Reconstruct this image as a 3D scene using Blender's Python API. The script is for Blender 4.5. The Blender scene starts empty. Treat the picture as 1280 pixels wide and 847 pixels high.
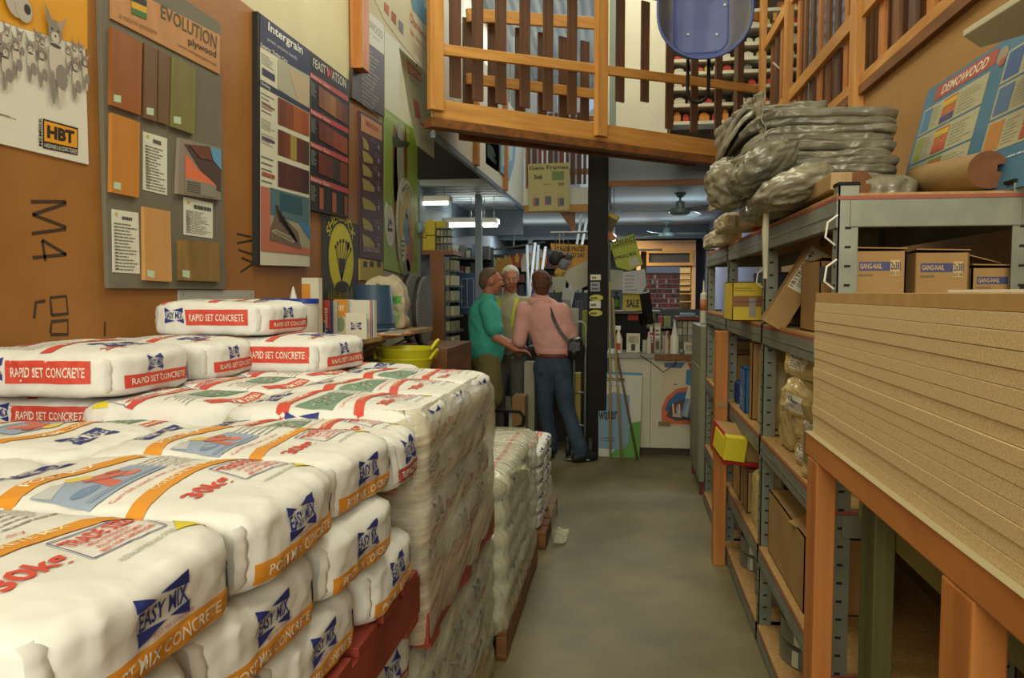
import bpy, bmesh, math, random
from mathutils import Vector, Matrix, noise
from mathutils.bvhtree import BVHTree
random.seed(7)
PI = math.pi
scene = bpy.context.scene
COL = scene.collection

# ------------------------------------------------------------------ camera
F = 976.0; CZ = 1.5
psi = math.asin(140/987.7); th = math.acos(976/987.7/math.cos(psi))
cam = bpy.data.cameras.new('camera'); camo = bpy.data.objects.new('camera', cam); COL.objects.link(camo)
cam.sensor_width = 36; cam.lens = F/1280*36; cam.clip_end = 60; cam.clip_start = .02
camo.location = (0, 0, CZ); camo.rotation_euler = (PI/2-th, 0, psi)
scene.camera = camo

# ------------------------------------------------------------------ world, light, exposure
scene.view_settings.view_transform = 'Standard'
try: scene.view_settings.look = 'None'
except Exception: pass
scene.view_settings.gamma = 1; scene.view_settings.use_curve_mapping = False
scene.view_settings.exposure = -0.25
wd = bpy.data.worlds.new('world'); scene.world = wd; wd.use_nodes = True
wd.node_tree.nodes['Background'].inputs[0].default_value = (1.0, .93, .70, 1)
wd.node_tree.nodes['Background'].inputs[1].default_value = 0.46
WARM = (1.0, .925, .66); COOL = (.86, .95, 1.0)
def area(name, loc, sx, sy, power, col=WARM, rot=(0, 0, 0)):
    l = bpy.data.lights.new(name, 'AREA'); l.shape = 'RECTANGLE'; l.size = sx; l.size_y = sy
    l.energy = power; l.color = col
    o = bpy.data.objects.new(name, l); COL.objects.link(o); o.location = loc; o.rotation_euler = rot
    return o
# fluorescent battens over the open aisle and under the mezzanine
BATTENS = [(.25, .2, 4.6, 15), (-.3, 2.6, 4.7, 19), (-.9, 4.3, 4.7, 22), (.2, 6.3, 4.9, 20)]
for i, (x, y, z, p) in enumerate(BATTENS):
    area('batten_light', (x, y, z-.14), .5, 1.6, p*2.0)
area('doorway_light', (.1, -3.6, 2.9), 3.2, 1.9, 320, (1, .95, .76), (PI/2-.22, 0, 0))  # added fill from behind the camera, brightens front and side faces; no doorway built
area('skylight_light', (-.5, 10.8, 5.2), 2.4, 3.0, 190, (.9, .95, 1.0))
area('tube_or_fill_light', (-1.5, 8.3, 2.36), .5, .1, 7, (.95, 1, .95))
area('tube_or_fill_light', (-1.1, 11.2, 2.36), 1.3, .12, 24, (.95, 1, .95))
area('tube_or_fill_light', (.3, 8.6, 2.38), 1.2, .1, 22, (.85, .95, 1))
area('tube_or_fill_light', (.4, 10.6, 2.38), 1.5, .1, 26, (.85, .95, 1))
area('tube_or_fill_light', (-.15, 11.3, 2.36), .6, .1, 26, (1, .82, .5))  # added warm fill to brighten the far cabinet pelmet, not a tube
for (x, y, p) in ((.35, 8.6, 2.6), (.35, 10.9, 3), (-1.4, 8.4, 2.2), (-1.1, 11.0, 3)):
    area('tube_or_fill_light', (x, y, 2.22), 1.2, .3, p, (.85, .97, 1), (PI, 0, 0))

# ------------------------------------------------------------------ pixel -> ray helper (640x423.5 centre, 1280x847)
_R = Vector((math.cos(psi), math.sin(psi), 0))
_F = Vector((-math.sin(psi)*math.cos(th), math.cos(psi)*math.cos(th), -math.sin(th)))
_U = Vector((-math.sin(psi)*math.sin(th), math.cos(psi)*math.sin(th), math.cos(th)))
def at(px, py, X=None, Y=None, Z=None):
    d = _F + _R*((px-640)/F) - _U*((py-423.5)/F)
    t = X/d.x if X is not None else Y/d.y if Y is not None else (Z-CZ)/d.z
    return Vector((d.x*t, d.y*t, CZ+d.z*t))

# ------------------------------------------------------------------ materials
def lin(h):
    h = h.lstrip('#'); r = [int(h[i:i+2], 16)/255 for i in (0, 2, 4)]
    return tuple(c/12.92 if c <= .04045 else ((c+.055)/1.055)**2.4 for c in r)
MATS = {}
def M(name, col='#808080', rough=.6, metal=0, var=0, scale=6, stretch=(1, 1, 1), bump=0, bscale=40, col2=None,
      emit=None, estr=0, alpha=None, spec=.5, trans=0, detail=4, dist=0, coat=0):
    if name in MATS: return MATS[name]
    m = bpy.data.materials.new(name); m.use_nodes = True; MATS[name] = m
    nt = m.node_tree; b = nt.nodes['Principled BSDF']
    c = lin(col)
    b.inputs['Base Color'].default_value = (*c, 1); b.inputs['Roughness'].default_value = rough
    b.inputs['Metallic'].default_value = metal; b.inputs['Specular IOR Level'].default_value = spec
    if coat: b.inputs['Coat Weight'].default_value = coat
    if trans: b.inputs['Transmission Weight'].default_value = trans
    if emit: b.inputs['Emission Color'].default_value = (*lin(emit), 1); b.inputs['Emission Strength'].default_value = estr
    if alpha is not None: b.inputs['Alpha'].default_value = alpha
    tc = None
    def mapped(sc):
        nonlocal tc
        if tc is None: tc = nt.nodes.new('ShaderNodeTexCoord')
        mp = nt.nodes.new('ShaderNodeMapping'); mp.inputs['Scale'].default_value = sc
        nt.links.new(tc.outputs['Object'], mp.inputs[0]); return mp
    if var or col2:
        c2 = lin(col2) if col2 else tuple(max(0, v*(1-var)) for v in c)
        c1 = c if col2 else tuple(min(1, v*(1+var*.6)) for v in c)
        mp = mapped(stretch)
        n = nt.nodes.new('ShaderNodeTexNoise'); n.inputs['Scale'].default_value = scale
        n.inputs['Detail'].default_value = detail; n.inputs['Distortion'].default_value = dist
        nt.links.new(mp.outputs[0], n.inputs['Vector'])
        r = nt.nodes.new('ShaderNodeValToRGB'); r.color_ramp.elements[0].position = .33; r.color_ramp.elements[1].position = .68
        r.color_ramp.elements[0].color = (*c2, 1); r.color_ramp.elements[1].color = (*c1, 1)
        nt.links.new(n.outputs['Fac'], r.inputs[0]); nt.links.new(r.outputs[0], b.inputs['Base Color'])
    if bump:
        mp = mapped(stretch)
        n = nt.nodes.new('ShaderNodeTexNoise'); n.inputs['Scale'].default_value = bscale; n.inputs['Detail'].default_value = 3
        nt.links.new(mp.outputs[0], n.inputs['Vector'])
        bp = nt.nodes.new('ShaderNodeBump'); bp.inputs['Strength'].default_value = bump; bp.inputs['Distance'].default_value = .01
        nt.links.new(n.outputs['Fac'], bp.inputs['Height']); nt.links.new(bp.outputs[0], b.inputs['Normal'])
    return m
def flat(h, rough=.6):
    return M('ink_'+h.strip('#'), h, rough)
# woods by grain direction
def wood(name, c1, c2, axis, sc=9, rough=.6):
    st = {'x': (.12, 1, 1), 'y': (1, .12, 1), 'z': (1, 1, .12)}[axis]
    return M(name+'_'+axis, c1, rough, col2=c2, scale=sc, stretch=st, detail=6, dist=1.2, bump=.08, bscale=30)
def bridge_pine():
    if 'bridge_pine' in MATS: return MATS['bridge_pine']
    m = M('bridge_pine', '#cc9850', .6, col2='#b07c3c', scale=9, stretch=(.2, .2, 3.2), detail=6, dist=.25, bump=.06, bscale=20); return m
def pine(a): return wood('pine', '#cc9850', '#ad7636', a)
def pine2(a): return wood('orange_pine', '#c4823f', '#a3642a', a)
def dkwood(a): return wood('dark_baluster', '#6b4c38', '#4c3324', a)
def green_wood(a): return wood('green_treated', '#7d7a47', '#545430', a)
def brownwood(a): return wood('brown_wood', '#8a5a2e', '#5f3a1b', a)

# film: plastic stretch wrap with diagonal stretch streaks
def film_mat(name, tint, dens, streak_rot, sc=(60, 2, 2), rough=.22):
    m = bpy.data.materials.new(name); m.use_nodes = True; MATS[name] = m
    nt = m.node_tree; N = nt.nodes; Lk = nt.links; b = N['Principled BSDF']; out = N['Material Output']
    b.inputs['Base Color'].default_value = (*lin(tint), 1); b.inputs['Roughness'].default_value = rough
    tr = N.new('ShaderNodeBsdfTransparent'); mix = N.new('ShaderNodeMixShader')
    tc = N.new('ShaderNodeTexCoord'); mp = N.new('ShaderNodeMapping'); mp.inputs['Rotation'].default_value = streak_rot
    mp2 = N.new('ShaderNodeMapping'); mp2.inputs['Scale'].default_value = sc
    Lk.new(tc.outputs['Object'], mp.inputs[0]); Lk.new(mp.outputs[0], mp2.inputs[0])
    n = N.new('ShaderNodeTexNoise'); n.inputs['Scale'].default_value = 1; n.inputs['Detail'].default_value = 5
    Lk.new(mp2.outputs[0], n.inputs['Vector'])
    r = N.new('ShaderNodeMapRange'); r.inputs[1].default_value = .35; r.inputs[2].default_value = .72
    r.inputs[3].default_value = dens*.45; r.inputs[4].default_value = min(1, dens*1.5)
    Lk.new(n.outputs['Fac'], r.inputs[0]); Lk.new(r.outputs[0], mix.inputs[0])
    Lk.new(tr.outputs[0], mix.inputs[1]); Lk.new(b.outputs[0], mix.inputs[2]); Lk.new(mix.outputs[0], out.inputs[0])
    bp = N.new('ShaderNodeBump'); bp.inputs['Strength'].default_value = .5; bp.inputs['Distance'].default_value = .006
    Lk.new(n.outputs['Fac'], bp.inputs['Height']); Lk.new(bp.outputs[0], b.inputs['Normal'])
    return m

# ------------------------------------------------------------------ mesh builder
WPOS = {}
class MB:
    def __init__(s): s.v = []; s.f = []; s.m = []; s.mats = []
    def mi(s, mat):
        if isinstance(mat, str): mat = flat(mat) if mat.startswith('#') else MATS[mat]
        if mat not in s.mats: s.mats.append(mat)
        return s.mats.index(mat)
    def add(s, vs, fs, mat):
        k = len(s.v); i = s.mi(mat)
        s.v += [tuple(p) for p in vs]
        for f in fs: s.f.append(tuple(k+q for q in f)); s.m.append(i)
    def box(s, x0, x1, y0, y1, z0, z1, mat):
        vs = [(x, y, z) for z in (z0, z1) for y in (y0, y1) for x in (x0, x1)]
        s.add(vs, [(0, 2, 3, 1), (4, 5, 7, 6), (0, 1, 5, 4), (2, 6, 7, 3), (0, 4, 6, 2), (1, 3, 7, 5)], mat); return s
    def obox(s, c, size, rot, mat):          # oriented box, rot = Matrix 3x3 or euler
        if not isinstance(rot, Matrix): rot = Matrix.Rotation(rot[2], 3, 'Z') @ Matrix.Rotation(rot[1], 3, 'Y') @ Matrix.Rotation(rot[0], 3, 'X')
        c = Vector(c); h = [q/2 for q in size]
        vs = [c + rot @ Vector((x*h[0], y*h[1], z*h[2])) for z in (-1, 1) for y in (-1, 1) for x in (-1, 1)]
        s.add(vs, [(0, 2, 3, 1), (4, 5, 7, 6), (0, 1, 5, 4), (2, 6, 7, 3), (0, 4, 6, 2), (1, 3, 7, 5)], mat); return s
    def beam(s, a, b, w, h, mat, up=(0, 0, 1)):   # bar from a to b, w sideways, h along up
        a = Vector(a); b = Vector(b); d = (b-a).normalized(); u = Vector(up); r = d.cross(u).normalized(); u = r.cross(d)
        vs = [p + r*(i*w/2) + u*(j*h/2) for p in (a, b) for j in (-1, 1) for i in (-1, 1)]
        s.add(vs, [(0, 2, 3, 1), (4, 5, 7, 6), (0, 1, 5, 4), (2, 6, 7, 3), (0, 4, 6, 2), (1, 3, 7, 5)], mat); return s
    def tube(s, pts, r, mat, n=8, closed=False):
        pts = [Vector(p) for p in pts]; rs = r if isinstance(r, (list, tuple)) else [r]*len(pts)
        rings = []; up = Vector((0, 0, 1)); prev = None
        for i, p in enumerate(pts):
            if closed: d = pts[(i+1) % len(pts)]-pts[i-1]
            else: d = pts[min(i+1, len(pts)-1)]-pts[max(i-1, 0)]
            d.normalize()
            if prev is None: a = d.cross(up if abs(d.z) < .9 else Vector((1, 0, 0))).normalized()
            else:
                a = (prev - d*prev.dot(d)).normalized()
            prev = a; c = d.cross(a)
            rings.append([p + (a*math.cos(t*2*PI/n) + c*math.sin(t*2*PI/n))*rs[i] for t in range(n)])
        vs = [q for rg in rings for q in rg]; fs = []
        R = len(pts)
        for i in range(R if closed else R-1):
            for t in range(n):
                fs.append((i*n+t, i*n+(t+1) % n, ((i+1) % R)*n+(t+1) % n, ((i+1) % R)*n+t))
        if not closed: fs += [tuple(range(n))[::-1], tuple((R-1)*n+t for t in range(n))]
        s.add(vs, fs, mat); return s
    def lathe(s, prof, c, mat, n=24, axis='z', sx=1, sy=1):      # prof = [(r,h)]
        vs = []; fs = []
        for r, h in prof:
            for t in range(n):
                a = t*2*PI/n; q = (r*math.cos(a)*sx, r*math.sin(a)*sy, h)
                if axis == 'x': q = (h, q[0], q[1])
                elif axis == 'y': q = (q[0], h, q[1])
                vs.append((c[0]+q[0], c[1]+q[1], c[2]+q[2]))
        for i in range(len(prof)-1):
            for t in range(n): fs.append((i*n+t, i*n+(t+1) % n, (i+1)*n+(t+1) % n, (i+1)*n+t))
        if prof[0][0] > 1e-4: fs.append(tuple(range(n))[::-1])
        if prof[-1][0] > 1e-4: fs.append(tuple((len(prof)-1)*n+t for t in range(n)))
        s.add(vs, fs, mat); return s
    def prism(s, pts, depth, mat):           # planar 3D polygon extruded by depth vector
        pts = [Vector(p) for p in pts]; d = Vector(depth); n = len(pts)
        s.add(pts+[p+d for p in pts], [tuple(range(n))[::-1], tuple(range(n, 2*n))]+[(i, (i+1) % n, n+(i+1) % n, n+i) for i in range(n)], mat); return s
    def ball(s, c, r, mat, n=12, rot=None):
        r = r if isinstance(r, (list, tuple)) else (r, r, r); vs = []; fs = []; k = n//2
        for i in range(k+1):
            for t in range(n):
                a = PI*i/k; b = 2*PI*t/n
                q = Vector((r[0]*math.sin(a)*math.cos(b), r[1]*math.sin(a)*math.sin(b), r[2]*math.cos(a)))
                if rot: q = rot @ q
                vs.append(Vector(c)+q)
        for i in range(k):
            for t in range(n): fs.append((i*n+t, (i+1)*n+t, (i+1)*n+(t+1) % n, i*n+(t+1) % n))
        s.add(vs, fs, mat); return s
    def build(s, name, parent=None, label=None, cat=None, group=None, kind=None, smooth=False, bevel=0, merge=False, origin=None, solid=0):
        xs = list(zip(*s.v)); o3 = Vector(origin) if origin else Vector(((min(xs[0])+max(xs[0]))/2, (min(xs[1])+max(xs[1]))/2, min(xs[2])))
        me = bpy.data.meshes.new(name)
        me.from_pydata([(p[0]-o3.x, p[1]-o3.y, p[2]-o3.z) for p in s.v], [], s.f)
        for m in s.mats: me.materials.append(m)
        me.polygons.foreach_set('material_index', s.m)
        bm = bmesh.new(); bm.from_mesh(me)
        if merge: bmesh.ops.remove_doubles(bm, verts=bm.verts, dist=1e-5)
        if len(s.f) < 20000 and not getattr(s, 'norecalc', False): bmesh.ops.recalc_face_normals(bm, faces=bm.faces)
        bm.to_mesh(me); bm.free()
        if smooth:
            me.polygons.foreach_set('use_smooth', [True]*len(me.polygons))
            if smooth == 'auto': me.set_sharp_from_angle(angle=math.radians(35))
        o = bpy.data.objects.new(name, me); COL.objects.link(o)
        if bevel:
            bv = o.modifiers.new('bevel', 'BEVEL'); bv.width = bevel; bv.segments = 2; bv.limit_method = 'ANGLE'; bv.angle_limit = math.radians(50)
        if solid:
            sm = o.modifiers.new('solid', 'SOLIDIFY'); sm.thickness = solid
        WPOS[o] = o3
        if parent is not None:
            o.parent = parent; o.location = o3 - WPOS[parent]
        else: o.location = o3
        props(o, label, cat, group, kind)
        return o
def props(o, label=None, cat=None, group=None, kind=None):
    if label: o['label'] = label
    if cat: o['category'] = cat
    if group: o['group'] = group
    if kind: o['kind'] = kind
def T(name, label, cat, loc=(0, 0, 0), group=None, kind=None):
    o = bpy.data.objects.new(name, None); COL.objects.link(o); o.empty_display_size = .1
    o.location = loc; WPOS[o] = Vector(loc); props(o, label, cat, group, kind); return o
def dup(o, loc=None, rotz=None, label=None, group=None, parent=None, scale=None):
    c = o.copy(); COL.objects.link(c)
    if parent is not None: c.parent = parent
    for ch in [q for q in COL.objects if q.parent == o]: dup(ch, parent=c)
    if loc is not None: c.location = loc
    if rotz is not None: c.rotation_euler.z = rotz
    if scale: c.scale = scale
    if label: c['label'] = label
    if group: c['group'] = group
    return c

# ------------------------------------------------------------------ 2D print work (lettering, logos, pictures)
_TC = {}
def text_tris(s, bold):
    k = (s, bold)
    if k in _TC: return _TC[k]
    cu = bpy.data.curves.new('t', 'FONT'); cu.body = s; cu.size = 1; cu.resolution_u = 2; cu.offset = bold; cu.fill_mode = 'BOTH'
    ob = bpy.data.objects.new('t', cu)
    me = ob.to_mesh()
    vs = [(v.co.x, v.co.y) for v in me.vertices]; fs = [tuple(p.vertices) for p in me.polygons]
    ob.to_mesh_clear(); bpy.data.objects.remove(ob); bpy.data.curves.remove(cu)
    x0 = min(v[0] for v in vs); x1 = max(v[0] for v in vs); y0 = min(v[1] for v in vs); y1 = max(v[1] for v in vs)
    vs = [((x-x0)/(x1-x0), (y-y0)/(y1-y0)) for x, y in vs]
    _TC[k] = (vs, fs); return _TC[k]
class Print:
    def __init__(s): s.items = []
    def poly(s, pts, mat, l=1): s.items.append((list(pts), [tuple(range(len(pts)))], mat, l)); return s
    def rect(s, x0, y0, x1, y1, mat, l=1): return s.poly([(x0, y0), (x1, y0), (x1, y1), (x0, y1)], mat, l)
    def ell(s, cx, cy, rx, ry, mat, l=1, n=20, a=0):
        ca, sa = math.cos(a), math.sin(a)
        return s.poly([(cx+rx*math.cos(t*2*PI/n)*ca-ry*math.sin(t*2*PI/n)*sa, cy+rx*math.cos(t*2*PI/n)*sa+ry*math.sin(t*2*PI/n)*ca) for t in range(n)], mat, l)
    def text(s, t, x, y, w, h, mat, l=2, bold=.012, shear=0, rot=0, curve=0):   # fills the box w x h from lower left x,y
        vs, fs = text_tris(t, bold); ca, sa = math.cos(rot), math.sin(rot); o = []
        for a, b in vs:
            px = a*w + b*h*shear; py = b*h + curve*(1-(2*a-1)**2)
            o.append((x+px*ca-py*sa, y+px*sa+py*ca))
        s.items.append((o, fs, mat, l)); return s
    def quadtext(s, t, p0, p1, p2, p3, mat, l=2, bold=.012):    # text in a quad: lower left, lower right, upper right, upper left
        vs, fs = text_tris(t, bold); o = []
        for a, b in vs:
            o.append(tuple((1-a)*(1-b)*p0[i]+a*(1-b)*p1[i]+a*b*p2[i]+(1-a)*b*p3[i] for i in (0, 1)))
        s.items.append((o, fs, mat, l)); return s
    def lines(s, x, y, w, h, n, mat, l=2, fill=.45, seed=0, gap=0):
        rr = random.Random(seed+n)
        for i in range(n):
            yy = y+h*(i+.2)/n; k = w*rr.uniform(.55, 1)
            xx = x
            while xx < x+k-1e-6:
                wl = min(w*rr.uniform(.08, .2), x+k-xx); s.rect(xx, yy, xx+wl*.86, yy+h/n*fill, mat, l); xx += wl
        return s
    def band(s, pts, wid, mat, l=1):       # curved band through pts
        up = []; dn = []
        for i, p in enumerate(pts):
            a = pts[max(i-1, 0)]; b = pts[min(i+1, len(pts)-1)]; dx, dy = b[0]-a[0], b[1]-a[1]; q = math.hypot(dx, dy) or 1
            up.append((p[0]-dy/q*wid/2, p[1]+dx/q*wid/2)); dn.append((p[0]+dy/q*wid/2, p[1]-dx/q*wid/2))
        for i in range(len(pts)-1): s.poly([dn[i], dn[i+1], up[i+1], up[i]], mat, l)
        return s
    def add(s, o, dx=0, dy=0, sx=1, sy=1, dl=0):
        for vs, fs, m, l in o.items: s.items.append(([(dx+x*sx, dy+y*sy) for x, y in vs], fs, m, l+dl))
        return s
    def emit(s, mb, O, U, V, N, step=.0007):
        O, U, V, N = Vector(O), Vector(U), Vector(V), Vector(N)
        for vs, fs, m, l in s.items: mb.add([O+U*a+V*b+N*(l*step) for a, b in vs], fs, m)
        return mb
    def project(s, mb, bvh, O, U, V, D, maxe=.02, step=.0007, tol=.4):
        O, U, V, D = Vector(O), Vector(U), Vector(V), Vector(D)
        for vs, fs, m, l in s.items:
            bm = bmesh.new(); bv = [bm.verts.new((x, y, 0)) for x, y in vs]
            for f in fs:
                try: bm.faces.new([bv[i] for i in f])
                except ValueError: pass
            for _ in range(6):
                es = [e for e in bm.edges if e.calc_length() > maxe]
                if not es: break
                bmesh.ops.subdivide_edges(bm, edges=es, cuts=1, use_grid_fill=True)
                bmesh.ops.triangulate(bm, faces=[f for f in bm.faces if len(f.verts) > 3])
            bm.verts.index_update(); pos = []
            for v in bm.verts:
                loc, nor, idx, dd = bvh.ray_cast(O+U*v.co.x+V*v.co.y, D)
                pos.append(None if loc is None or dd > tol else loc + nor*(.0012+l*step))
            ok = [tuple(v.index for v in f.verts) for f in bm.faces if all(pos[v.index] is not None for v in f.verts)]
            mb.add([p if p is not None else Vector((0, 0, .05)) for p in pos], ok, m); bm.free()
        return mb
LW = -1.9
def lw(px, py, X=LW+.01):
    p = at(px, py, X=X); return (p.y, p.z)
# ------------------------------------------------------------------ base materials
M('concrete_floor', '#7d7456', .5, col2='#5f583c', scale=2.3, detail=8, bump=.05, bscale=60, spec=.4)
M('brown_board', '#a16d30', .55, col2='#8f5e25', scale=2.2, detail=6, bump=.04, bscale=25)
M('cream_wall', '#cfc8a8', .8, var=.06, scale=2)
M('grey_ceiling', '#a9b1b4', .5, var=.06, scale=1.5)
M('bluegrey', '#73808c', .6, var=.06, scale=1.5)
M('plywood_wall', '#a98350', .6, col2='#9c7440', scale=5, stretch=(1, .2, .6), detail=6, dist=1)
M('corrugated', '#bcc0c0', .5, metal=.0, var=.12, scale=3)
M('black_steel', '#141210', .6, var=.1, spec=.2)
M('dark', '#17130f', .8)
M('tube_glow', '#ffffff', emit='#f4ffe8', estr=5)
M('window_glow', '#ffffff', emit='#fffbe8', estr=3.2)
M('white_panel', '#d9d7c6', .6, var=.03)
M('galv', '#8d918b', .42, metal=.55, var=.14, scale=14, bump=.03, bscale=30)
M('galv_edge', '#7d8280', .4, metal=.6, var=.14, scale=14)
M('chip_top', '#b08c58', .7, col2='#957344', scale=60)
M('red_edge', '#8f4a38', .6, var=.1, scale=20)
M('white_plastic', '#d8d6cc', .4)

def struct(mb, name, **k): return mb.build(name, kind='structure', **k)
struct(MB().box(-4, 4.2, -4, 15, -.12, 0, 'concrete_floor'), 'floor')
# left wall: brown board lining up to 2.95 m, cream above, with stencilled marks
w = MB(); w.box(-2.05, LW-.012, -4, 15, 0, 5.8, 'cream_wall')
struct(w, 'wall_left')
P = Print()
def stroke(pts, wd=.012): P.band([lw(*q) for q in pts], wd, '#3c2a18', 1)
for x0, y0, st in ((0, 0, 1),):
    stroke([(42, 252), (86, 252)]); stroke([(86, 254), (44, 268)]); stroke([(44, 268), (86, 284)]); stroke([(86, 286), (43, 292)])
    stroke([(44, 322), (86, 318)]); stroke([(86, 318), (56, 300)]); stroke([(56, 300), (60, 326)])
    stroke([(46, 398), (48, 378), (60, 376)]); stroke([(68, 394), (66, 372), (86, 370), (88, 392), (68, 394)])
    stroke([(66, 416), (68, 402), (88, 400), (88, 418), (66, 418)])
    stroke([(298, 292), (316, 296)]); stroke([(298, 304), (318, 300)]); stroke([(300, 312), (318, 318)]); stroke([(304, 322), (318, 328)]); stroke([(303, 340), (318, 330)])
    stroke([(134, 402), (134, 420)], .01)
b = MB().box(LW-.012, LW, -4, 5.96, 0, 2.95, 'brown_board'); P.emit(b, (LW, 0, 0), (0, 1, 0), (0, 0, 1), (1, 0, 0))
b.build('trim_left', kind='structure')
# right wall under the mezzanine: plywood up to 2.5 m
struct(MB().box(1.2, 1.24, -4, 7.3, 0, 2.5, 'plywood_wall'), 'wall_right')
struct(MB().box(3.2, 3.3, -4, 15, 0, 5.8, 'bluegrey'), 'wall_far_right')
struct(MB().box(1.2, 1.3, 7.35, 14.6, 0, 2.5, M('lilac_wall', '#787c96', .7, var=.05)), 'wall_right_rear')
struct(MB().box(-4, 4.2, 14.6, 14.7, 0, 2.5, 'bluegrey'), 'wall_back')
# upstairs back wall of corrugated sheet with roof lights
w = MB(); n = 140; vs = []; fs = []
for i in range(n+1):
    x = -2.1+5.4*i/n; y = 14.5+.02*math.sin(i*2*PI/5)
    vs += [(x, y, 2.5), (x, y, 6)]
for i in range(n): fs.append((2*i, 2*i+2, 2*i+3, 2*i+1))
w.add(vs, fs, 'corrugated'); struct(w, 'wall_back_upper')
def corr_roof(x0, x1, y0, y1, z0, z1):
    w = MB(); n = 240; vs = []; fs = []
    for i in range(n+1):
        x = x0+(x1-x0)*i/n; dz = .02*math.sin(i*2*PI/6)
        vs += [(x, y0, z0+dz), (x, y1, z1+dz)]
    for i in range(n): fs.append((2*i, 2*i+1, 2*i+3, 2*i+2))
    w.add(vs, fs, 'corrugated'); return w
struct(corr_roof(-2.05, 3.3, -4, 14.6, 5.8, 5.2), 'ceiling')
# windows in the upper back wall and translucent roof sheets
k = 1
for (px0, py0, px1, py1) in ((670, -2, 686, 14), (689, -2, 716, 11), (671, 17, 714, 23), (682, 36, 689, 70), (696, 34, 703, 68), (706, 34, 716, 70)):
    a = at(px0, py1, Y=14.35); c = at(px1, py0, Y=14.35)
    m = MB().box(a.x, c.x, 14.35, 14.38, a.z, c.z, 'window_glow')
    for q in range(3):
        xx = a.x+(c.x-a.x)*q/2; m.box(xx-.012, xx+.012, 14.32, 14.4, a.z-.02, c.z+.02, 'bluegrey')
    struct(m, 'window_%d' % k); k += 1
# mezzanine decks (soffits 2.5 m) left, right, and rear
s = MB()
n = 24
for i in range(n):
    y = 7.16+2.39*i/n; s.box(LW, -1.22, y, y+2.39/n*.8, 2.5+.004*(i % 2), 2.56, 'grey_ceiling')
    s.box(LW, -1.22, y+2.39/n*.8, y+2.39/n, 2.506, 2.56, 'bluegrey')
struct(s, 'ceiling_left')
struct(MB().box(LW, -.2, 9.55, 14.6, 2.5, 2.56, 'grey_ceiling').box(-.2, 3.2, 7.35, 14.6, 2.5, 2.56, 'grey_ceiling'), 'ceiling_rear')
struct(MB().box(1.2, 3.2, -4, 7.35, 2.5, 2.56, pine('y')), 'ceiling_right')
struct(MB().box(LW, -1.26, 7.1, 7.16, 2.55, 3.15, 'dark'), 'trim_7')
# edge beams and facades
struct(MB().box(-1.235, -1.205, 4.95, 9.5, 2.49, 2.53, 'bluegrey'), 'trim_1')
struct(MB().box(-1.9, -1.24, 9.5, 9.6, 2.2, 2.5, 'bluegrey'), 'trim_2')
struct(MB().box(-1.22, -.2, 9.5, 9.55, 2.47, 2.56, pine('x')).box(-1.22, -.2, 9.51, 9.55, 2.56, 2.76, 'white_panel'), 'trim_3')
struct(MB().box(-.2, -.15, 7.35, 9.5, 2.5, 2.9, 'bluegrey').box(-.15, 1.24, 7.3, 7.35, 2.49, 2.8, 'bluegrey').box(-.15, 1.24, 7.28, 7.3, 2.47, 2.52, brownwood('x')), 'trim_4')
struct(MB().box(-1.9, 3.2, 11.9, 12.0, 2.3, 2.5, 'bluegrey'), 'trim_5')
# brown fascia on the right mezzanine
struct(MB().box(1.17, 1.24, -1, 7.3, 2.5, 2.545, brownwood('y')), 'trim_6')
# columns
for (x0, x1, y0, y1, h, mt, lb) in ((-.33, -.15, 7.16, 7.34, 2.8, 'black_steel', 'black steel column at the end of the counter with small stickers on it'),):
    col = T('steel_column', lb, 'column', ((x0+x1)/2, (y0+y1)/2, 0))
    c = MB().box(x0, x1, y0, y1, 0, h, mt); c.build('shaft', col, bevel=.006)
    def sticker(px0, py0, px1, py1, colr, lab, shape='r', lines=0):
        a = at(px0, py1, Y=7.16); b_ = at(px1, py0, Y=7.16); P = Print()
        if shape == 'r': P.rect(a.x, a.z, b_.x, b_.z, colr, 1)
        else: P.ell((a.x+b_.x)/2, (a.z+b_.z)/2, (b_.x-a.x)/2, (b_.z-a.z)/2, colr, 1)
        if lines: P.lines(a.x+.012, a.z+.008, (b_.x-a.x)-.024, (b_.z-a.z)-.016, lines, '#3a3a30', 2)
        P.emit(MB(), (0, 7.158, 0), (1, 0, 0), (0, 0, 1), (0, -1, 0)).build('sticker', col, label=lab)
    sticker(738, 343, 751, 350, '#d5d3c0', 'white rectangular sticker', lines=1)
    sticker(738, 352, 750, 364, '#8b8ea0', 'grey sticker with white lettering', lines=2)
    sticker(737, 368, 754, 376, '#b8b64a', 'upper green oval sticker', 'e', 1)
    sticker(737, 376, 751, 385, '#c9cbb8', 'pale tilted sticker', lines=1)
    sticker(736, 387, 753, 395, '#b8b64a', 'lower green oval sticker', 'e', 1)
for px, y, w_ in ((598.5, 8.0, .065), (663, 11.95, .07)):
    a = at(px, 300, Y=y)
    MB().box(a.x-w_/2, a.x+w_/2, y-.04, y+.04, 0, 2.5, 'bluegrey').build('steel_column', bevel=.005, label='grey steel column left of the white haired man' if px < 620 else 'thin grey steel column far behind the white haired man', cat='column')
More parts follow.
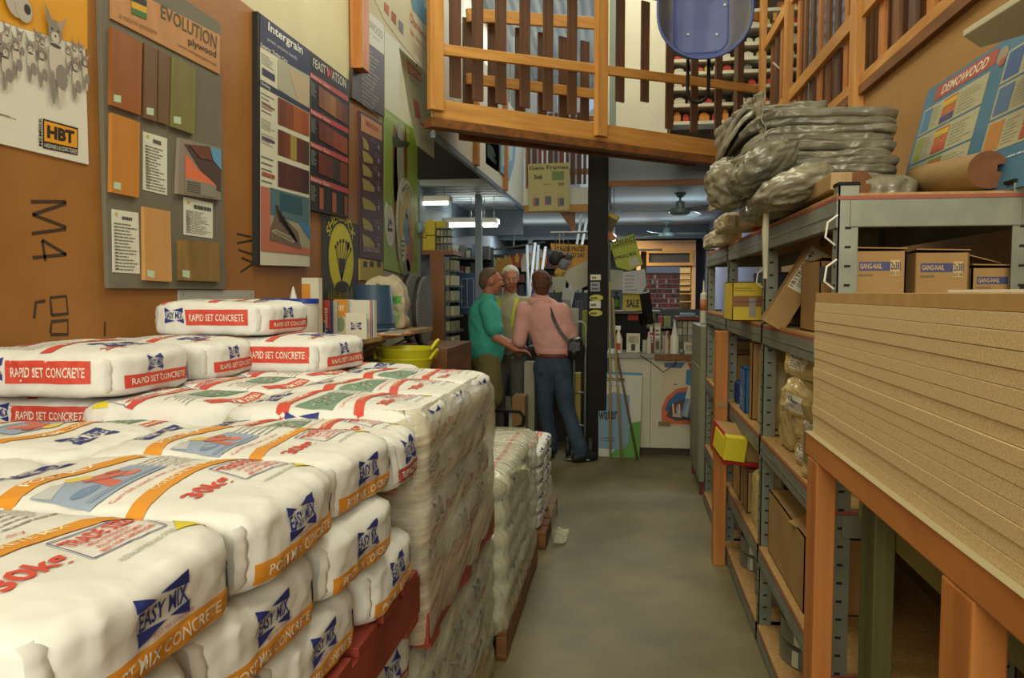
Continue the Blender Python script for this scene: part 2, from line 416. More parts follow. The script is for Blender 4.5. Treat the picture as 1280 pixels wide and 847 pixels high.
# battens and tubes
for i, (x, y, z, p) in enumerate(BATTENS):
    f = T('ceiling_light', 'fluorescent batten hanging high over the aisle', 'lamp', (x, y, z), group='battens over the aisle')
    MB().box(x-.07, x+.07, y-.8, y+.8, z, z+.06, 'white_plastic').build('housing', f)
    MB().tube([(x-.03, y-.78, z-.03), (x-.03, y+.78, z-.03)], .014, 'tube_glow').build('tube', f, smooth=True)
    MB().tube([(x, y, z+.06), (x, y, 5.4)], .006, 'galv').build('rod', f)
def tube_lamp(pa, pb, lab, n=1):
    z = pa.z; t = T('fluorescent_lamp', lab, 'lamp', ((pa.x+pb.x)/2, pa.y, z))
    MB().box(pa.x, pb.x, pa.y-.06, pa.y+.1+.1*(n-1), z+.02, z+.07, 'white_plastic').build('housing', t)
    for q in (.2, .8): x = pa.x+(pb.x-pa.x)*q; MB().tube([(x, pa.y+.02, z+.07), (x, pa.y+.02, 2.5)], .004, 'galv', 6).build('rod', t)
    for k in range(n):
        MB().tube([(pa.x+.01, pa.y-.05+k*.16, z), (pb.x-.01, pa.y-.05+k*.16, z)], .017, 'tube_glow').build('tube', t, smooth=True)
tube_lamp(at(523, 255, Y=7.35), at(563, 255, Y=7.35), 'single fluorescent tube under the left mezzanine, nearest one')
tube_lamp(at(557, 281, Y=8.15), at(596.5, 281, Y=8.15), 'fluorescent tube lamp to the left of the grey column', 2)
tube_lamp(at(601, 281, Y=8.15), at(621, 281, Y=8.15), 'short stretch of fluorescent lamp right of the grey column', 2)
# ------------------------------------------------------------------ cement bags
M('bag_paper', '#dfe0dc', .5, var=.03, scale=9, bump=.5, bscale=10, spec=.35)
INK = dict(or_='#d8912a', red='#cc4636', blue='#26307e', yel='#dccb22', gry='#8c8c88', pale='#93a3bc', grn='#6f8f7c', wht='#e2dfd2', bar='#6f7c94')
def logo(P, x, y, w, h, l=1, rot=0, mir=False):
    Q = Print(); b = INK['blue']
    Q.poly([(0, h), (0, h*.72), (w*.34, h*.80)], b, l); Q.poly([(w, h), (w*.42, h*.84), (w, h*.68)], b, l)
    Q.poly([(0, 0), (w*.58, h*.17), (0, h*.30)], b, l); Q.poly([(w, 0), (w, h*.30), (w*.62, h*.2)], b, l)
    Q.text('EASY MIX', w*.03, h*.29, w*.94, h*.42, b, l, bold=.02)
    for vs, fs, m, ll in Q.items:
        ca, sa = math.cos(rot), math.sin(rot)
        P.items.append(([(x+a*ca-c*sa, y+a*sa+c*ca) for a, c in vs], fs, m, ll))
def bag_verts(L, W, H, seed, nx=44, ny=32, nz=9, pe=7):
    idx = {}; vs = []; fs = []
    def key(i, j, k):
        q = (i, j, k)
        if q not in idx: idx[q] = len(vs); vs.append(q)
        return idx[q]
    for i in range(nx):
        for j in range(ny):
            fs.append((key(i, j, nz), key(i+1, j, nz), key(i+1, j+1, nz), key(i, j+1, nz)))
            fs.append((key(i, j, 0), key(i, j+1, 0), key(i+1, j+1, 0), key(i+1, j, 0)))
    for i in range(nx):
        for k in range(nz):
            fs.append((key(i, 0, k), key(i+1, 0, k), key(i+1, 0, k+1), key(i, 0, k+1)))
            fs.append((key(i, ny, k), key(i, ny, k+1), key(i+1, ny, k+1), key(i+1, ny, k)))
    for j in range(ny):
        for k in range(nz):
            fs.append((key(0, j, k), key(0, j, k+1), key(0, j+1, k+1), key(0, j+1, k)))
            fs.append((key(nx, j, k), key(nx, j+1, k), key(nx, j+1, k+1), key(nx, j, k+1)))
    out = []; sd = Vector((seed*7.31, seed*3.17, seed*1.7))
    def sq(t): return math.copysign(abs(t)**.8, t)      # finer rows toward the rims
    for (i, j, k) in vs:
        u, v, w = sq(2*i/nx-1), sq(2*j/ny-1), 2*k/nz-1
        q = max(abs(u), abs(v)); r = (abs(u)**pe+abs(v)**pe)**(1/pe) or 1
        kk = q/r if q > 0 else 1
        fac = max(q, abs(w))/((q**9+abs(w)**9)**(1/9))
        x, y = u*kk*fac, v*kk*fac; z = w*fac
        dome = .76+.24*math.cos(min(1, abs(x))**2.2*PI/2)*math.cos(min(1, abs(y))**2.6*PI/2)
        zz = z*(dome if z > 0 else .9)
        p = Vector((x*L/2, y*W/2, (zz+.9)/1.9*H))
        n1 = noise.noise(p*5+sd); n2 = noise.noise(Vector((p.x*9, p.y*22, p.z*30))+sd*2); n3 = noise.noise(Vector((p.x*26, p.y*9, p.z*22))-sd)
        rg = 1-abs(n2)*2; rg2 = 1-abs(n3)*2; edge = max(abs(x), abs(y))**3
        n4 = noise.noise(Vector((p.x*34, p.y*60, p.z*40))+sd); n5 = noise.noise(Vector((p.x*14, p.y*12, p.z*9))+sd*3); rg5 = 1-abs(n5)*2
        d = n1*.011 + rg**3*.0028*(.3+edge) + rg2**3*.003*edge + (1-abs(n4)*2)**2*.0012*edge + (rg5**6)*.0035*(.25+edge)
        nrm = Vector((x**3*.9*(L/2), y**3*.9*(W/2), (z)*.09)); nrm = nrm.normalized() if nrm.length > 1e-6 else Vector((0, 0, 1))
        p += nrm*d; p.z = max(0, p.z)
        out.append(p)
    return out, fs
def end_label(kind, W):
    P = Print()
    if kind == 'post':
        logo(P, -.058, .034, .100, .046)
        P.text('POST MIX CONCRETE', -.03, .0325, .08, .004, INK['red'], 1, bold=0)
        P.rect(-W*.40, .004, W*.36, .030, INK['or_'], 1); P.text('POST MIX CONCRETE', -W*.33, .010, W*.62, .014, INK['wht'], 2)
        P.rect(W*.37, .006, W*.45, .052, INK['bar'], 1)
    elif kind == 'rapid':
        logo(P, -.07, .046, .07, .038)
        P.rect(-W*.38, .012, W*.32, .042, INK['red'], 1); P.text('RAPID SET CONCRETE', -W*.33, .019, W*.6, .015, INK['wht'], 2)
        P.rect(W*.33, .01, W*.42, .05, INK['bar'], 1)
    else:
        logo(P, -.05, .038, .09, .048)
        P.rect(-W*.4, .008, W*.36, .034, '#a8463c', 1); P.text('TRADE MIX CONCRETE', -W*.33, .0135, W*.6, .014, INK['wht'], 2)
    return P
def arcpts(x0, x1, y0, rise, n=10, tilt=0):
    return [(x0+(x1-x0)*i/n, y0+rise*(1-(2*i/n-1)**2)+tilt*i/n) for i in range(n+1)]
def top_label(kind, W):         # u across the width (reading direction), v away from the +x end
    P = Print(); L = .54
    c = INK['or_'] if kind == 'post' else INK['red']; h = W/2
    if kind in ('post', 'trade'):
        P.poly([(h*.62, .045), (h*.95, .03), (h*.93, .085)], INK['yel'], 1)
        P.text('AUSTRALIAN MADE AND OWNED', h*.02, .045, h*.62, .008, INK['gry'], 1, bold=0)
        P.text('30kg', -.112, .083, .105, .042, INK['red'], 1, bold=.03)
        q = [(.0, .078), (.128, .066), (.168, .142), (.024, .154)]
        for i in range(4): P.band([q[i], q[(i+1) % 4]], .0025, '#55608c', 1)
        P.text('TRADE SIZE', .024, .120, .122, .024, INK['red'], 1, bold=.03)
        P.text('HIGH STRENGTH', .036, .107, .08, .009, INK['red'], 1); P.text('ALL PURPOSE MIX', .034, .093, .09, .009, INK['red'], 1)
        P.text('BEST FOR LARGER JOBS', .024, .078, .104, .010, INK['red'], 1, bold=.02)
        a = arcpts(-h*.98, h*.98, .150, .028)
        P.band(a, .026, c, 1)
        P.text('CONCRETE MIX', -h*.5, .172, h*1.0, .012, '#efe0b0', 2, curve=.005)
        P.text('Can be used wet or dry', -h*.8, .200, h*1.1, .012, INK['red'], 1, bold=0, curve=.005)
        P.lines(h*.25, .225, h*.7, .09, 6, INK['gry'], 1, .22, 3)
        # picture
        P.poly([(-h*.9, .225), (h*.2, .235), (h*.3, .315), (-h*.8, .335)], INK['pale'] if kind == 'post' else INK['grn'], 1)
        if kind == 'post':
            P.poly([(-h*.5, .24), (-h*.35, .24), (-h*.2, .30), (h*.02, .30), (h*.02, .315), (-h*.35, .318)], '#c8685a', 2)
            P.ell(-h*.05, .27, .022, .012, '#cf7a6a', 2); P.ell(-h*.3, .326, .028, .014, '#d8c468', 2); P.ell(-h*.62, .27, .03, .012, '#6f86a8', 2); P.poly([(-h*.45, .30), (-h*.15, .272), (h*.05, .285), (-h*.2, .312)], '#c0705c', 3); P.poly([(-h*.8, .30), (-h*.5, .322), (-h*.55, .335), (-h*.8, .33)], '#b8bcc0', 2); P.ell(-h*.02, .305, .014, .010, '#b8604c', 4); P.poly([(-h*.85, .235), (h*.15, .243), (h*.15, .250), (-h*.85, .245)], '#7f93ad', 2)
        else:
            for i in range(46):
                rr = random.Random(i); P.ell(-h*.75+rr.random()*h*.9, .24+rr.random()*.07, .006, .004, rr.choice(['#c9cdbf', '#a9b5a5', '#5f7a6c', '#8f5a50']), 2, 6)
        P.band(arcpts(-h*.99, h*.7, .355, .03, tilt=-.01), .034, c, 1)
        P.text('POST MIX' if kind == 'post' else 'TRADE MIX', -h*.6, .368, h*.9, .019, '#f2ead2', 2, curve=.006)
        logo(P, -h*.3, .43, .13, .06)
    else:
        # rapid set: two red bars across, lines of print, flipped logo at the +x side
        P.band(arcpts(-h*.9, h*.9, .22, .012), .032, c, 1); P.text('RAPID SET', -h*.5, .218, h*1.0, .018, '#f2ead2', 2, curve=.006)
        P.lines(-h*.8, .27, h*1.5, .12, 8, INK['gry'], 1, .2, 5)
        P.band(arcpts(-h*.9, h*.9, .42, .012), .018, c, 1)
        logo(P, h*.50, .165, .20, .085, rot=PI)
        P.text('20kg', -h*.7, .06, .09, .03, INK['red'], 1, bold=.02)
    return P
def side_label(kind, L):
    P = Print()
    if kind == 'rapid':
        logo(P, -.165, .042, .082, .052)
        P.rect(-.075, .036, .17, .088, INK['red'], 1); P.text('RAPID SET CONCRETE', -.06, .050, .215, .023, INK['wht'], 2)
    elif kind == 'post':
        logo(P, -.09, .045, .09, .055)
    else:
        logo(P, -.09, .045, .09, .055); P.rect(.02, .03, .22, .06, INK['red'], 1)
    return P
BAGM = {}
def bag_mesh(kind, seed, L, W, H, printed=True):
    k = (kind, seed, L, W, H)
    if k in BAGM: return BAGM[k]
    vs, fs = bag_verts(L, W, H, seed, pe={'rapid': 4.6, 'trade': 6}.get(kind, 6.2))
    mb = MB(); mb.norecalc = True; mb.add(vs, fs, 'bag_paper'); bvh = BVHTree.FromPolygons([tuple(v) for v in vs], fs)
    if printed:
        s = H/.118
        def sc(P):
            Q = Print(); Q.add(P, sy=s); return Q
        sc(end_label(kind, W)).project(mb, bvh, (L/2+.2, 0, .012), (0, 1, 0), (0, 0, 1), (-1, 0, 0), .014, .0011)
        top_label(kind, W).project(mb, bvh, (L/2-.012, 0, .4), (0, 1, 0), (-1, 0, 0), (0, 0, -1), .018, .0006)
        sc(side_label(kind, L)).project(mb, bvh, (0, -W/2-.2, 0), (1, 0, 0), (0, 0, 1), (0, 1, 0), .014, .0011)
    # folded valve flap at the +x / -y corner: crimped paper ridge standing off the end
    n = 10; z0 = .018; z1 = H*.80; y = -W/2+.026
    pts = []
    for i in range(n+1):
        t = i/n; z = z0+(z1-z0)*t; loc, nor, ii, dd = bvh.ray_cast(Vector((L/2+.2, y, z)), Vector((-1, 0, 0)))
        x = loc.x if loc else L/2-.02
        pts.append((x, z))
    V = []; 
    for i, (x, z) in enumerate(pts):
        b = .005*math.sin(PI*i/n)**.5+.0015*math.sin(i*2.2)
        V += [(x-.004, y-.020, z), (x+b, y-.010, z), (x+b*.9, y+.002, z), (x-.002, y+.010, z)]
    Fc = []
    for i in range(n):
        for q in range(3): Fc.append((i*4+q, i*4+q+1, i*4+q+5, i*4+q+4))
    mb.add(V, Fc, 'bag_paper')
    me = bpy.data.meshes.new('cement_bag'); me.from_pydata([tuple(v) for v in mb.v], [], mb.f)
    for m in mb.mats: me.materials.append(m)
    me.polygons.foreach_set('material_index', mb.m); me.polygons.foreach_set('use_smooth', [True]*len(me.polygons)); me.update()
    BAGM[k] = me; return me
def bag(kind, x, y, z, label, rz=0, seed=None, L=.54, W=.36, H=.122, group=None, tilt=(0, 0)):
    me = bag_mesh(kind, seed if seed is not None else random.randint(1, 3), L, W, H)
    o = bpy.data.objects.new('cement_bag', me); COL.objects.link(o); o.location = (x, y, z); o.rotation_euler = (tilt[0], tilt[1], rz)
    props(o, label, 'bag', group); return o
# pallets ---------------------------------------------------------------------------
M('red_paint', '#973a28', .6, col2='#76291b', scale=7, bump=.1, bscale=30)
def pallet(x0, x1, y0, y1, z0, z1, mat, label, name='pallet', group=None):
    t = T(name, label, 'pallet', ((x0+x1)/2, (y0+y1)/2, z0), group=group); H = z1-z0
    n = max(4, int((y1-y0)/.14))
    for i in range(n):                       # deck boards run across x
        w = (y1-y0)/n; y = y0+i*w
        MB().box(x0, x1, y+.012, y+w-.025, z1-.02, z1, mat).build('deck_board', t, bevel=.002)
    for x in (x0+.03, (x0+x1)/2, x1-.0225):
        MB().box(x-.022, x+.022, y0, y1, z0+.016, z1-.02, mat).build('bearer', t, bevel=.002)
    for i in range(3):
        y = y0+.02+(y1-y0-.14)*i/2
        MB().box(x0, x1, y, y+.1, z0, z0+.016, mat).build('bottom_board', t)
    return t
# --- near stack A: post mix bags on a red pallet, carried by a wrapped stack
XR = -.50
pallet(-1.55, XR+.01, .60, 1.83, .70, .83, 'red_paint', 'red painted pallet under the unwrapped orange banded bags')
HB = .124
z3 = .83; z2 = z3+HB; z1 = z2+HB
def rowA(y0, kind, z, lab, seed, L=.54, W=.36, H=HB+.006, dx=0, rz=0):
    return bag(kind, XR-L/2+dx, y0+W/2, z, lab, seed=seed, L=L, W=W, H=H, rz=rz)
# top layer
rowA(.60, 'post', z1, 'nearest orange banded concrete bag on the top of the near stack', 1, W=.37, rz=.02)
rowA(.965, 'post', z1, 'second orange banded concrete bag from the camera in the top layer', 2, W=.37, rz=-.01)
rowA(1.335, 'post', z1-.006, 'third top orange banded bag, touching the wrapped red stack', 3, W=.34, dx=-.01)
rowA(1.668, 'trade', z1-.03, 'short bag end bulging between the orange bags and the wrapped stack', 2, W=.225, dx=-.005, H=.135)
bag('trade', -1.32, 1.79, z1-.03, 'bag with red print filling the gap behind the inner orange bags', seed=3, L=.5, W=.20, H=.12, rz=PI)
# second layer
rowA(.50, 'post', z2, 'orange banded bag cut by the frame, directly under the nearest top bag', 2, W=.37)
rowA(.875, 'post', z2, 'second layer orange banded bag with its corner at the gap', 1, W=.37, dx=.0)
rowA(1.245, 'post', z2, 'second layer bag with yellow corner beneath the third top bag', 3, W=.37, dx=.012)
# third layer
rowA(.69, 'post', z3, 'bottom layer orange banded bag partly cut by the lower frame edge', 3, W=.37)
rowA(1.065, 'post', z3, 'middle bag of the bottom layer resting on red pallet boards', 1, W=.37)
rowA(1.44, 'post', z3, 'far end bag of the bottom layer over the red pallet corner', 2, W=.36, dx=.012)
# inner top bags of stack A, lying the other way
bag('post', -1.33, 1.515, z1-.004, 'top bag with upside down blue logo behind the nearest two bags', L=.54, W=.36, rz=PI/2*0+PI, seed=2, H=.128)
bag('post', -1.32, 1.15, z1-.006, 'inner orange banded bag beside the left edge behind the front row', L=.54, W=.37, rz=PI, seed=1, H=.124)
bag('post', -1.32, .78, z1-.006, 'inner orange banded bag at the left edge of the picture', L=.54, W=.37, rz=PI, seed=3, H=.124)
for k, (yy, zz) in enumerate(((1.15, z2), (1.515, z2), (.78, z2))):
    bag('post', -1.32, yy, zz-.008, 'lower inner bag hidden within the near stack', rz=PI, seed=2, group='hidden inner bags', H=.124)
# --- stack B wrapped: trade bags, red pallet
pallet(-1.46, XR+.013, 1.90, 2.93, .58, .70, 'red_paint', 'red pallet inside film under the stretch wrapped bag stack')
HB2 = (1.205-.70)/4
k = 0
names = ['nearest', 'middle', 'farthest']
lay = ['lowest', 'second lowest', 'second highest', 'top']
for l in range(4):
    for r in range(3):
        y0 = 1.895+r*.345
        bag('trade', XR-.01-.27+(.006 if (l+r) % 2 else -.004), y0+.175, .70+l*HB2, '%s aisle side bag in the %s layer of the wrapped red print stack' % (names[r], lay[l]), seed=(l+r) % 3+1, W=.35, H=HB2+.006, rz=random.uniform(-.02, .02))
for r in range(3):
    bag('trade', -1.255, 1.895+r*.345+.175, .70+3*HB2, '%s inner top bag of the wrapped stack printed with red bands' % names[r], seed=r+1, W=.35, L=.42, H=HB2+.006, rz=PI)
bag('trade', -1.10, 1.66+.33, 1.13, 'sagging bag with red trade size print left of the wrapped stack', seed=1, W=.34, L=.5, H=.10) if False else None
# lower wrapped stacks beneath A and B
pallet(-1.6, XR-.01, .55, 2.95, 0, .11, pine('x'), 'wooden pallet on the floor below the two near bag stacks')
for l in range(4):
    for r in range(6):
        y0 = .78+r*.36
        top = .695 if y0 < 1.7 else .575
        hh = (top-.11)/4
        bag('trade', XR-.02-.25, y0+.18, .11+l*hh, 'lower wrapped red print bag below the %s' % ('red pallet of the near stack' if y0 < 1.7 else 'wrapped upper stack'), seed=(l*2+r) % 3+1, L=.5, W=.355, H=hh+.004, group='lower wrapped bags')
# --- stack E: bags by the wall carrying the rapid set bags
for l in range(2):
    for r in range(3):
        bag('rapid' if l else 'post', -1.68, 2.22+r*.42, 1.205-.125*(2-l), ['first', 'second', 'third'][r]+(' red banded bag under the rapid set bags against the wall' if l else ' lower bag against the wall beneath the rapid set bags'), seed=r+1, W=.40, L=.41, H=.125, rz=.0)
for r in range(1):
    bag('rapid', -1.10, 3.14+r*.40, 1.07, ['front', 'middle', 'rear'][r]+' bag of the layer between the wrapped stack and the brochures', seed=3-r, W=.38, L=.46, H=.125, rz=.02)
# rapid set bags on top
bag('rapid', -1.615, 2.135, 1.207, 'large rapid set concrete bag at the left edge, front of the top bags', seed=1, L=.52, W=.42, H=.142, rz=.03)
bag('rapid', -1.62, 2.60, 1.205, 'rapid set concrete bag with flipped logo behind the front one', seed=2, L=.52, W=.40, H=.135, rz=.02)
bag('rapid', -1.56, 2.96, 1.335, 'rapid set concrete bag highest of the pile below the plywood samples board', seed=3, L=.50, W=.42, H=.135, rz=-.02)
bag('rapid', -1.30, 2.93, 1.200, 'rapid set concrete bag with open tied end beside brochures', seed=1, L=.48, W=.44, H=.135, rz=-.04)
# --- stack C: white bags, all wrapped, on the aisle
pallet(-1.5, -.46, 3.06, 4.22, 0, .12, brownwood('x'), 'pallet on the floor under the stack of white film wrapped bags')
for l in range(6):
    for r in range(3):
        bag('rapid' if l % 2 else 'post', -.50-.25, 3.08+.38*r+.19, .12+l*.104, 'white bag under clear film in the low wrapped stack', seed=r+1, L=.5, W=.375, H=.108, group='bags of the low wrapped stack', rz=PI)
for r in range(3):
    bag('post', -1.05, 3.08+.38*r+.19, .12+5*.104-.02, 'inner white bag under clear film in the low wrapped stack', seed=2, L=.5, W=.375, H=.108, group='inner bags of the low wrapped stack', rz=0)
# --- stack D: open white bags further on
pallet(-1.3, -.44, 4.45, 5.28, 0, .10, brownwood('x'), 'dark pallet on the floor under the farthest small bag stack')
for l in range(5):
    for r in range(2):
        bag('trade', -.47-.24, 4.47+.4*r+.2, .10+l*.092, 'small white bag in the farthest aisle stack', seed=r+1, L=.46, W=.39, H=.096, group='bags of the farthest aisle stack', rz=PI)

# --- stretch film -----------------------------------------------------------------
film_mat('film_b', '#b9b39c', .42, (0, 0, 0), (5, 5, 5))
def diag_film(name, tint, dens, ang, rough=.2):
    return film_mat(name, tint, dens, (math.radians(ang), 0, 0), (1.5, 42, 2.2), rough)
diag_film('film_diag', '#d2cab0', .66, 76)
diag_film('film_low', '#b8b69c', .62, 80)
diag_film('film_c', '#d2d0b4', .6, -8, .13)
def wrap(x0, x1, y0, y1, z0, z1, mat, bulge, nl, seed, label, tail=None, cap=.35, rad=.05):
    per = []; N = 20
    def seg(a, b, n): return [(a[0]+(b[0]-a[0])*i/n, a[1]+(b[1]-a[1])*i/n) for i in range(n)]
    r = rad; path = []
    for (cx, cy, a0) in ((x1-r, y0+r, -90), (x1-r, y1-r, 0), (x0+r, y1-r, 90), (x0+r, y0+r, 180)):
        path += [(cx+r*math.cos(math.radians(a0+q*15)), cy+r*math.sin(math.radians(a0+q*15))) for q in range(7)]
    pts = []
    for i in range(len(path)):
        a = path[i]; b = path[(i+1) % len(path)]; d = math.hypot(b[0]-a[0], b[1]-a[1]); pts += seg(a, b, max(1, int(d/.03)))
    if cap is None: cap = .3
    n = len(pts); nz = int((z1-z0)/.02); vs = []; fs = []
    cx, cy = (x0+x1)/2, (y0+y1)/2; sd = Vector((seed, seed*2, seed*3))
    for k in range(nz+1):
        z = z0+(z1-z0)*k/nz
        ph = abs(math.sin(PI*(z-z0-.0)/((z1-z0)/nl)))
        top = max(0, (z-(z1-.05))/.05)
        for (x, y) in pts:
            dx, dy = x-cx, y-cy; q = math.hypot(dx, dy)
            e = bulge*(ph**.6-1) + .006*noise.noise(Vector((x*6, y*6, z*9))+sd) + .003*noise.noise(Vector((x*25, y*25-z*18, z*10))+sd) - .03*top*top
            nx_, ny_ = (dx/abs(dx) if abs(dx) > (x1-x0)/2-.055 else 0), (dy/abs(dy) if abs(dy) > (y1-y0)/2-.055 else 0)
            vs.append((x+nx_*e, y+ny_*e, z))
    for k in range(nz):
        for i in range(n): fs.append((k*n+i, k*n+(i+1) % n, (k+1)*n+(i+1) % n, (k+1)*n+i))
    # lip over the top edge, drawn inward
    base = nz*n; prev = base
    for s_ in (1, 2, 3, 4):
        st = len(vs); t = s_/4*cap
        for i in range(n):
            x, y, z = vs[base+i]; f = t
            vs.append((x+(cx-x)*f, y+(cy-y)*f, z1+.012*math.sin(s_/4*PI)+.004*noise.noise(Vector((x*15, y*15, s_))+sd)))
        for i in range(n): fs.append((prev+i, prev+(i+1) % n, st+(i+1) % n, st+i))
        prev = st
    mb = MB(); mb.norecalc = True; mb.add(vs, fs, mat)
    return mb.build('stretch_wrap', smooth=True, label=label, cat='plastic wrap')
wrap(-1.06, XR+.016, 1.885, 2.95, .60, 1.188, 'film_diag', .006, 4, 1, 'clear film with diagonal streaks pulled around the red print bag stack', cap=.03, rad=.035)
wrap(-1.63, XR+.014, .70, 2.97, .03, .575, 'film_low', .010, 5, 2, 'dull clear film around the lowest bags beneath the red pallets', cap=.02)
wrap(-1.5, -.455, 3.05, 4.24, .10, .765, 'film_c', .014, 6, 3, 'shiny clear film over the low white bag stack', cap=1.0, rad=.07)
# loose film tails
def sheet(pa, label, w0, mat='film_c', sag=0.02, name='film_tail', seed=1):
    mb = MB(); vs = []; fs = []; n = 24; m = 6
    pts = [Vector(p) for p in pa]
    for i in range(n+1):
        t = i/n*(len(pts)-1); k = min(int(t), len(pts)-2); p = pts[k].lerp(pts[k+1], t-k)
        for j in range(m+1):
            s = j/m-.5
            vs.append((p.x+.012*noise.noise(Vector((i*.5, j*.6, seed))), p.y+s*w0*(1-.3*i/n)+.01*noise.noise(Vector((i*.4, j, seed+5))), p.z+.014*noise.noise(Vector((i*.6, j*.9, seed+9)))+s*s*sag))
    for i in range(n):
        for j in range(m): fs.append((i*(m+1)+j, i*(m+1)+j+1, (i+1)*(m+1)+j+1, (i+1)*(m+1)+j))
    mb.add(vs, fs, mat); return mb.build(name, smooth=True, label=label, cat='plastic wrap')
sheet([(-.52, 3.3, .71), (-.44, 3.5, .70), (-.425, 3.75, .60), (-.42, 3.9, .52)], 'white loose film tail hanging on the low wrapped stack', .10, seed=3)
sheet([(-.44, 4.5, .40), (-.41, 4.62, .2), (-.40, 4.66, .03), (-.36, 4.68, .012), (-.33, 4.7, .014)], 'crumpled clear film hanging to the floor behind low stack', .38, seed=8)
# ------------------------------------------------------------------ boards and posters
class Board:
    def __init__(s, O, U, V): s.O = Vector(O); s.U = Vector(U).normalized(); s.V = Vector(V).normalized(); s.N = s.U.cross(s.V); s.P = Print(); s.b = None
    def q(s, px, py):
        d = _F + _R*((px-640)/F) - _U*((py-423.5)/F); c = Vector((0, 0, CZ))
        t = (s.O-c).dot(s.N)/d.dot(s.N); p = c+d*t-s.O; return (p.dot(s.U), p.dot(s.V))
    def poly(s, pts, col, l=1): s.P.poly([s.q(*p) for p in pts], col, l); return s
    def quad(s, t, bl, br_, tr, tl, col, l=2, bold=.012): s.P.quadtext(t, s.q(*bl), s.q(*br_), s.q(*tr), s.q(*tl), col, l, bold); return s
    def lines(s, tl, br_, n, col, l=2, fill=.4, seed=0):       # print lines inside a wall-aligned rectangle given by two pixel corners
        a = s.q(*tl); b = s.q(*br_); s.P.lines(a[0], b[1], b[0]-a[0], a[1]-b[1], n, col, l, fill, seed); return s
    def rect(s, tl, br_, col, l=1):
        a = s.q(*tl); b = s.q(*br_); s.P.rect(a[0], b[1], b[0], a[1], col, l); return s
    def ell(s, c, rx, ry, col, l=1, a=0): q = s.q(*c); s.P.ell(q[0], q[1], rx, ry, col, l, 18, a); return s
    def body(s, a0, b0, a1, b1, th, mat, mb=None):
        mb = mb or MB(); o = s.O; vs = []
        for n in (-th, 0):
            for (a, b) in ((a0, b0), (a1, b0), (a1, b1), (a0, b1)): vs.append(o+s.U*a+s.V*b+s.N*n)
        mb.add(vs, [(3, 2, 1, 0), (4, 5, 6, 7), (0, 1, 5, 4), (1, 2, 6, 5), (2, 3, 7, 6), (3, 0, 4, 7)], mat); return mb
    def outline(s, pts, th, mat, mb=None, px=True):
        mb = mb or MB(); q = [s.q(*p) for p in pts] if px else pts
        mb.prism([s.O+s.U*a+s.V*b-s.N*th for a, b in q], s.N*th, mat); return mb
    def done(s, mb, name, step=.0008, **k):
        s.P.emit(mb, s.O, s.U, s.V, s.N, step); s.P = Print(); return mb.build(name, **k)
def wallB(th, X0=LW): return Board((X0+th, 0, 0), (0, 1, 0), (0, 0, 1))
DG, DL, DD = '#857e78', '#c4bcae', '#453f3a'
# 1 dog advertising poster ----------------------------------------------------------
B = wallB(.006); mb = B.body(1.74, 1.955, 2.575, 3.15, .006, '#d9d8cc')
B.poly([(-40, -40), (109, -55), (109, 62), (85, 52), (60, 44), (30, 36), (0, 26), (-40, 10)], '#d99a14', 1)
def dog(cx, cy, k, l):
    q = B.q(cx, cy); u = k*.0034
    for dx, dy, rx, ry, c, a in ((0, -13, 4.6, 9.5, DL, 0), (-2.4, -26, 1.7, 8, DG, 0), (2.4, -26, 1.7, 8, DL, 0), (3.4, -20, 4.2, 6, DG, 0), (0, 0, 4.6, 5.4, DG, 0), (0, -2.6, 2.6, 2.6, DL, 0), (-2, .8, .8, .7, DD, 0), (2, .8, .8, .7, DD, 0), (0, -2, .7, .6, DD, 0), (0, -6.4, 3.6, .9, DD, 0)):
        B.P.ell(q[0]+dx*u, q[1]+dy*u, rx*u, ry*u, c, l, 12, a)
        l += .05
    B.P.poly([(q[0]-4.2*u, q[1]+1*u), (q[0]-1.2*u, q[1]+4*u), (q[0]-6.5*u, q[1]+12*u)], DG, l)
    B.P.poly([(q[0]+4.2*u, q[1]+1*u), (q[0]+1.2*u, q[1]+4*u), (q[0]+8*u, q[1]+9*u)], '#a58f82', l)
for i, (x, y, k) in enumerate([(-2, 46, .9), (8, 38, .7), (24, 44, .7), (46, 46, .7), (52, 50, .7), (92, 58, .7), (100, 60, .7), (84, 62, .75), (18, 54, .95), (36, 58, 1.0), (50, 66, 1.0), (92, 80, 1.1), (104, 76, .9), (4, 62, 1.1)]):
    dog(x, y, k, 1.2+i*.6)
dog(66, 40, 2.1, 11)
B.ell((18, -2), .05, .06, '#b5aca0', 10); B.ell((27, 12), .035, .04, '#b5aca0', 11); B.ell((31, 12), .014, .016, '#2b2624', 12)
B.lines((-30, 133), (21, 150), 2, '#3b3b38', 2, .6); B.lines((-30, 150), (28, 166), 3, '#9a9a92', 2, .35, 3)
B.quad('MEMBER', (52, 183), (51.5, 147), (48, 147), (48, 182), '#2b2a26', 2)
B.poly([(53, 148), (97, 160), (97, 194), (53, 185)], '#1e1a16', 2); B.poly([(54.5, 150.5), (95.5, 162), (95.5, 185), (54.5, 176)], '#e09a1c', 3)
B.quad('HBT', (58, 172), (92, 180), (92, 164), (58, 156), '#1e1a16', 4, .05)
B.quad('HARDWARE & BUILDING TRADERS', (54.5, 184), (96, 192.5), (96, 187), (54.5, 178.5), '#d8d6c8', 4, 0)
B.done(mb, 'advertising_poster', label='poster with a crowd of small dogs on yellow and an HBT badge', cat='poster')
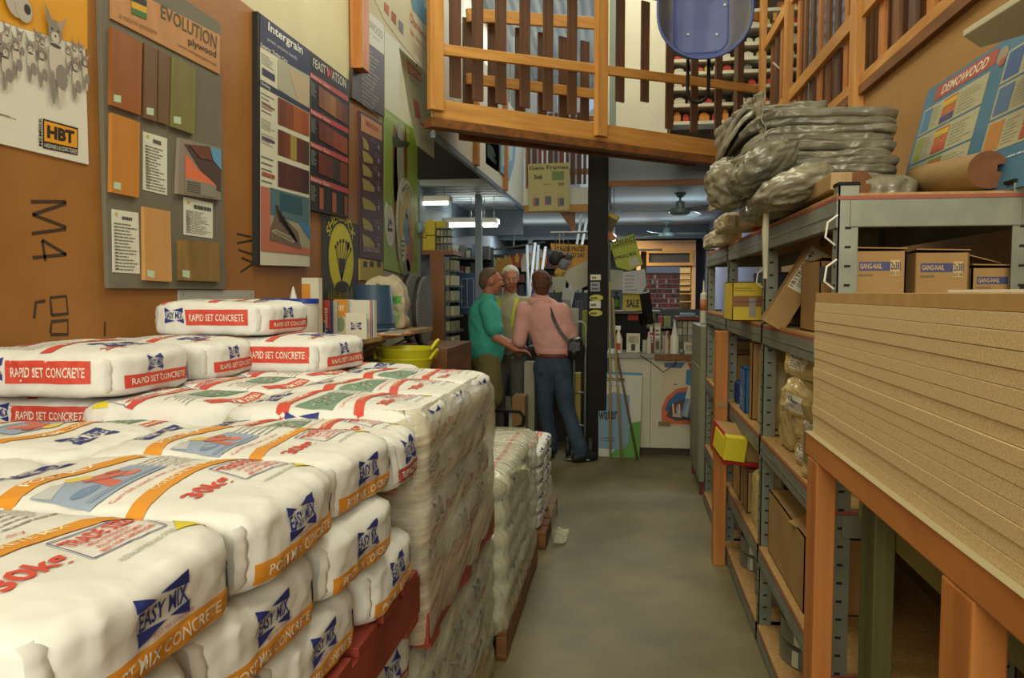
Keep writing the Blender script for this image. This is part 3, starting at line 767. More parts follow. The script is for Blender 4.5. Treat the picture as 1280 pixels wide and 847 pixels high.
# 2 plywood samples board -----------------------------------------------------------
M('taupe_board', '#6e695a', .7, var=.08, scale=8)
sb = T('sample_board', 'grey board of plywood samples headed Evolution plywood', 'display board', (LW, 3.07, 1.515))
B = wallB(.018); B.body(2.645, 1.515, 3.505, 2.76, .018, 'taupe_board').build('backing', sb, bevel=.002)
def glued(name, pts, th, mat, lab=None, tag=True, extra=None):
    G = Board((LW+.018+th, 0, 0), (0, 1, 0), (0, 0, 1)); m = G.outline(pts, th, mat)
    if tag:
        x, y = pts[3]; G.poly([(x+3, y-13), (x+12, y-11.5), (x+12, y-2.5), (x+3, y-4.5)], '#b9ceb0', 1)
    if extra: extra(G)
    return G.done(m, name, parent=sb, label=lab)
for n_, c1, c2 in (('ply_red', '#9c5f2a', '#8a5022'), ('ply_brown', '#75583a', '#664b30'), ('ply_green', '#7e7a44', '#716c3a'), ('ply_orange', '#c58434', '#b8772c'), ('ply_light', '#c9995c', '#bd8c50'), ('ply_olive', '#96763c', '#745a2c'), ('ply_head', '#c08a52', '#b07c46')):
    M(n_, c1, .5, col2=c2, scale=8, stretch=(1, 1, .25), dist=1)
def head(G):
    G.quad('EVOLUTION', (201, 22), (270, 62), (271, 45), (201, 5), '#4c4a30', 2, .008); G.quad('plywood', (235, 58), (270, 75), (270, 64), (235, 46), '#33271c', 2)
    G.quad('www.evolutionplywood', (222, 58), (270, 84), (270, 79), (222, 53), '#5a4630', 2, 0)
    for i, c in enumerate(['#3d6b34', '#d0a01e', '#26241e']): G.poly([(164, 17-i*8), (183, 25-i*8), (183, 17-i*8), (164, 9-i*8)], c, 2)
    G.quad('a natural evolution', (149, 22), (196, 44), (196, 37), (149, 15), '#93653a', 2, 0)
glued('header_sign', [(139, -26), (275, 44), (275, 93), (139, 23)], .006, 'ply_head', 'light plywood header with dark lettering', False, head)
glued('plywood_sample', [(140, 33), (178, 53), (176, 144), (139, 131)], .014, 'ply_red', 'reddish brown sample')
glued('plywood_sample', [(181, 53), (197, 62), (196, 152), (180, 147)], .014, 'ply_brown', 'dark brown narrow sample')
glued('plywood_sample', [(198.5, 62), (213, 70), (211, 157), (197.5, 152)], .012, 'ply_brown', 'second dark brown narrow sample', False)
glued('plywood_sample', [(215, 70), (245, 85), (243, 168), (214, 158)], .014, 'ply_green', 'green stained sample')
glued('plywood_sample', [(140, 141), (175, 153), (174, 247), (139, 240)], .014, 'ply_orange', 'orange sample')
glued('plywood_sample', [(180, 258), (213, 264), (215, 352), (181, 350)], .014, 'ply_light', 'pale sample')
glued('plywood_sample', [(225, 300), (275, 303), (275, 352), (225, 350)], .016, 'ply_olive', 'olive grained sample')
def sheetp(tl, tr, br_, bl, sd):
    def f(G):
        G.poly([(tl[0]+4, tl[1]+4), (tl[0]+7, tl[1]+5), (tl[0]+7, tl[1]+9), (tl[0]+4, tl[1]+8)], '#c9a824', 1)
        G.lines((tl[0]+12, tl[1]+8), (tr[0]-1.5, tl[1]+12+(tr[1]-tl[1])), 1, '#4a4a44', 2, .6, sd)
        G.lines((tl[0]+2, tl[1]+15), (br_[0]-2, br_[1]-3), 15, '#5c5c54', 2, .3, sd)
        G.lines((tl[0]+2, tl[1]+15), (tl[0]+9, bl[1]-3), 15, '#5c5c54', 3, .3, sd+2)
    return f
for i, q in enumerate(([(179, 164), (209, 173), (209, 244), (179, 237)], [(230, 246), (266, 254), (266, 298), (230, 293)], [(140, 261), (173, 266), (175, 342), (141, 340)])):
    glued('data_sheet', q, .002, '#d6d6c8', 'white printed sheet', False, sheetp(q[0], q[1], q[2], q[3], i))
def photo(G):
    G.poly([(230, 180), (262, 183), (276, 200), (276, 240), (264, 236)], '#4e3a34', 1)
    G.poly([(231, 192), (248, 212), (262, 224), (270, 232), (231, 222)], '#d8724a', 2)
    G.poly([(262, 183), (276, 188), (276, 212), (266, 200)], '#5c98c0', 3); G.poly([(231, 222), (270, 232), (270, 247), (231, 241)], '#8a8578', 2)
    for i in range(5): G.poly([(233, 226+i*3), (250, 229+i*3), (250, 230+i*3), (233, 227+i*3)], '#4a463e', 4)
    G.poly([(236, 181), (262, 184), (264, 200), (250, 198)], '#6a3c2c', 4)
glued('photo_card', [(225, 172), (276, 185), (276, 250), (222, 242)], .016, '#8a7f72', 'block with photograph of a red roof', False, photo)
# small grey panel behind the bags
B = wallB(.008); mb = B.outline([(224, 362), (318, 363), (318, 377), (224, 377)], .008, '#a9aaa4')
B.ell((229, 368), .004, .004, '#2a2a28', 1); B.ell((314, 368), .004, .004, '#2a2a28', 1)
B.done(mb, 'grey_panel', label='blank light grey panel screwed to wall below samples board', cat='panel')
# 3 timber care display -------------------------------------------------------------
M('navy', '#2a2f4a', .5); M('black_board', '#1f1e1c', .5)
B = wallB(.03); mb = B.outline([(322, 14), (387, 63), (387, 333), (322, 331)], .03, '#1d1a18')
B.poly([(325, 17), (387, 63), (387, 333), (325, 331)], '#cfcebb', 1); B.poly([(325, 17), (387, 63), (387, 96), (325, 58)], '#2a3050', 2)
B.quad('Intergrain', (334.5, 41), (378, 72), (378, 58), (335, 27), '#dcdcd0', 3, .02); B.quad('protect, preserve, beautify', (334, 52), (371, 77), (371, 71), (334, 46), '#c4c6c6', 3, 0)
B.quad('Exterior Timber Care', (325.5, 58), (359, 79), (359, 74.5), (325.5, 52.5), '#dcdcd0', 3, .01)
B.poly([(347, 73), (386.5, 95), (386.5, 137), (347, 111)], '#a9a894', 3); B.poly([(360, 85), (386.5, 100), (386.5, 137), (372, 127)], '#b9a88c', 4)
B.poly([(325, 99), (387, 136), (387, 141), (325, 107)], '#2a3050', 4); B.quad('Decking', (326, 107), (337, 113), (337, 108), (326, 101), '#dcdcd0', 5, .01)
def woodpic(G, tl, tr, br_, bl, cols, l=3):
    n = len(cols)
    for i, c in enumerate(cols):
        a, b = i/n, (i+1)/n; L_ = lambda p, q, t: (p[0]+(q[0]-p[0])*t, p[1]+(q[1]-p[1])*t)
        G.poly([L_(bl, br_, a), L_(bl, br_, b), L_(tl, tr, b), L_(tl, tr, a)], c, l)
woodpic(B, (347, 121), (386, 142), (386, 171), (347, 155), ['#6b3418', '#7d3f1a', '#a0531c', '#94481a'])
woodpic(B, (347, 161), (386, 178), (386, 207), (347, 193), ['#5e2c14', '#733817', '#a08a3a', '#5e2a18', '#4a3020'])
woodpic(B, (347, 200.5), (386, 214), (386, 243), (347, 233), ['#4a1e12', '#55241a', '#4c2014', '#3a1810'])
for (y0, y1, sd) in ((64, 82, 1), (112, 140, 2), (146, 160, 3), (164, 178, 5), (190, 225, 4)): B.lines((326, y0), (344, y1+8), 5, '#6a6a60', 3, .25, sd)
for (y0, c) in ((84, '#3a3a58'), (128, '#8a4a50'), (170, '#4a3a68'), (214, '#a0523a')): B.rect((327, y0), (343, y0+10+(8 if y0 == 84 else 0)), c, 4)
B.poly([(325.5, 232), (387, 247), (387, 318), (325.5, 312)], '#9d9a86', 3); B.poly([(325.5, 232), (336, 235), (338, 308), (325.5, 306)], '#b86a54', 4)
B.poly([(337, 234), (386, 248), (386, 283), (337, 268)], '#4c6a74', 4); B.poly([(349, 240), (377, 248), (377, 270), (349, 262)], '#28505e', 5)
B.poly([(345, 262), (372, 290), (376, 312), (336, 300), (337, 285)], '#6a5844', 6); B.poly([(325.5, 306), (352, 296), (387, 312), (387, 319), (325.5, 313)], '#b8694a', 5)
B.poly([(372, 276), (387, 282), (387, 300), (380, 290)], '#3a7aa8', 6)
for i in range(6): B.poly([(343+i*4, 256+i*7), (346+i*4, 256+i*7), (352+i*4, 278+i*5), (348+i*4, 278+i*5)], '#2c241c', 7)
for i in range(9): B.poly([(338+i*3, 288+i*1.5), (344+i*3, 286+i*1.5), (346+i*3, 289+i*1.5), (340+i*3, 291+i*1.5)], '#b0a890', 7)
B.done(mb, 'display_board', label='timber care board headed Intergrain with navy top and patio photograph', cat='display board')
B = wallB(.028); mb = B.outline([(387.3, 63), (437, 101), (435.5, 273), (387.3, 262)], .028, '#1f1e1c')
B.quad('FEAST WATSON', (391, 83), (432, 111), (432, 99), (391, 72), '#d2d0c4', 2, .01)
B.quad('W', (407, 95), (415, 100), (415, 87), (407, 82), '#b8343c', 3, .03)
for (a, b) in ((90, 121), (135, 161), (176, 198), (219, 236)):
    B.poly([(387.5, a), (435, b), (435, b+6.5), (387.5, a+6.5)], '#b84a4c', 2)
    B.quad('Interior Stain', (388.5, a+6), (412, a+6+(b-a)*.5), (412, a+2+(b-a)*.5), (388.5, a+1), '#ddd2c8', 3, 0)
woodpic(B, (398, 107), (434, 133), (434, 157), (398, 133), ['#7d4a2c', '#8a5a34', '#9c6a2e', '#7a4628', '#6a3420'])
woodpic(B, (398, 150), (434, 174), (434, 194), (398, 174), ['#6a2c20', '#74362a', '#8a3f24', '#94442a'])
woodpic(B, (398, 190), (434, 206), (434, 232), (398, 216), ['#70301c', '#5e3020', '#38342a', '#7c3a20'])
woodpic(B, (399, 234), (404, 236), (404, 262), (399, 261), ['#a85a30']); woodpic(B, (415, 240), (420, 242), (420, 266), (415, 265), ['#a85a30']); woodpic(B, (430, 245), (434, 246), (434, 270), (430, 269), ['#8a4a2c'])
for (y, s_) in ((101, 1), (146, 2), (186, 3), (230, 4)): B.lines((388.5, y), (396, y+22), 9, '#9aa096', 2, .35, s_)
B.done(mb, 'display_board', label='black stain colour board headed Feast Watson with red strips', cat='display board')
# stud, list sign, mouldings sign, yellow plate --------------------------------------
a = at(438, 85, X=LW); b = at(447, 85, X=LW)
MB().box(LW, LW+.09, a.y, b.y, a.z, 4.6, pine2('z')).build('timber_stud', label='upright pine stud on cream wall ending above the stain colour board', cat='timber', bevel=.003)
B = wallB(.02); mb = B.outline([(446, 2), (480.5, 33), (480.5, 146), (440, 122), (441, 84), (446, 80)], .02, '#46382f')
B.poly([(447, 2), (480, 32), (480, 69), (447, 43)], '#c8c5b4', 2); B.quad('HARDWOOD', (449, 25), (478, 50), (478, 40), (449, 12), '#8a8474', 3, .01)
B.quad('timber species', (456, 38), (474, 53), (474, 50), (456, 35), '#6e6a60', 3, 0)
for i in range(15): 
    y = 54+i*5.2; B.quad(random.Random(i).choice(['Spotted Gum', 'Blackbutt', 'Tasmanian Oak', 'Jarrah', 'Cypress']), (452, y+3.2), (466+(i*7) % 9, y+14.2+(i*7) % 9*.75), (466+(i*7) % 9, y+11.6+(i*7) % 9*.75), (452, y+.4), '#b7b2a4', 3, 0)
B.done(mb, 'price_sign', label='tall brown sign with white heading hanging beside the pine stud', cat='sign')
B = wallB(.012); mb = B.outline([(449, 138), (479, 155), (479, 326), (450, 321)], .012, '#4f3038')
B.poly([(451, 142), (477, 157), (477, 176), (451, 163)], '#c88f5c', 2); B.quad('TIMBER MOULDINGS', (456, 156), (473, 166), (473, 160), (456, 149), '#b03a38', 3)
for i, y in enumerate((170, 187, 204, 222, 246, 271, 292)):
    w_ = [8, 13, 12, 15, 17, 13, 15][i]
    B.poly([(452.5, y), (452.5+w_*.6, y+5), (452.5+w_, y+12), (452.5+w_, y+18), (454, y+15)], '#a5984a', 3); B.lines((452+w_+3, y+2), (476, y+13), 3, '#b09c9c', 3, .2, i); B.ell((473, y+14), .028, .02, '#8a8aa6', 3)
B.quad('SEE OUR RANGE OF MOULDINGS', (454, 314), (474, 316), (474, 310), (454, 307), '#cfc8c0', 3, 0)
B.done(mb, 'mouldings_sign', label='narrow purple sign showing rows of yellow timber mouldings', cat='sign')
B = wallB(.014); mb = B.outline([(450, 323), (479, 328), (479, 352), (450, 350)], .014, '#b7a63c')
for x in (454, 462, 471): B.rect((x, 326), (x+5, 334), '#3a3420', 1)
B.done(mb, 'yellow_sign', label='small yellow sign below the narrow purple mouldings sign', cat='sign')
# lime poster with a figure ----------------------------------------------------------
B = wallB(.006); mb = B.outline([(480.5, 134), (522, 165), (522, 348), (480.5, 336)], .006, '#8fa83a')
B.quad('POWDERED', (482, 147), (511, 168), (511, 162), (482, 140), '#c8d08a', 1); B.ell((501, 180), .09, .14, '#a86a44', 2); B.ell((500, 198), .10, .33, '#a2a294', 3)
B.ell((494, 205), .08, .32, '#9a4f38', 2); B.ell((497, 245), .12, .55, '#7d4030', 2); B.ell((507, 200), .05, .3, '#7d4030', 2); B.poly([(490, 172), (495, 167), (500, 175), (512, 178), (510, 184), (492, 184)], '#3e4a26', 4)
B.ell((487, 282), .14, .17, '#c9c9b8', 4); B.quad('JA', (484, 284), (490, 285), (490, 274), (484, 272), '#2c2a26', 5, .04); B.rect((484, 284), (490, 290), '#2c2a26', 5)
B.ell((483, 268), .06, .1, '#dfe0cc', 3)
B.done(mb, 'lime_poster', label='lime green poster with a figure behind the oval board', cat='poster')
# oval board leaning by the lime poster
B = wallB(.03); pts = []
c = B.q(509, 285)
for i in range(28):
    t = 2*PI*i/28; pts.append((c[0]+.27*math.cos(t)*(1 if math.sin(t) > 0 else .9), c[1]+.43*math.sin(t)))
mb = B.outline(pts, .022, '#8a8f78', px=False); B.P.ell(c[0], c[1]+.02, .235, .37, '#b9a238', 1, 28)
B.P.band([(c[0]+.2*math.cos(t), c[1]+.12+.25*math.sin(t)) for t in [PI*(.1+.8*i/10) for i in range(11)]], .09, '#c9c8b4', 2)
B.P.text('MADDOG', c[0]-.15, c[1]+.27, .30, .05, '#3a3428', 3, .02, curve=.06)
B.P.ell(c[0], c[1]+.13, .05, .05, '#7d8a8a', 3); B.P.ell(c[0]-.03, c[1]-.02, .09, .14, '#5a7f98', 3); B.P.ell(c[0]+.1, c[1]-.0, .06, .17, '#a8823a', 3)
B.P.ell(c[0]+.08, c[1]-.22, .1, .17, '#a35a3c', 4, 16, -.5); B.P.ell(c[0]-.02, c[1]-.36, .1, .09, '#6f6f62', 4)
B.P.ell(c[0]-.14, c[1]-.18, .06, .12, '#c2c0aa', 4); B.P.lines(c[0]-.19, c[1]-.26, .1, .16, 4, '#4c463a', 5, .5)
B.done(mb, 'oval_board', label='yellow oval board with white arched heading in front of lime poster', cat='sign')
# yellow circle sign
B = wallB(.012); mb = B.outline([(403, 268), (448, 281), (448, 362), (404, 374)], .012, '#34342e')
c = B.q(427, 323); B.P.ell(c[0], c[1], .235, .235, '#c9c024', 1, 32); B.P.ell(c[0], c[1]-.0, .215, .215, '#d0c828', 2, 32)
vs, fs = text_tris('SHERLOCK', .02)
B.P.items.append(([(c[0]+(.25+.075*b)*math.cos(PI*(.83-.66*a)), c[1]+(.25+.075*b)*math.sin(PI*(.83-.66*a))) for a, b in vs], fs, '#c9c024', 2))
for i in range(7):
    t = PI*(.15+.7*i/6); B.P.band([(c[0]-.01, c[1]-.15), (c[0]+.1*math.cos(t), c[1]-.02+.04*math.sin(t)), (c[0]+.16*math.cos(t)+.03, c[1]+.02+.09*math.sin(t))], .012, '#2c2c20', 3)
    B.P.ell(c[0]+.16*math.cos(t)+.03, c[1]+.03+.09*math.sin(t), .02, .015, '#2c2c20', 3, 8)
B.P.poly([(c[0]-.06, c[1]+.0), (c[0]+.07, c[1]+.0), (c[0]+.04, c[1]-.08), (c[0]-.03, c[1]-.08)], '#2c2c20', 4); B.P.ell(c[0], c[1]-.19, .13, .04, '#2c2c20', 3)
B.P.ell(c[0]+.12, c[1]+.09, .04, .022, '#2c2c20', 3, 10, .8)
for i in range(14): B.P.poly([(c[0]-.26+i*.04, c[1]-.27), (c[0]-.23+i*.04, c[1]-.27), (c[0]-.24+i*.04+.01*(i % 3), c[1]-.21+.02*(i % 3))], '#7a7a26', 1)
B.done(mb, 'round_logo_sign', label='black sign with yellow disc lettered Sherlock beside the stain colour board', cat='sign')
# hanging banners over the corner ----------------------------------------------------
B = Board((-1.30, 0, 0), (0, 1, 0), (0, 0, 1)); mb = B.outline([(462, -14), (541, -14), (541, 97), (534, 93), (500, 52), (480, 24)], .004, '#c3c2ae')
B.poly([(511, -14), (541, -14), (541, 38), (528, 28), (516, 12)], '#5f8fae', 1); B.quad('OPEN', (530, 8), (537, 18), (537, 4), (530, -6), '#d6d8cf', 2)
for i, c in enumerate(('#b0685a', '#a05a52', '#6f7f86')): B.poly([(480+i*9, 2+i*11), (486+i*9, 8+i*11), (486+i*9, 20+i*12), (480+i*9, 12+i*12)], c, 2)
B.quad('Charmwood', (512, 26), (535, 55), (535, 46), (512, 14), '#c05a4a', 2, .01); B.quad('for the doors', (513, 42), (534, 66), (534, 60), (513, 35), '#c05a4a', 2, 0)
B.lines((517, 50), (532, 82), 4, '#a05a52', 2, .2); B.ell((537, 93), .012, .012, '#55554a', 3)
B.done(mb, 'hanging_banner', label='white and blue paper banner hanging highest over the left mezzanine corner', cat='banner')
B = Board((-1.36, 0, 0), (0, 1, 0), (0, 0, 1)); mb = B.outline([(499, 60), (541, 98), (543, 198), (535, 192), (522, 182), (512, 140)], .003, '#b2b39a')
B.poly([(508, 74), (526, 92), (527, 104), (510, 90)], '#b0483c', 1); B.quad('CEDARTONE', (510, 88), (526, 102), (526, 95), (510, 80), '#d6cdbc', 2)
B.lines((512, 95), (530, 118), 5, '#8a8a78', 1, .25, 2); B.poly([(516, 122), (523, 128), (526, 150), (519, 146)], '#b0614e', 1)
B.poly([(524, 152), (541, 160), (541, 163), (524, 155)], '#b0614e', 1); B.lines((524, 165), (541, 186), 6, '#8a8a78', 1, .25, 3)
mb.tube([(-1.362, at(520, 90, X=-1.36).y, at(520, 84, X=-1.36).z), (-1.33, at(520, 90, X=-1.36).y, at(520, 84, X=-1.36).z+.05), (-1.303, at(520, 90, X=-1.36).y, at(520, 60, X=-1.36).z)], .003, 'dark', 5)
B.done(mb, 'hanging_banner', label='narrow curling paper banner with red heading below the big banner', cat='banner')
B = wallB(.004); mb = B.outline([(481, 38), (500, 55), (499, 156), (481, 140)], .004, '#cac6ac')
B.done(mb, 'blank_poster', label='blank cream poster above the lime green poster', cat='poster')

# ------------------------------------------------------------------ shelf on the left wall and what stands on it
M('ply_shelf', '#a98a5a', .6, col2='#937446', scale=10, stretch=(.2, 1, 1))
sh = T('wall_shelf', 'plywood shelf on steel brackets carrying brochures and a blue bucket', 'shelf', (-1.64, 4.6, 1.2))
MB().box(-1.885, -1.38, 3.55, 5.55, 1.222, 1.25, 'ply_shelf').build('shelf_board', sh, bevel=.002)
for y in (3.9, 4.55, 5.2):
    MB().beam((-1.885, y, .98), (-1.42, y, 1.21), .02, .012, 'galv').beam((-1.88, y, .95), (-1.88, y, 1.222), .02, .012, 'galv', up=(1, 0, 0)).beam((-1.885, y, 1.215), (-1.42, y, 1.215), .02, .012, 'galv').build('bracket', sh)
M('blue_plastic', '#2c4660', .4); M('blue_lid', '#2440a0', .4); M('yel_plastic', '#c4be20', .4)
for k, (px, Y) in enumerate(((348, 3.72), (380, 3.72))):
    c = at(px, 375, Y=Y); x = c.x
    t = T('paint_pail', '%s white pail with blue lid behind the highest rapid set bag' % ('left' if k == 0 else 'right'), 'pail', (x, Y, 1.25))
    MB().lathe([(.06, 1.25), (.068, 1.44), (.07, 1.44), (.07, 1.45)], (x, Y, 0), 'white_plastic').build('body', t, smooth='auto')
    MB().lathe([(.073, 1.445), (.074, 1.468), (.068, 1.47), (.064, 1.462), (0, 1.462)], (x, Y, 0), 'blue_lid').build('lid', t, smooth='auto')
c = at(356, 372, Y=3.62); MB().lathe([(.02, 1.46), (.016, 1.48), (.003, 1.53)], (c.x, 3.72, 0), 'white_plastic', 12).build('nozzle', label='small white cone standing on blue pail lids', cat='nozzle', smooth='auto')
def standing_box(name, px0, px1, pyt, Y, depth, zb, mat, label, cat='box', art=None, rz=0, parent=None):
    a = at(px0, pyt, Y=Y); b = at(px1, pyt, Y=Y); cx = (a.x+b.x)/2; w = b.x-a.x; h = a.z-zb
    mb = MB().box(-w/2, w/2, 0, depth, 0, h, mat)
    if art:
        P = Print(); art(P, w, h); P.emit(mb, (-w/2, -.0004, 0), (1, 0, 0), (0, 0, 1), (0, -1, 0))
    o = mb.build(name, label=label, cat=cat, origin=(0, 0, 0)); o.location = (cx, Y, zb); o.rotation_euler.z = rz; return o
def art_white(P, w, h): P.rect(0, h*.6, w*.5, h*.9, '#d08a2c'); P.lines(w*.1, h*.1, w*.8, h*.4, 4, '#8a8a84')
standing_box('carton', 377, 398, 347, 3.95, .05, 1.25, '#cfccb8', 'small white and orange carton behind the blue lidded pails', art=art_white)
def art_a(P, w, h): P.rect(0, 0, w, h*.45, '#2f2a52'); P.rect(0, h*.35, w*.8, h*.75, '#c25a2a'); P.quadtext('woodwork', (w*.8, h*.05), (w*.8, h*.8), (w*.45, h*.8), (w*.45, h*.05), '#d6d0c0', 3)
def art_b(P, w, h): P.rect(0, 0, w, h, '#2a3a70'); P.poly([(0, h*.5), (w, h*.2), (w, h), (0, h)], '#a03a34', 2); P.quadtext('Products', (w*.7, h*.1), (w*.7, h*.8), (w*.3, h*.8), (w*.3, h*.1), '#d6d0c0', 3)
def art_c(P, w, h): P.rect(0, h*.55, w, h, '#c8862c'); P.ell(w*.5, h*.35, w*.3, h*.2, '#7a8a6a'); P.text('DIY', w*.2, h*.7, w*.6, h*.15, '#e6dcc4')
def art_d(P, w, h): P.rect(w*.86, 0, w*.9, h, '#a8382e'); P.rect(w*.92, 0, w*.96, h, '#2c3a80'); P.rect(w*.05, h*.6, w*.8, h*.62, '#9a9a90'); P.rect(w*.55, h*.1, w*.8, h*.5, '#9ab0bc')
def art_e(P, w, h): logo(P, w*.25, h*.35, w*.5, h*.3)
standing_box('brochure', 392, 402, 384, 4.02, .02, 1.25, '#cfc6b0', 'thin brochure with orange and purple cover leftmost of the row', 'brochure', art_a, .2)
standing_box('brochure', 400, 414, 375, 4.05, .02, 1.25, '#2a3a70', 'blue and red brochure standing next to the pails', 'brochure', art_b, -.3)
standing_box('brochure', 410, 421, 376, 4.10, .02, 1.25, '#a5a297', 'grey brochure leaning between blue and orange ones', 'brochure', None, .3)
standing_box('brochure', 417, 434, 374, 4.14, .02, 1.25, '#c4bca2', 'orange topped brochure behind white leaflets', 'brochure', art_c)
standing_box('ring_binder', 434, 467, 375, 4.2, .05, 1.25, '#cfccbe', 'tall white folder with red and blue edge stripes', 'folder', art_d)
standing_box('leaflet', 432, 458, 391, 4.02, .01, 1.25, '#d3d0c2', 'white leaflet with small blue bag logo in front of the folder', 'leaflet', art_e)
c = at(436, 375, Y=4.3); t = T('pen_cup', 'white cup with red and blue sides holding dark pens', 'cup', (c.x, 4.3, 1.25))
MB().lathe([(.022, 1.25), (.03, 1.46), (.027, 1.46), (.02, 1.26)], (c.x, 4.3, 0), '#cfccc0', 14).build('cup', t, smooth='auto')
for i in range(4): MB().tube([(c.x, 4.3, 1.3), (c.x-.02+.013*i, 4.3, 1.5+.03*(i % 2))], .004, '#3a3a38').build('pen', t)
c = at(466, 400, Y=4.85); zt = at(466, 356, Y=4.85).z
MB().lathe([(.150, 1.25), (.153, 1.265), (.146, 1.272), (.142, 1.30), (.145, 1.305), (.141, 1.31), (.118, zt-.01), (.112, zt), (0, zt)], (c.x, 4.85, 0), 'blue_plastic', 36).build('bucket', label='dark blue plastic bucket standing upside down on the shelf', cat='bucket', smooth='auto')
# bulk bag with green print
M('woven_bag', '#b8ae94', .7, var=.08, scale=10, bump=.3, bscale=25)
vs, fs = bag_verts(.30, .17, .36, 4, 20, 14, 14); mb = MB(); mb.add([((v.x+.02*noise.noise(v*13)+.012*noise.noise(v*31))*(1-.25*(v.z/.36)**3), (v.y+.02*noise.noise(v*11+Vector((5, 0, 0)))+.012*noise.noise(v*29))*(1-.4*(v.z/.36)**3), max(0, v.z+(.03*noise.noise(v*12+Vector((9, 0, 0)))-.02*abs(noise.noise(v*30)))*(v.z/.36))) for v in vs], fs, 'woven_bag')
bv = BVHTree.FromPolygons([tuple(v) for v in mb.v], mb.f)
P = Print(); P.text('Peat', -.05, .26, .10, .05, '#5a5f5a', 1, .02); P.rect(.0, .17, .12, .225, '#4f9a3c', 1); P.text('SOIL', .01, .18, .09, .035, '#2c5a2a', 2, .02); P.ell(-.02, .2, .02, .018, '#c0604c', 1)
P.ell(.06, .09, .05, .07, '#8faa70', 1); P.band([(.02, .03), (.05, .08), (.07, .15)], .01, '#b0705a', 2)
P.project(mb, bv, (0, -.4, 0), (1, 0, 0), (0, 0, 1), (0, 1, 0))
c = at(482, 400, Y=5.2); o = mb.build('woven_sack', smooth=True, label='crumpled cream sack with green print behind the blue bucket', cat='sack', origin=(0, 0, 0)); o.location = (c.x, 5.2, 1.25); o.rotation_euler.z = .15
for i, (px0, px1, col, lab) in enumerate(((470, 500, '#c8702c', 'orange sheet lowest of papers on the shelf edge'), (468, 497, '#b9b4a0', 'pale sheet in the middle of the papers on shelf edge'), (472, 494, '#7d7a70', 'grey sheet on top of the papers on shelf edge'))):
    a = at(px0, 410, Y=4.35); b = at(px1, 410, Y=4.35)
    MB().obox(((a.x+b.x)/2, 4.5+.02*i, 1.254+i*.005), (b.x-a.x, .3, .004), (0, 0, .1*i), col).build('paper_sheet', label=lab, cat='paper')
# black rolls with speckled rims on a crate, yellow tubs
M('black_rubber', '#1c1c1d', .55, bump=.4, bscale=90); M('speck', '#8a8a84', .7, col2='#2a2a28', scale=160)
MB().box(-1.88, -1.0, 4.35, 5.3, 0, .86, brownwood('y')).build('storage_crate', label='brown storage crate under the wall shelf behind the bags', cat='crate', bevel=.005)
MB().box(-1.75, -1.25, 5.45, 6.35, 0, 1.10, brownwood('y')).build('storage_crate', label='taller brown crate under the black round rolls', cat='crate', bevel=.005)
for k, (px, py0, py1, Y, rz) in enumerate(((518, 326, 412, 6.1, .0), (533, 350, 437, 5.7, -.03))):
    a = at(px, py0, Y=Y); b = at(px, py1, Y=Y); r = (a.z-b.z)/2; cz = 1.10+r
    t = T('mesh_roll', 'black round roll with pale speckled rim, %s' % ('behind and left' if k == 0 else 'in front, nearest the aisle'), 'roll', (0, 0, 0)); 
    MB().lathe([(.03, -.02), (r*.9, -.026), (r, -.018), (r, .018), (r*.9, .026), (.03, .02)], (0, 0, 0), 'black_rubber', 40, axis='x').build('roll', t, smooth='auto', origin=(0, 0, 0))
    MB().lathe([(r*.95, .0262), (r*1.004, .0185), (r*1.004, .012), (r*.95, .022)], (0, 0, 0), 'speck', 40, axis='x').build('rim', t, origin=(0, 0, 0))
    t.location = (a.x-.03, Y, cz); t.rotation_euler.z = -rz
def tub(cx, cy, z, r, h, lab):
    t = T('flexible_tub', lab, 'tub', (cx, cy, z)); prof = [(0, z), (r*.72, z), (r*.80, z+h*.3), (r*.93, z+h*.8), (r, z+h), (r*1.03, z+h), (r*1.03, z+h-.012), (r*1.0, z+h-.014), (r*.9, z+h*.7), (r*.7, z+.01), (0, z+.01)]
    MB().lathe(prof, (cx, cy, 0), 'yel_plastic', 40).build('body', t, smooth='auto')
    for s in (-1, 1):
        pts = [(cx+s*(r*1.0), cy-.07+.14*i/8, z+h-.01+.055*math.sin(PI*i/8)) for i in range(9)]
        pts = [(cx+s*(r*1.0+.03*math.sin(PI*i/8)), cy-.07+.14*i/8, z+h-.01+.055*math.sin(PI*i/8)) for i in range(9)]
        MB().tube(pts, .011, 'yel_plastic', 8).build('handle', t, smooth=True)
c = at(507, 440, Y=4.72); tub(c.x, 4.72, .86, .17, .24, 'yellow flexible tub standing lower of the nested two')
tub(c.x+.01, 4.72, .93, .168, .23, 'yellow flexible tub nested on top with a raised handle')
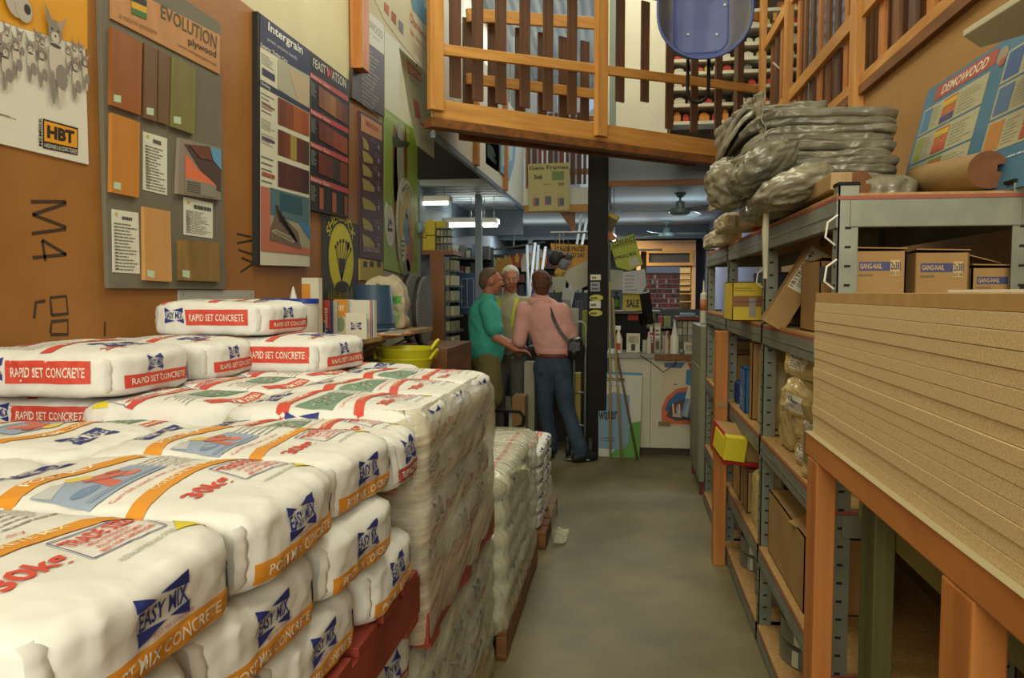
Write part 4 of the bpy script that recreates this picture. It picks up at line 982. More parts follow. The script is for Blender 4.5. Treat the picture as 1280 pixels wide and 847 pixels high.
# ------------------------------------------------------------------ steel shelving along the right of the aisle
SX0, SX1 = .577, 1.07
PY = [2.25, 3.36, 4.50, 5.60]
LV = [(1.77, .075), (1.37, .065), (.90, .065), (.43, .06), (.09, .06)]      # top of board, beam height
M('galv_dull', '#7d8174', .5, metal=.25, var=.2, scale=9, bump=.05, bscale=30)
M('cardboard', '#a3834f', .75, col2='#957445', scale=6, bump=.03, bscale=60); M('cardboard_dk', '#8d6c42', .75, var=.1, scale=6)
unit = T('shelving_unit', 'long galvanised steel shelving with red edged boards along the aisle', 'shelving', ((SX0+SX1)/2, 3.9, 0))
for y in PY:
    for x, s in ((SX0, 1), (SX1, -1)):
        m = MB(); a = .052; t = .004
        m.box(x, x+s*t, y, y+a, 0, 1.80 if x == SX0 else 1.79, 'galv_dull') if s > 0 else m.box(x-t, x, y, y+a, 0, 1.79, 'galv_dull')
        m.box(min(x, x+s*a), max(x, x+s*a), y, y+t, 0, 1.79, 'galv_dull')
        z = .06
        while z < 1.72:
            m.box(min(x+s*.018, x+s*.034), max(x+s*.018, x+s*.034), y-.0012, y, z, z+.007, 'dark')
            if s > 0: m.box(x-.0012, x, y+.018, y+.034, z, z+.007, 'dark')
            z += .052
        m.build('upright', unit)
        MB().box(min(x-s*.003, x+s*.055), max(x-s*.003, x+s*.055), y-.003, y+.055, 1.79, 1.80, 'black_steel').build('post_cap', unit, bevel=.002)
for li, (z, h) in enumerate(LV):
    for i in range(3):
        y0, y1 = PY[i]+.005, PY[i+1]+.045
        for x in (SX0-.004, SX1-.026):
            m = MB(); m.box(x, x+.03, y0, y1, z-.018-h, z-.018, 'galv_dull')
            m.box(x-.002 if x < .7 else x+.03, x+.0 if x < .7 else x+.032, y0, y1, z-.018-h*.55, z-.018-h*.45, 'galv_edge')
            m.build('beam', unit, bevel=.003)
        b = MB().box(SX0-.003, SX1+.003, y0, y1-.003, z-.018, z, 'chip_top')
        b.box(SX0-.0045, SX0-.003, y0, y1-.003, z-.018, z-.008, 'red_edge'); b.build('shelf_board', unit)
    for y in (PY[0], PY[3]+.03):
        m = MB().box(SX0+.03, SX1-.03, y-.004, y+.02, z-.018-h, z-.018, 'galv_dull')
        m.build('end_beam', unit, bevel=.003)
    MB().box(SX0-.002, SX1+.002, PY[0]-.0045, PY[0]-.003+.006, z-.018, z-.008, 'red_edge').build('board_edge', unit)
for (y, z) in ((PY[0]-.01, 1.66), (PY[0]-.01, 1.54), (PY[1]-.01, 1.55)):
    MB().tube([(SX0-.004, y, z+.05), (SX0-.03, y, z+.03), (SX0-.035, y, z-.01), (SX0-.008, y+.01, z-.03)], .003, 'white_plastic', 6).build('wire_hook', unit)

# cartons --------------------------------------------------------------------------
def carton(x0, x1, y0, y1, z0, z1, label, mat='cardboard', open_=True, art=None, face='-y', name='carton', rz=0, group=None):
    t = MB(); w, d, h = x1-x0, y1-y0, z1-z0; th = .004
    t.box(-w/2, w/2, -d/2, -d/2+th, 0, h, mat).box(-w/2, w/2, d/2-th, d/2, 0, h, mat).box(-w/2, -w/2+th, -d/2, d/2, 0, h, mat).box(w/2-th, w/2, -d/2, d/2, 0, h, mat).box(-w/2, w/2, -d/2, d/2, 0, th, mat)
    if open_:
        t.obox((0, d*.28, h+.004), (w*1.0, d*.46, .003), (.10, 0, 0), mat); t.obox((w*.02, -d*.27, h+.005), (w, d*.46, .003), (-.07, .02, 0), mat)
    else:
        t.box(-w/2, w/2, -d/2, d/2, h-th, h, mat); t.box(-.02, .02, -d/2-.0006, d/2+.0006, h, h+.0006, 'cardboard_dk')
    if art:
        P = Print(); 
        if face == '-y': art(P, w, h); P.emit(t, (-w/2, -d/2-.0003, 0), (1, 0, 0), (0, 0, 1), (0, -1, 0))
        else: art(P, d, h); P.emit(t, (-w/2-.0003, d/2, 0), (0, -1, 0), (0, 0, 1), (-1, 0, 0))
    o = t.build(name, label=label, cat='box', origin=(0, 0, 0), group=group); o.location = ((x0+x1)/2, (y0+y1)/2, z0); o.rotation_euler.z = rz
    return o
def gang(P, w, h):
    P.rect(w*.10, h*.78, w*.90, h*.88, '#3a3c6a'); P.text('GANG-NAIL', w*.12, h*.80, w*.42, h*.06, '#b89a6a', 2, .02)
    P.rect(w*.70, h*.72, w*.88, h*.90, '#b9a06c', 2); P.text('2x38', w*.71, h*.79, w*.16, h*.09, '#2c2c50', 3, .02); P.text('BOX 100', w*.71, h*.73, w*.16, h*.04, '#2c2c50', 3)
    P.lines(w*.10, h*.71, w*.45, h*.05, 1, '#6b5a40', 2, .4)
zt = 1.371
a = at(1063, 314, Y=2.28); b = at(1133, 316, Y=2.28); carton(a.x+.01, b.x, 2.28, 2.52, zt, a.z, 'open GANG-NAIL carton right behind the near shelving post', art=gang)
a = at(1143, 316, Y=2.28); b = at(1211, 318, Y=2.28); carton(a.x, b.x, 2.28, 2.53, zt, a.z, 'middle GANG-NAIL carton with a raised lid flap', art=gang, rz=.02)
a = at(1215, 335, Y=2.29); b = at(1280, 337, Y=2.29); carton(a.x, b.x+.0, 2.29, 2.53, zt, a.z, 'lower GANG-NAIL carton at the right edge of the picture', art=gang)
MB().obox((.98, 2.42, 1.60), (.14, .09, .003), (0, .25, .1), 'cardboard').build('cardboard_flap', label='loose cardboard flap sloping over the right hand GANG-NAIL carton', cat='cardboard')
def blackband(P, w, h): P.rect(0, h*.70, w, h*.92, '#4a4a50'); P.lines(w*.1, h*.74, w*.5, h*.12, 2, '#8c8470', 2); P.lines(w*.15, h*.58, w*.4, h*.05, 1, '#6b5a40', 2)
carton(.615, .93, 2.60, 2.86, zt, 1.60, 'tall carton with a dark band left of the near shelving post', art=blackband)
# leaning carton (tilted in the picture plane)
def long_label(P, w, h):
    P.rect(w*.12, h*.38, w*.88, h*.80, '#cfcbb8'); 
    P.items.append(([(w*.20+(1-v)*0+u*0, 0) for u, v in ()], [], '#222222', 2)) if False else None
    P.quadtext('1B1TF-240-40', (w*.34, h*.40), (w*.34, h*.76), (w*.16, h*.76), (w*.16, h*.40), '#2c2a26', 2, .02)
    for i in range(4): P.rect(w*(.42+.07*i), h*.42, w*(.45+.07*i), h*(.70-.06*(i % 2)), '#55524a', 2)
    for i in range(10): P.rect(w*.74, h*(.60+i*.018), w*.86, h*(.608+i*.018), '#2c2a26', 2)
    P.quadtext('HITSTRAP', (w*.6, h*.84), (w*.6, h*.97), (w*.25, h*.97), (w*.25, h*.84), '#2c2a26', 2, .03)
t = MB(); w, h, d = .085, .40, .20
a = at(953, 405, X=.60); Yl = 3.02
t.box(-w/2, w/2, 0, d, 0, h, 'cardboard'); P = Print(); long_label(P, w, h); P.emit(t, (-w/2, -.0004, 0), (1, 0, 0), (0, 0, 1), (0, -1, 0))
t.box(-w/2-.001, w/2+.001, -.001, .012, h-.012, h+.001, 'cardboard_dk')
o = t.build('carton', label='narrow brown carton leaning sideways with white barcode label', cat='box', origin=(0, 0, 0), bevel=.002)
p0 = at(966, 412, Y=Yl); o.location = (p0.x, Yl, 1.375); o.rotation_euler = (0, math.radians(30), -.12)
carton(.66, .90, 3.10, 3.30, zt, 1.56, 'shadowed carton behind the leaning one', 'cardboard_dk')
# yellow trays on the third bay
M('yellow_card', '#c9b224', .6, var=.06); M('blue_card', '#2668a8', .5, var=.05)
def yart(P, w, h):
    P.rect(w*.0, h*.36, w*1, h*.64, '#8a5a2c'); P.rect(w*.55, h*.1, w*.78, h*.6, '#8f8a80', 2); P.rect(w*.05, h*.48, w*.95, h*.50, '#5f3a1c', 3); P.lines(w*.08, h*.75, w*.7, h*.12, 2, '#8f7a1a', 2)
a = at(913, 352, Y=3.66); b = at(948, 352, Y=3.66); carton(a.x+.01, b.x+.02, 3.66, 3.95, zt, at(930, 352, Y=3.66).z, 'yellow display carton with brown band on the upper shelf', 'yellow_card', False, yart)
carton(.68, .88, 4.0, 4.3, zt, 1.60, 'grey blue carton behind the yellow display carton', flat('#4a6078'), False)
carton(.62, .80, 4.6, 4.8, zt, 1.55, 'pale carton on the upper shelf of the farthest bay', flat('#a8a48c'), False)
carton(.84, 1.02, 3.72, 3.92, 1.52+.06, 1.66, 'white blue carton high in the second bay', flat('#8fa4b4'), False) if False else None
# second level ---------------------------------------------------------------------
z2_ = .901
def blueart(P, w, h): P.text('TRADE', w*.06, h*.42, w*.55, h*.16, '#a9c4d8', 2, .02, rot=-.25); P.lines(w*.1, h*.12, w*.6, h*.2, 2, '#9ab8d0', 2, .4)
carton(.60, .82, 3.98, 4.16, z2_, 1.12, 'bright blue carton on the middle shelf', 'blue_card', False, blueart, '-x'); 
carton(.60, .80, 3.78, 3.86, z2_, 1.26, 'tall thin brown carton between the blue one and the second post', 'cardboard', True)
carton(.62, .86, 3.62, 3.74, z2_, 1.24, 'upright pale carton nearest the second post', flat('#b09a68'), True)
carton(.60, .84, 4.62, 4.95, z2_, 1.14, 'brown carton in the far bay of the middle shelf', 'cardboard', True)
carton(.60, .86, 5.05, 5.4, z2_, 1.20, 'pale carton farthest along the middle shelf', flat('#a89a74'), False)
c = at(935, 432, X=.72); MB().lathe([(0, 0), (.052, 0), (.055, .01), (.055, .19), (.05, .2), (0, .2)], (0, 0, 0), 'white_plastic', 24, axis='x').build('plastic_tube', label='white round container lying under the yellow display carton', cat='container', smooth='auto', origin=(0, 0, 0)).location = (.62, 3.91, 1.262+.055)
MB().lathe([(0, 0), (.075, 0), (.08, .02), (.08, .11), (.07, .12), (0, .12)], (0, 0, 0), '#22366e', 24).build('tape_roll', label='dark blue plastic roll on the middle shelf', cat='roll', smooth='auto', origin=(0, 0, 0)).location = (.68, 4.36, z2_)
# crumpled wrapped packets of brackets
M('packet', '#b09a66', .5, var=.12, scale=10, bump=.5, bscale=22, coat=.3)
def packet(c, L, W, H, rot, seed, label, cat='packet', mat='packet', lab=True, col='#c4c2b4'):
    vs, fs = bag_verts(L, W, H, seed, 14, 12, 6); o2 = []
    for v in vs:
        n = noise.noise(v*22+Vector((seed, 0, 0))); n2 = noise.noise(v*50+Vector((0, seed, 0)))
        o2.append(v*(1+.10*n)+Vector((n2*.006, n*.006, n2*.005)))
    mb = MB(); mb.add(o2, fs, mat)
    if lab:
        bv = BVHTree.FromPolygons([tuple(v) for v in o2], fs); P = Print(); P.rect(-L*.3, H*.2, L*.25, H*.75, col, 1)
        P.lines(-L*.26, H*.26, L*.46, H*.2, 3, '#5a574e', 2, .35, seed); P.text('4.0mm', -L*.26, H*.5, L*.36, H*.16, '#2c2a26', 2, .02)
        P.project(mb, bv, (0, -W-.1, 0), (1, 0, 0), (0, 0, 1), (0, 1, 0)); P.project(mb, bv, (-L-.1, 0, 0), (0, -1, 0), (0, 0, 1), (1, 0, 0))
    o = mb.build('wrapped_packet', label=label, cat=cat, origin=(0, 0, 0)); o.location = c; o.rotation_euler = rot; return o
packet((.69, 2.86, 1.19), .19, .22, .12, (.1, .15, .3), 1, 'open brown packet with red stripe, highest on the middle shelf')
packet((.66, 2.84, 1.09), .15, .16, .11, (.2, -.3, .5), 2, 'crumpled dark packet below the open striped packet')
packet((.69, 2.88, .985), .17, .2, .12, (0, .1, -.2), 3, 'brown wrapped packet in the middle of the stacked packets')
packet((.70, 2.78, .902), .17, .2, .10, (0, 0, .2), 4, 'brown wrapped packet with white label lowest of the stack')
packet((.69, 3.1, .902), .16, .18, .19, (0, 0, 0), 5, 'pale green brown sack beside the stacked packets', lab=False)
packet((.67, 2.55, .902), .16, .2, .13, (0, 0, .1), 6, 'crumpled silver labelled packet against the chipboard corner')
packet((.70, 2.52, 1.03), .16, .2, .12, (0, .1, .1), 7, 'upper packet partly behind the chipboard sheets')
packet((.68, 3.55, .902), .12, .12, .30, (0, 0, 0), 8, 'upright column of crumpled foil packets by the second post', lab=False)
# third level ----------------------------------------------------------------------
z3_ = .431
carton(.60, .84, 2.66, 3.30, z3_, .69, 'long closed brown carton on the low shelf nearest the aisle end', 'cardboard', False)
MB().obox((.66, 2.76, .705), (.12, .2, .003), (0, -.3, .2), 'cardboard').build('cardboard_flap', label='bent flap standing up on the long low carton', cat='cardboard')
carton(.60, .86, 4.10, 4.38, z3_, .66, 'brown carton on the low shelf behind the orange upright', 'cardboard', True)
carton(.60, .78, 3.86, 4.04, z3_, .63, 'split open small carton on the low shelf', 'cardboard', True)
packet((.66, 3.68, z3_), .12, .14, .26, (0, 0, 0), 9, 'torn paper packet stack beside the second post on low shelf', lab=False)
carton(.60, .9, 4.70, 5.05, z3_, .70, 'brown carton on the low shelf in the far bay', 'cardboard', False)
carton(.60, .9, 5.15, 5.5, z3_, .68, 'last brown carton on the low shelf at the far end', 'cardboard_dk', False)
# red and yellow bag sticking out
t = T('nail_bag', 'red and yellow packet jutting into the aisle below the middle shelf', 'packet', (.56, 3.95, .70))
M('red_plastic', '#a8261c', .4, bump=.2, bscale=20); M('yel_card2', '#d0c02a', .5)
MB().obox((.60, 3.98, .755), (.24, .30, .12), (.1, .12, .1), 'cardboard').build('body', t, bevel=.012)
MB().obox((.49, 3.98, .755), (.03, .32, .14), (.1, .12, .1), 'red_plastic').obox((.60, 3.98, .690), (.25, .32, .02), (.1, .12, .1), 'red_plastic').build('red_edge', t, bevel=.004)
MB().obox((.528, 3.80, .760), (.10, .06, .115), (.1, .12, .1), 'yel_card2').obox((.473, 3.96, .76), (.006, .2, .10), (.1, .12, .1), 'yel_card2').build('yellow_label', t, bevel=.004)
# strap coils on the low shelf and on the floor board --------------------------------
M('strap_steel', '#83857e', .38, metal=.6, var=.2, scale=12, bump=.15, bscale=60)
def coil(x, y, z, r, h, label, rx=0, nt=9):
    t = T('strap_coil', label, 'coil', (0, 0, 0)); m = MB(); rr = random.Random(int(x*1000+y*777))
    for k in range(nt):
        ri = r*(1-.035*k); dz = rr.uniform(-.003, .003)
        prof = [(ri-.004, dz), (ri, dz), (ri, h+dz), (ri-.004, h+dz)]; n = 32; ex = rr.uniform(-.003, .003)
        m.lathe([(ri-.004, dz), (ri, dz), (ri, h+dz), (ri-.004, h+dz), (ri-.004, dz)], (ex, -ex, 0), 'strap_steel', 32)
    m.build('band', t, smooth='auto', origin=(0, 0, 0))
    P = Print(); m = MB()
    for a0 in (-2.6,):
        m.add([(r*1.004*math.cos(a0+s*.16), r*1.004*math.sin(a0+s*.16), zz) for s, zz in ((0, h*.1), (1, h*.1), (1, h*.9), (0, h*.9))], [(0, 1, 2, 3)], '#c4c2b0')
    m.build('tag', t, origin=(0, 0, 0)); 
    for q in range(3):
        a0 = q*2.1+.3; m = MB(); m.tube([(r*1.01*math.cos(a0), r*1.01*math.sin(a0), -.002), (r*1.01*math.cos(a0), r*1.01*math.sin(a0), h+.003), (r*.66*math.cos(a0), r*.66*math.sin(a0), h+.003)], .003, 'dark', 6); m.build('tie', t, origin=(0, 0, 0))
    t.location = (x, y, z); t.rotation_euler.x = rx; return t
zf = .091
coil(.80, 4.12, zf, .19, .075, 'lower strap coil behind the orange upright')
coil(.80, 4.10, zf+.085, .19, .075, 'second strap coil up behind the orange upright'); coil(.82, 4.06, zf+.17, .18, .07, 'top strap coil of the pile behind the orange upright')
coil(.79, 3.70, zf, .17, .07, 'small strap coil just beyond the second shelving post'); coil(.79, 3.69, zf+.08, .16, .07, 'upper small strap coil just beyond the second post', )
coil(.80, 3.08, zf, .19, .075, 'bottom coil of the pile under the long carton'); coil(.80, 3.07, zf+.083, .185, .075, 'middle coil of the pile under the long carton'); coil(.81, 3.05, zf+.166, .17, .06, 'top coil of the pile under the long carton')
coil(.80, 2.50, zf, .17, .05, 'flat dark coil low at the near end of the shelving')
coil(.82, 2.49, zf+.06, .17, .055, 'grey coil with black lettering at the near shelving end'); coil(.82, 2.48, z3_ if False else zf+.125, .16, .05, 'uppermost coil at the near shelving end')
coil(.80, 4.85, zf, .18, .07, 'coil lying in the far bay on the bottom board'); coil(.80, 5.3, zf, .17, .12, 'thick coil at the far end of the bottom board')

# ------------------------------------------------------------------ orange upright beside the shelving
a = at(890, 500, X=.51); 
MB().box(.497, .562, 4.33, 4.42, 0, 1.29, pine2('z')).build('timber_upright', label='orange timber upright standing against the shelving halfway along', cat='timber', bevel=.004)
MB().box(.50, .56, 4.325, 4.33, .88, .905, flat('#9a7a4a')).build('tape_band', label='brown tape round the orange upright near its middle', cat='tape')

# ------------------------------------------------------------------ timber rack with chipboard sheets
M('chipboard', '#d6c296', .8, col2='#bda678', scale=330, stretch=(1, 1, 1), detail=2, bump=.1, bscale=130); M('chip_face', '#b4935c', .7, col2='#a8864e', scale=20)
rack = T('timber_rack', 'rough timber rack holding the stack of chipboard sheets', 'rack', (.7, .9, 0))
RX = .44
MB().box(RX, RX+.045, -.6, 1.965, 1.110, 1.165, pine2('y')).build('front_rail', rack, bevel=.004)
MB().box(RX+.16, RX+.205, -.6, 2.08, .925, .985, green_wood('y')).build('back_rail', rack, bevel=.004)
MB().box(RX+.005, RX+.72, 1.97, 2.01, 1.08, 1.165, green_wood('x')).build('cross_rail', rack, bevel=.004)
MB().box(RX+.045, RX+.7, -.6, 1.95, 1.148, 1.165, green_wood('y')).build('rack_board', rack)
for (y, x, w_, d_, mt, lab, zt_) in ((1.85, RX+.0, .045, .09, pine2('z'), 'orange post', 1.11), (1.04, RX+.0, .045, .10, pine2('z'), 'orange post', 1.11), (1.80, RX+.115, .045, .10, green_wood('z'), 'green stained post', 1.148), (.35, RX, .045, .09, pine2('z'), 'orange post', 1.11), (.8, RX+.6, .045, .09, green_wood('z'), None, 1.14)):
    MB().box(x, x+w_, y, y+d_, 0, zt_, mt).build('post', rack, label=lab, bevel=.004)
SHN = 15; z = 1.166; ths = [.0225]*SHN; tot = sum(ths)
for i in range(SHN):
    rr = random.Random(i*5+1); y1 = 1.952-abs(rr.gauss(0, .004)); x0 = .4505+abs(rr.gauss(0, .0014)); hgt = .0222
    m = MB().box(x0, 1.16, -.75, y1, z, z+.0214, 'chipboard' if i < SHN-1 else 'chip_face')
    o = m.build('chipboard_sheet', label='chipboard sheet in the thick stack on the timber rack' if 0 < i < SHN-1 else ('top chipboard sheet with smooth orange edge' if i else 'lowest chipboard sheet resting on the rack rail'), cat='sheet', group='stacked chipboard sheets' if 0 < i < SHN-1 else None, bevel=.0005)
    o.rotation_euler.z = rr.uniform(-.0009, .0009); z += .02225
print('stack top', z)
MB().box(RX-.004, RX+.05, -.6, 1.96, 1.1652, 1.1658, flat('#a89c78')).build('paper_strip', label='pale dusty strip along the rack rail under the sheets', cat='strip')
a = at(1152, 357, Y=1.7); MB().box(.66, .98, .9, 1.72, z+.0, z+.006, 'white_plastic').build('white_sheet', label='thin white sheet lying on the chipboard stack', cat='sheet')
MB().box(.74, 1.0, .9, 1.60, z+.0065, z+.012, 'black_steel').build('black_strip', label='thin black sheet lying on top of the white sheet', cat='sheet')
print('z',z)
# ------------------------------------------------------------------ on top of the shelving
M('grey_film', '#7d7966', .42, col2='#524f44', scale=7, stretch=(.3, 1, 1), bump=.7, bscale=30, coat=.3, detail=8)
M('grey_film2', '#8d8873', .4, col2='#625e50', scale=6, bump=.7, bscale=26, coat=.35, detail=8)
ZT = 1.771
def crinkle(v, sd, A):
    r = 0
    for f, a in ((13, 1), (30, .45)):
        d, _ = noise.voronoi(Vector((v.x*f*.8, v.y*f, v.z*f*1.3))+sd); r += a*(min(1.2, d[0])*2-1)
    return r*A
def slab(name, x0, x1, y0, y1, z0, z1, seed, label, mat='grey_film', amp=.014, droop=0, nx=46, ny=20, lay=2, cat='plastic sheet', group=None, rz=0, tilt=0, twist=0):
    vs = []; fs = []; nz = 6; sd = Vector((seed*3.1, seed, seed*7)); L, W, H = x1-x0, y1-y0, z1-z0
    v2, f2 = bag_verts(L, W, H, seed, nx, ny, nz); out = []
    for v in v2:
        u = v.x/(L/2)
        n1 = noise.noise(Vector((v.x*5, v.y*6, v.z*26))+sd); n2 = noise.noise(Vector((v.x*9, v.y*30, v.z*70))-sd); n3 = noise.noise(Vector((v.x*30, v.y*26, v.z*60))+sd*2)
        q = Vector((v.x + (n1*.02+n3*.006)*(abs(u)**2), v.y+n2*amp*.8+n3*amp*.5, v.z+n1*amp*.7+(1-abs(n2)*2)**3*amp*.25+n3*amp*.25))
        q += Vector((0, -.5, .5))*crinkle(Vector((v.x*.25+n1*.03, v.y, v.z*1.6)), sd, .006)
        if droop and u < -.45: k = (-.45-u)/.55; q.z -= droop*k*k; q.x += droop*.35*k
        out.append(q)
    mb = MB(); mb.add(out, f2, mat); o = mb.build(name, label=label, cat=cat, smooth=True, origin=(0, 0, 0), group=group)
    o.location = ((x0+x1)/2, (y0+y1)/2, z0); o.rotation_euler = (tilt, twist, rz); return o
# pile of film wrapped grey sheets
film_mat('film_clear', '#d8d6c0', .30, (0, 0, 0), (9, 14, 30), .12)
zz = 1.862
lab = ['lowest', 'second', 'third', 'fourth', 'fifth', 'sixth', 'seventh', 'eighth', 'ninth', 'uppermost full length']
rr = random.Random(31)
for i in range(10):
    h = .030; x0 = .375+.03*rr.random()+(.02 if i < 3 else 0); x1 = .945+.025*rr.random()
    slab('wrapped_sheet_bundle', x0, x1, 2.92, 3.55, zz, zz+h+.009, i+1, '%s film wrapped grey bundle of the pile on the shelving' % lab[i], ['grey_film', 'grey_film2', 'grey_film'][i % 3], amp=.012, droop=[.0, .02, .05, .03][i % 4]+.008*i*.6, nx=64, ny=22, rz=rr.uniform(-.03, .03), twist=rr.uniform(-.012, .012)); zz += h-.002
slab('wrapped_sheet_bundle', .35, .80, 3.0, 3.6, zz-.004, zz+.036, 19, 'short grey bundle lying across the top of the pile', 'grey_film2', amp=.016, droop=.10, nx=60)
slab('wrapped_sheet_bundle', .34, .74, 3.04, 3.6, zz+.026, zz+.062, 23, 'shortest grey bundle topmost of the pile nearest the balustrade', 'grey_film', amp=.016, droop=.13, nx=60)
slab('wrapped_sheet_bundle', .46, .985, 2.78, 3.4, ZT+.02, ZT+.105, 12, 'pale bundle with silver folds under the pile of grey bundles', 'grey_film2', amp=.022, twist=-.06, nx=70)
# film hanging in folds round the left end of the pile
def drape(p0, p1, z0, z1, out, seed, label, mat, folds=7, belly=.03):
    vs = []; nx, nz = 60, 34; p0, p1 = Vector(p0), Vector(p1); d = (p1-p0); n = Vector((d.y, -d.x, 0)).normalized()*-1; sd = Vector((seed, seed*2, 0))
    for k in range(nz+1):
        t = k/nz
        for i in range(nx+1):
            u = i/nx; p = p0+d*u
            w = noise.noise(Vector((u*folds, t*1.3, 0))+sd)*.5+.35*(1-2*abs(noise.noise(Vector((u*folds*2.1, t*2.5, 3))+sd)))+.22*(1-2*abs(noise.noise(Vector((u*folds*3.5+t*4, t*9, 7))+sd)))
            q = p+n*(out*math.sin(min(1, t*1.25)*PI*.75)+belly*w); vs.append((q.x+.012*noise.noise(Vector((u*3, t*9, 1))+sd), q.y, z0+(z1-z0)*t+.012*w+.02*math.sin(u*PI*3+seed)*(1-t)))
    m = MB(); m.add(vs, [(k*(nx+1)+i, k*(nx+1)+i+1, (k+1)*(nx+1)+i+1, (k+1)*(nx+1)+i) for k in range(nz) for i in range(nx)], mat)
    return m.build('plastic_drape', smooth=True, label=label, cat='plastic sheet', solid=.003)
drape((.350, 3.55, 0), (.43, 2.90, 0), 1.86, 2.21, .05, 3, 'grey plastic folds hanging down the left end of the pile', 'grey_film2', 9, .035)
def blob(c, r, seed, label, mat='grey_film2', name='plastic_bundle', rot=(0, 0, 0), cat='plastic sheet', A=.13):
    mb = MB(); mb.ball((0, 0, 0), r, mat, 72); sd = Vector((seed, seed*2, 1)); o2 = []
    for v in mb.v:
        v = Vector(v); k = v.normalized(); w = noise.noise(v*9+sd); q = Vector((v.x*.5+w*.05, v.y*1.2, v.z*1.6+w*.04))
        o2.append(tuple(v*(1+.25*noise.noise(v*7+sd)) + k*(crinkle(q*1.1, sd, .010)+.016*(1-2.4*abs(noise.noise(q*26+sd))))))
    mb.v = o2; o = mb.build(name, label=label, cat=cat, smooth=True, origin=(0, 0, 0)); o.location = c; o.rotation_euler = rot; return o
blob(at(912, 228, Y=3.15), (.080, .16, .085), 5, 'hanging bulge of clear plastic below the left end of the pile')
blob(at(955, 208, Y=2.95), (.125, .16, .065), 8, 'crumpled plastic tucked under the left side of the pile', 'grey_film', rot=(0, -.6, 0))
blob(at(988, 234, Y=2.72), (.12, .12, .045), 11, 'pale tied end of a wrapped bundle above the shelf edge', rot=(0, -.35, 0))
MB().tube([(.50, 2.9, 1.80), (.497, 2.9, 1.72), (.50, 2.9, 1.55)], [.01, .012, .008], 'film_c', 8).build('film_tail', label='strip of clear film hanging over the shelf edge', cat='plastic wrap')
packet(at(925, 288, Y=3.9)-Vector((0, 0, .0)), .20, .42, .075, (0, -.05, 0), 14, 'folded white and red sack on top of the shelving', lab=False, mat='woven_bag')
packet(at(903, 306, Y=4.7)-Vector((0, 0, .01)), .18, .42, .085, (0, -.05, 0), 15, 'creased pale sack further along the top of the shelving', lab=False, mat='woven_bag')
a = at(946, 286, Y=3.74); MB().obox((a.x, 3.71, a.z), (.05, .004, .022), (0, -.2, 0), '#a83028').build('red_tag', label='red printed tag on the folded sack above the shelving', cat='tag')
slab('rolled_mat', .52, .64, 4.2, 4.9, 1.83, 1.90, 19, 'dark rolled mat on the far part of the shelving top', 'black_rubber', amp=.004)
# round treated logs and timber offcuts on the shelving top
M('log_side', '#a58a5e', .6, col2='#8f7448', scale=10, stretch=(1, .15, 1), dist=1); M('log_end', '#6e4426', .8, var=.2, scale=30)
def coped(p0, p1, r, label, notch=True, mat='log_side'):
    p0, p1 = Vector(p0), Vector(p1); d = (p1-p0).normalized(); rt = d.cross(Vector((0, 0, 1))).normalized(); up = rt.cross(d)
    prof = [(math.cos(t), math.sin(t)) for t in [PI*(.1+1.25*i/14) for i in range(15)]]
    prof += [(.1, -1.0), (.62, -.95), (.9, -.6), (.9, -.15), (.45, -.12), (.45, .25), (.95, .3)] if notch else [(math.cos(t), math.sin(t)) for t in (-.2*PI, -.35*PI, -.45*PI, 0.02*PI)][::-1]
    vs = []; n = len(prof)
    for p in (p0, p1):
        for a, b in prof: vs.append(p+rt*a*r+up*b*r)
    mb = MB(); mb.add(vs, [(i, (i+1) % n, n+(i+1) % n, n+i) for i in range(n)], mat); mb.add(vs, [tuple(range(n)), tuple(range(n, 2*n))[::-1]], 'log_end')
    return mb.build('timber_offcut', label=label, cat='timber', smooth='auto')
def onz(px, py, z): p = at(px, py, Z=z); return p
coped(at(1235, 212, Y=2.36), at(1150, 226, Y=3.0), .052, 'large rounded timber with notched end in front of the blue board')
coped(at(1075, 228, Y=2.42), at(1040, 236, Y=2.95), .034, 'small rough ended timber on the shelf in front of the pile', True)
MB().beam(at(1052, 226, Y=2.36), at(985, 262, Y=3.3), .06, .05, 'log_side').build('timber_offcut', label='squared timber offcut along the front edge of shelf top', cat='timber', bevel=.004)
# blue product board leaning on the plywood wall
lean = Vector((.14, 0, .60)).normalized()
B = Board((.995, 3.10, 1.775), (0, -1, 0), lean); B.O = Vector((1.02, 3.20, 1.775))
M('sky_board', '#437393', .45, var=.05)
mb = B.body(0, 0, 1.35, .50, .008, 'sky_board')
W_, H_ = 1.35, .62
P = Print()
P.rect(.10, .53, .58, .60, '#a04a3c', 1); P.text('DEMOWOOD', .16, .543, .36, .045, '#d8cfc0', 2, .02, shear=.2); P.ell(.62, .55, .035, .035, '#8f8474', 1); P.ell(.63, .52, .02, .018, '#a04a3c', 2)
def cell(x0, y0, x1, y1, cols, sd):
    P.rect(x0, y0, x1, y1, '#a6a488', 1); w = x1-x0
    P.rect(x0+w*.02, y0+.01, x0+w*.17, y1-.01, cols[0], 2); P.rect(x0+w*.36, y0+.01, x0+w*.58, y1-.01, cols[1], 2)
    P.rect(x0+w*.36, y1-.045, x0+w*.58, y1-.02, cols[2], 3); P.rect(x0+w*.36, y0+.01, x0+w*.58, y0+.04, cols[3], 3)
    P.lines(x0+w*.62, y0+.015, w*.34, y1-y0-.03, 7, '#8d8b74', 2, .3, sd); P.lines(x0+w*.19, y0+.015, w*.14, y1-y0-.03, 8, '#8d8b74', 2, .3, sd+1)
    P.lines(x0+w*.37, y0+.05, w*.2, (y1-y0)*.4, 4, '#c9a05a', 4, .3, sd)
cs = [('#4d7a9c', '#b5623a', '#c9b032', '#4a4478'), ('#8a9048', '#b5623a', '#c9b032', '#b0503a'), ('#7a5a3c', '#5f9a48', '#b5623a', '#3f7a4a')]
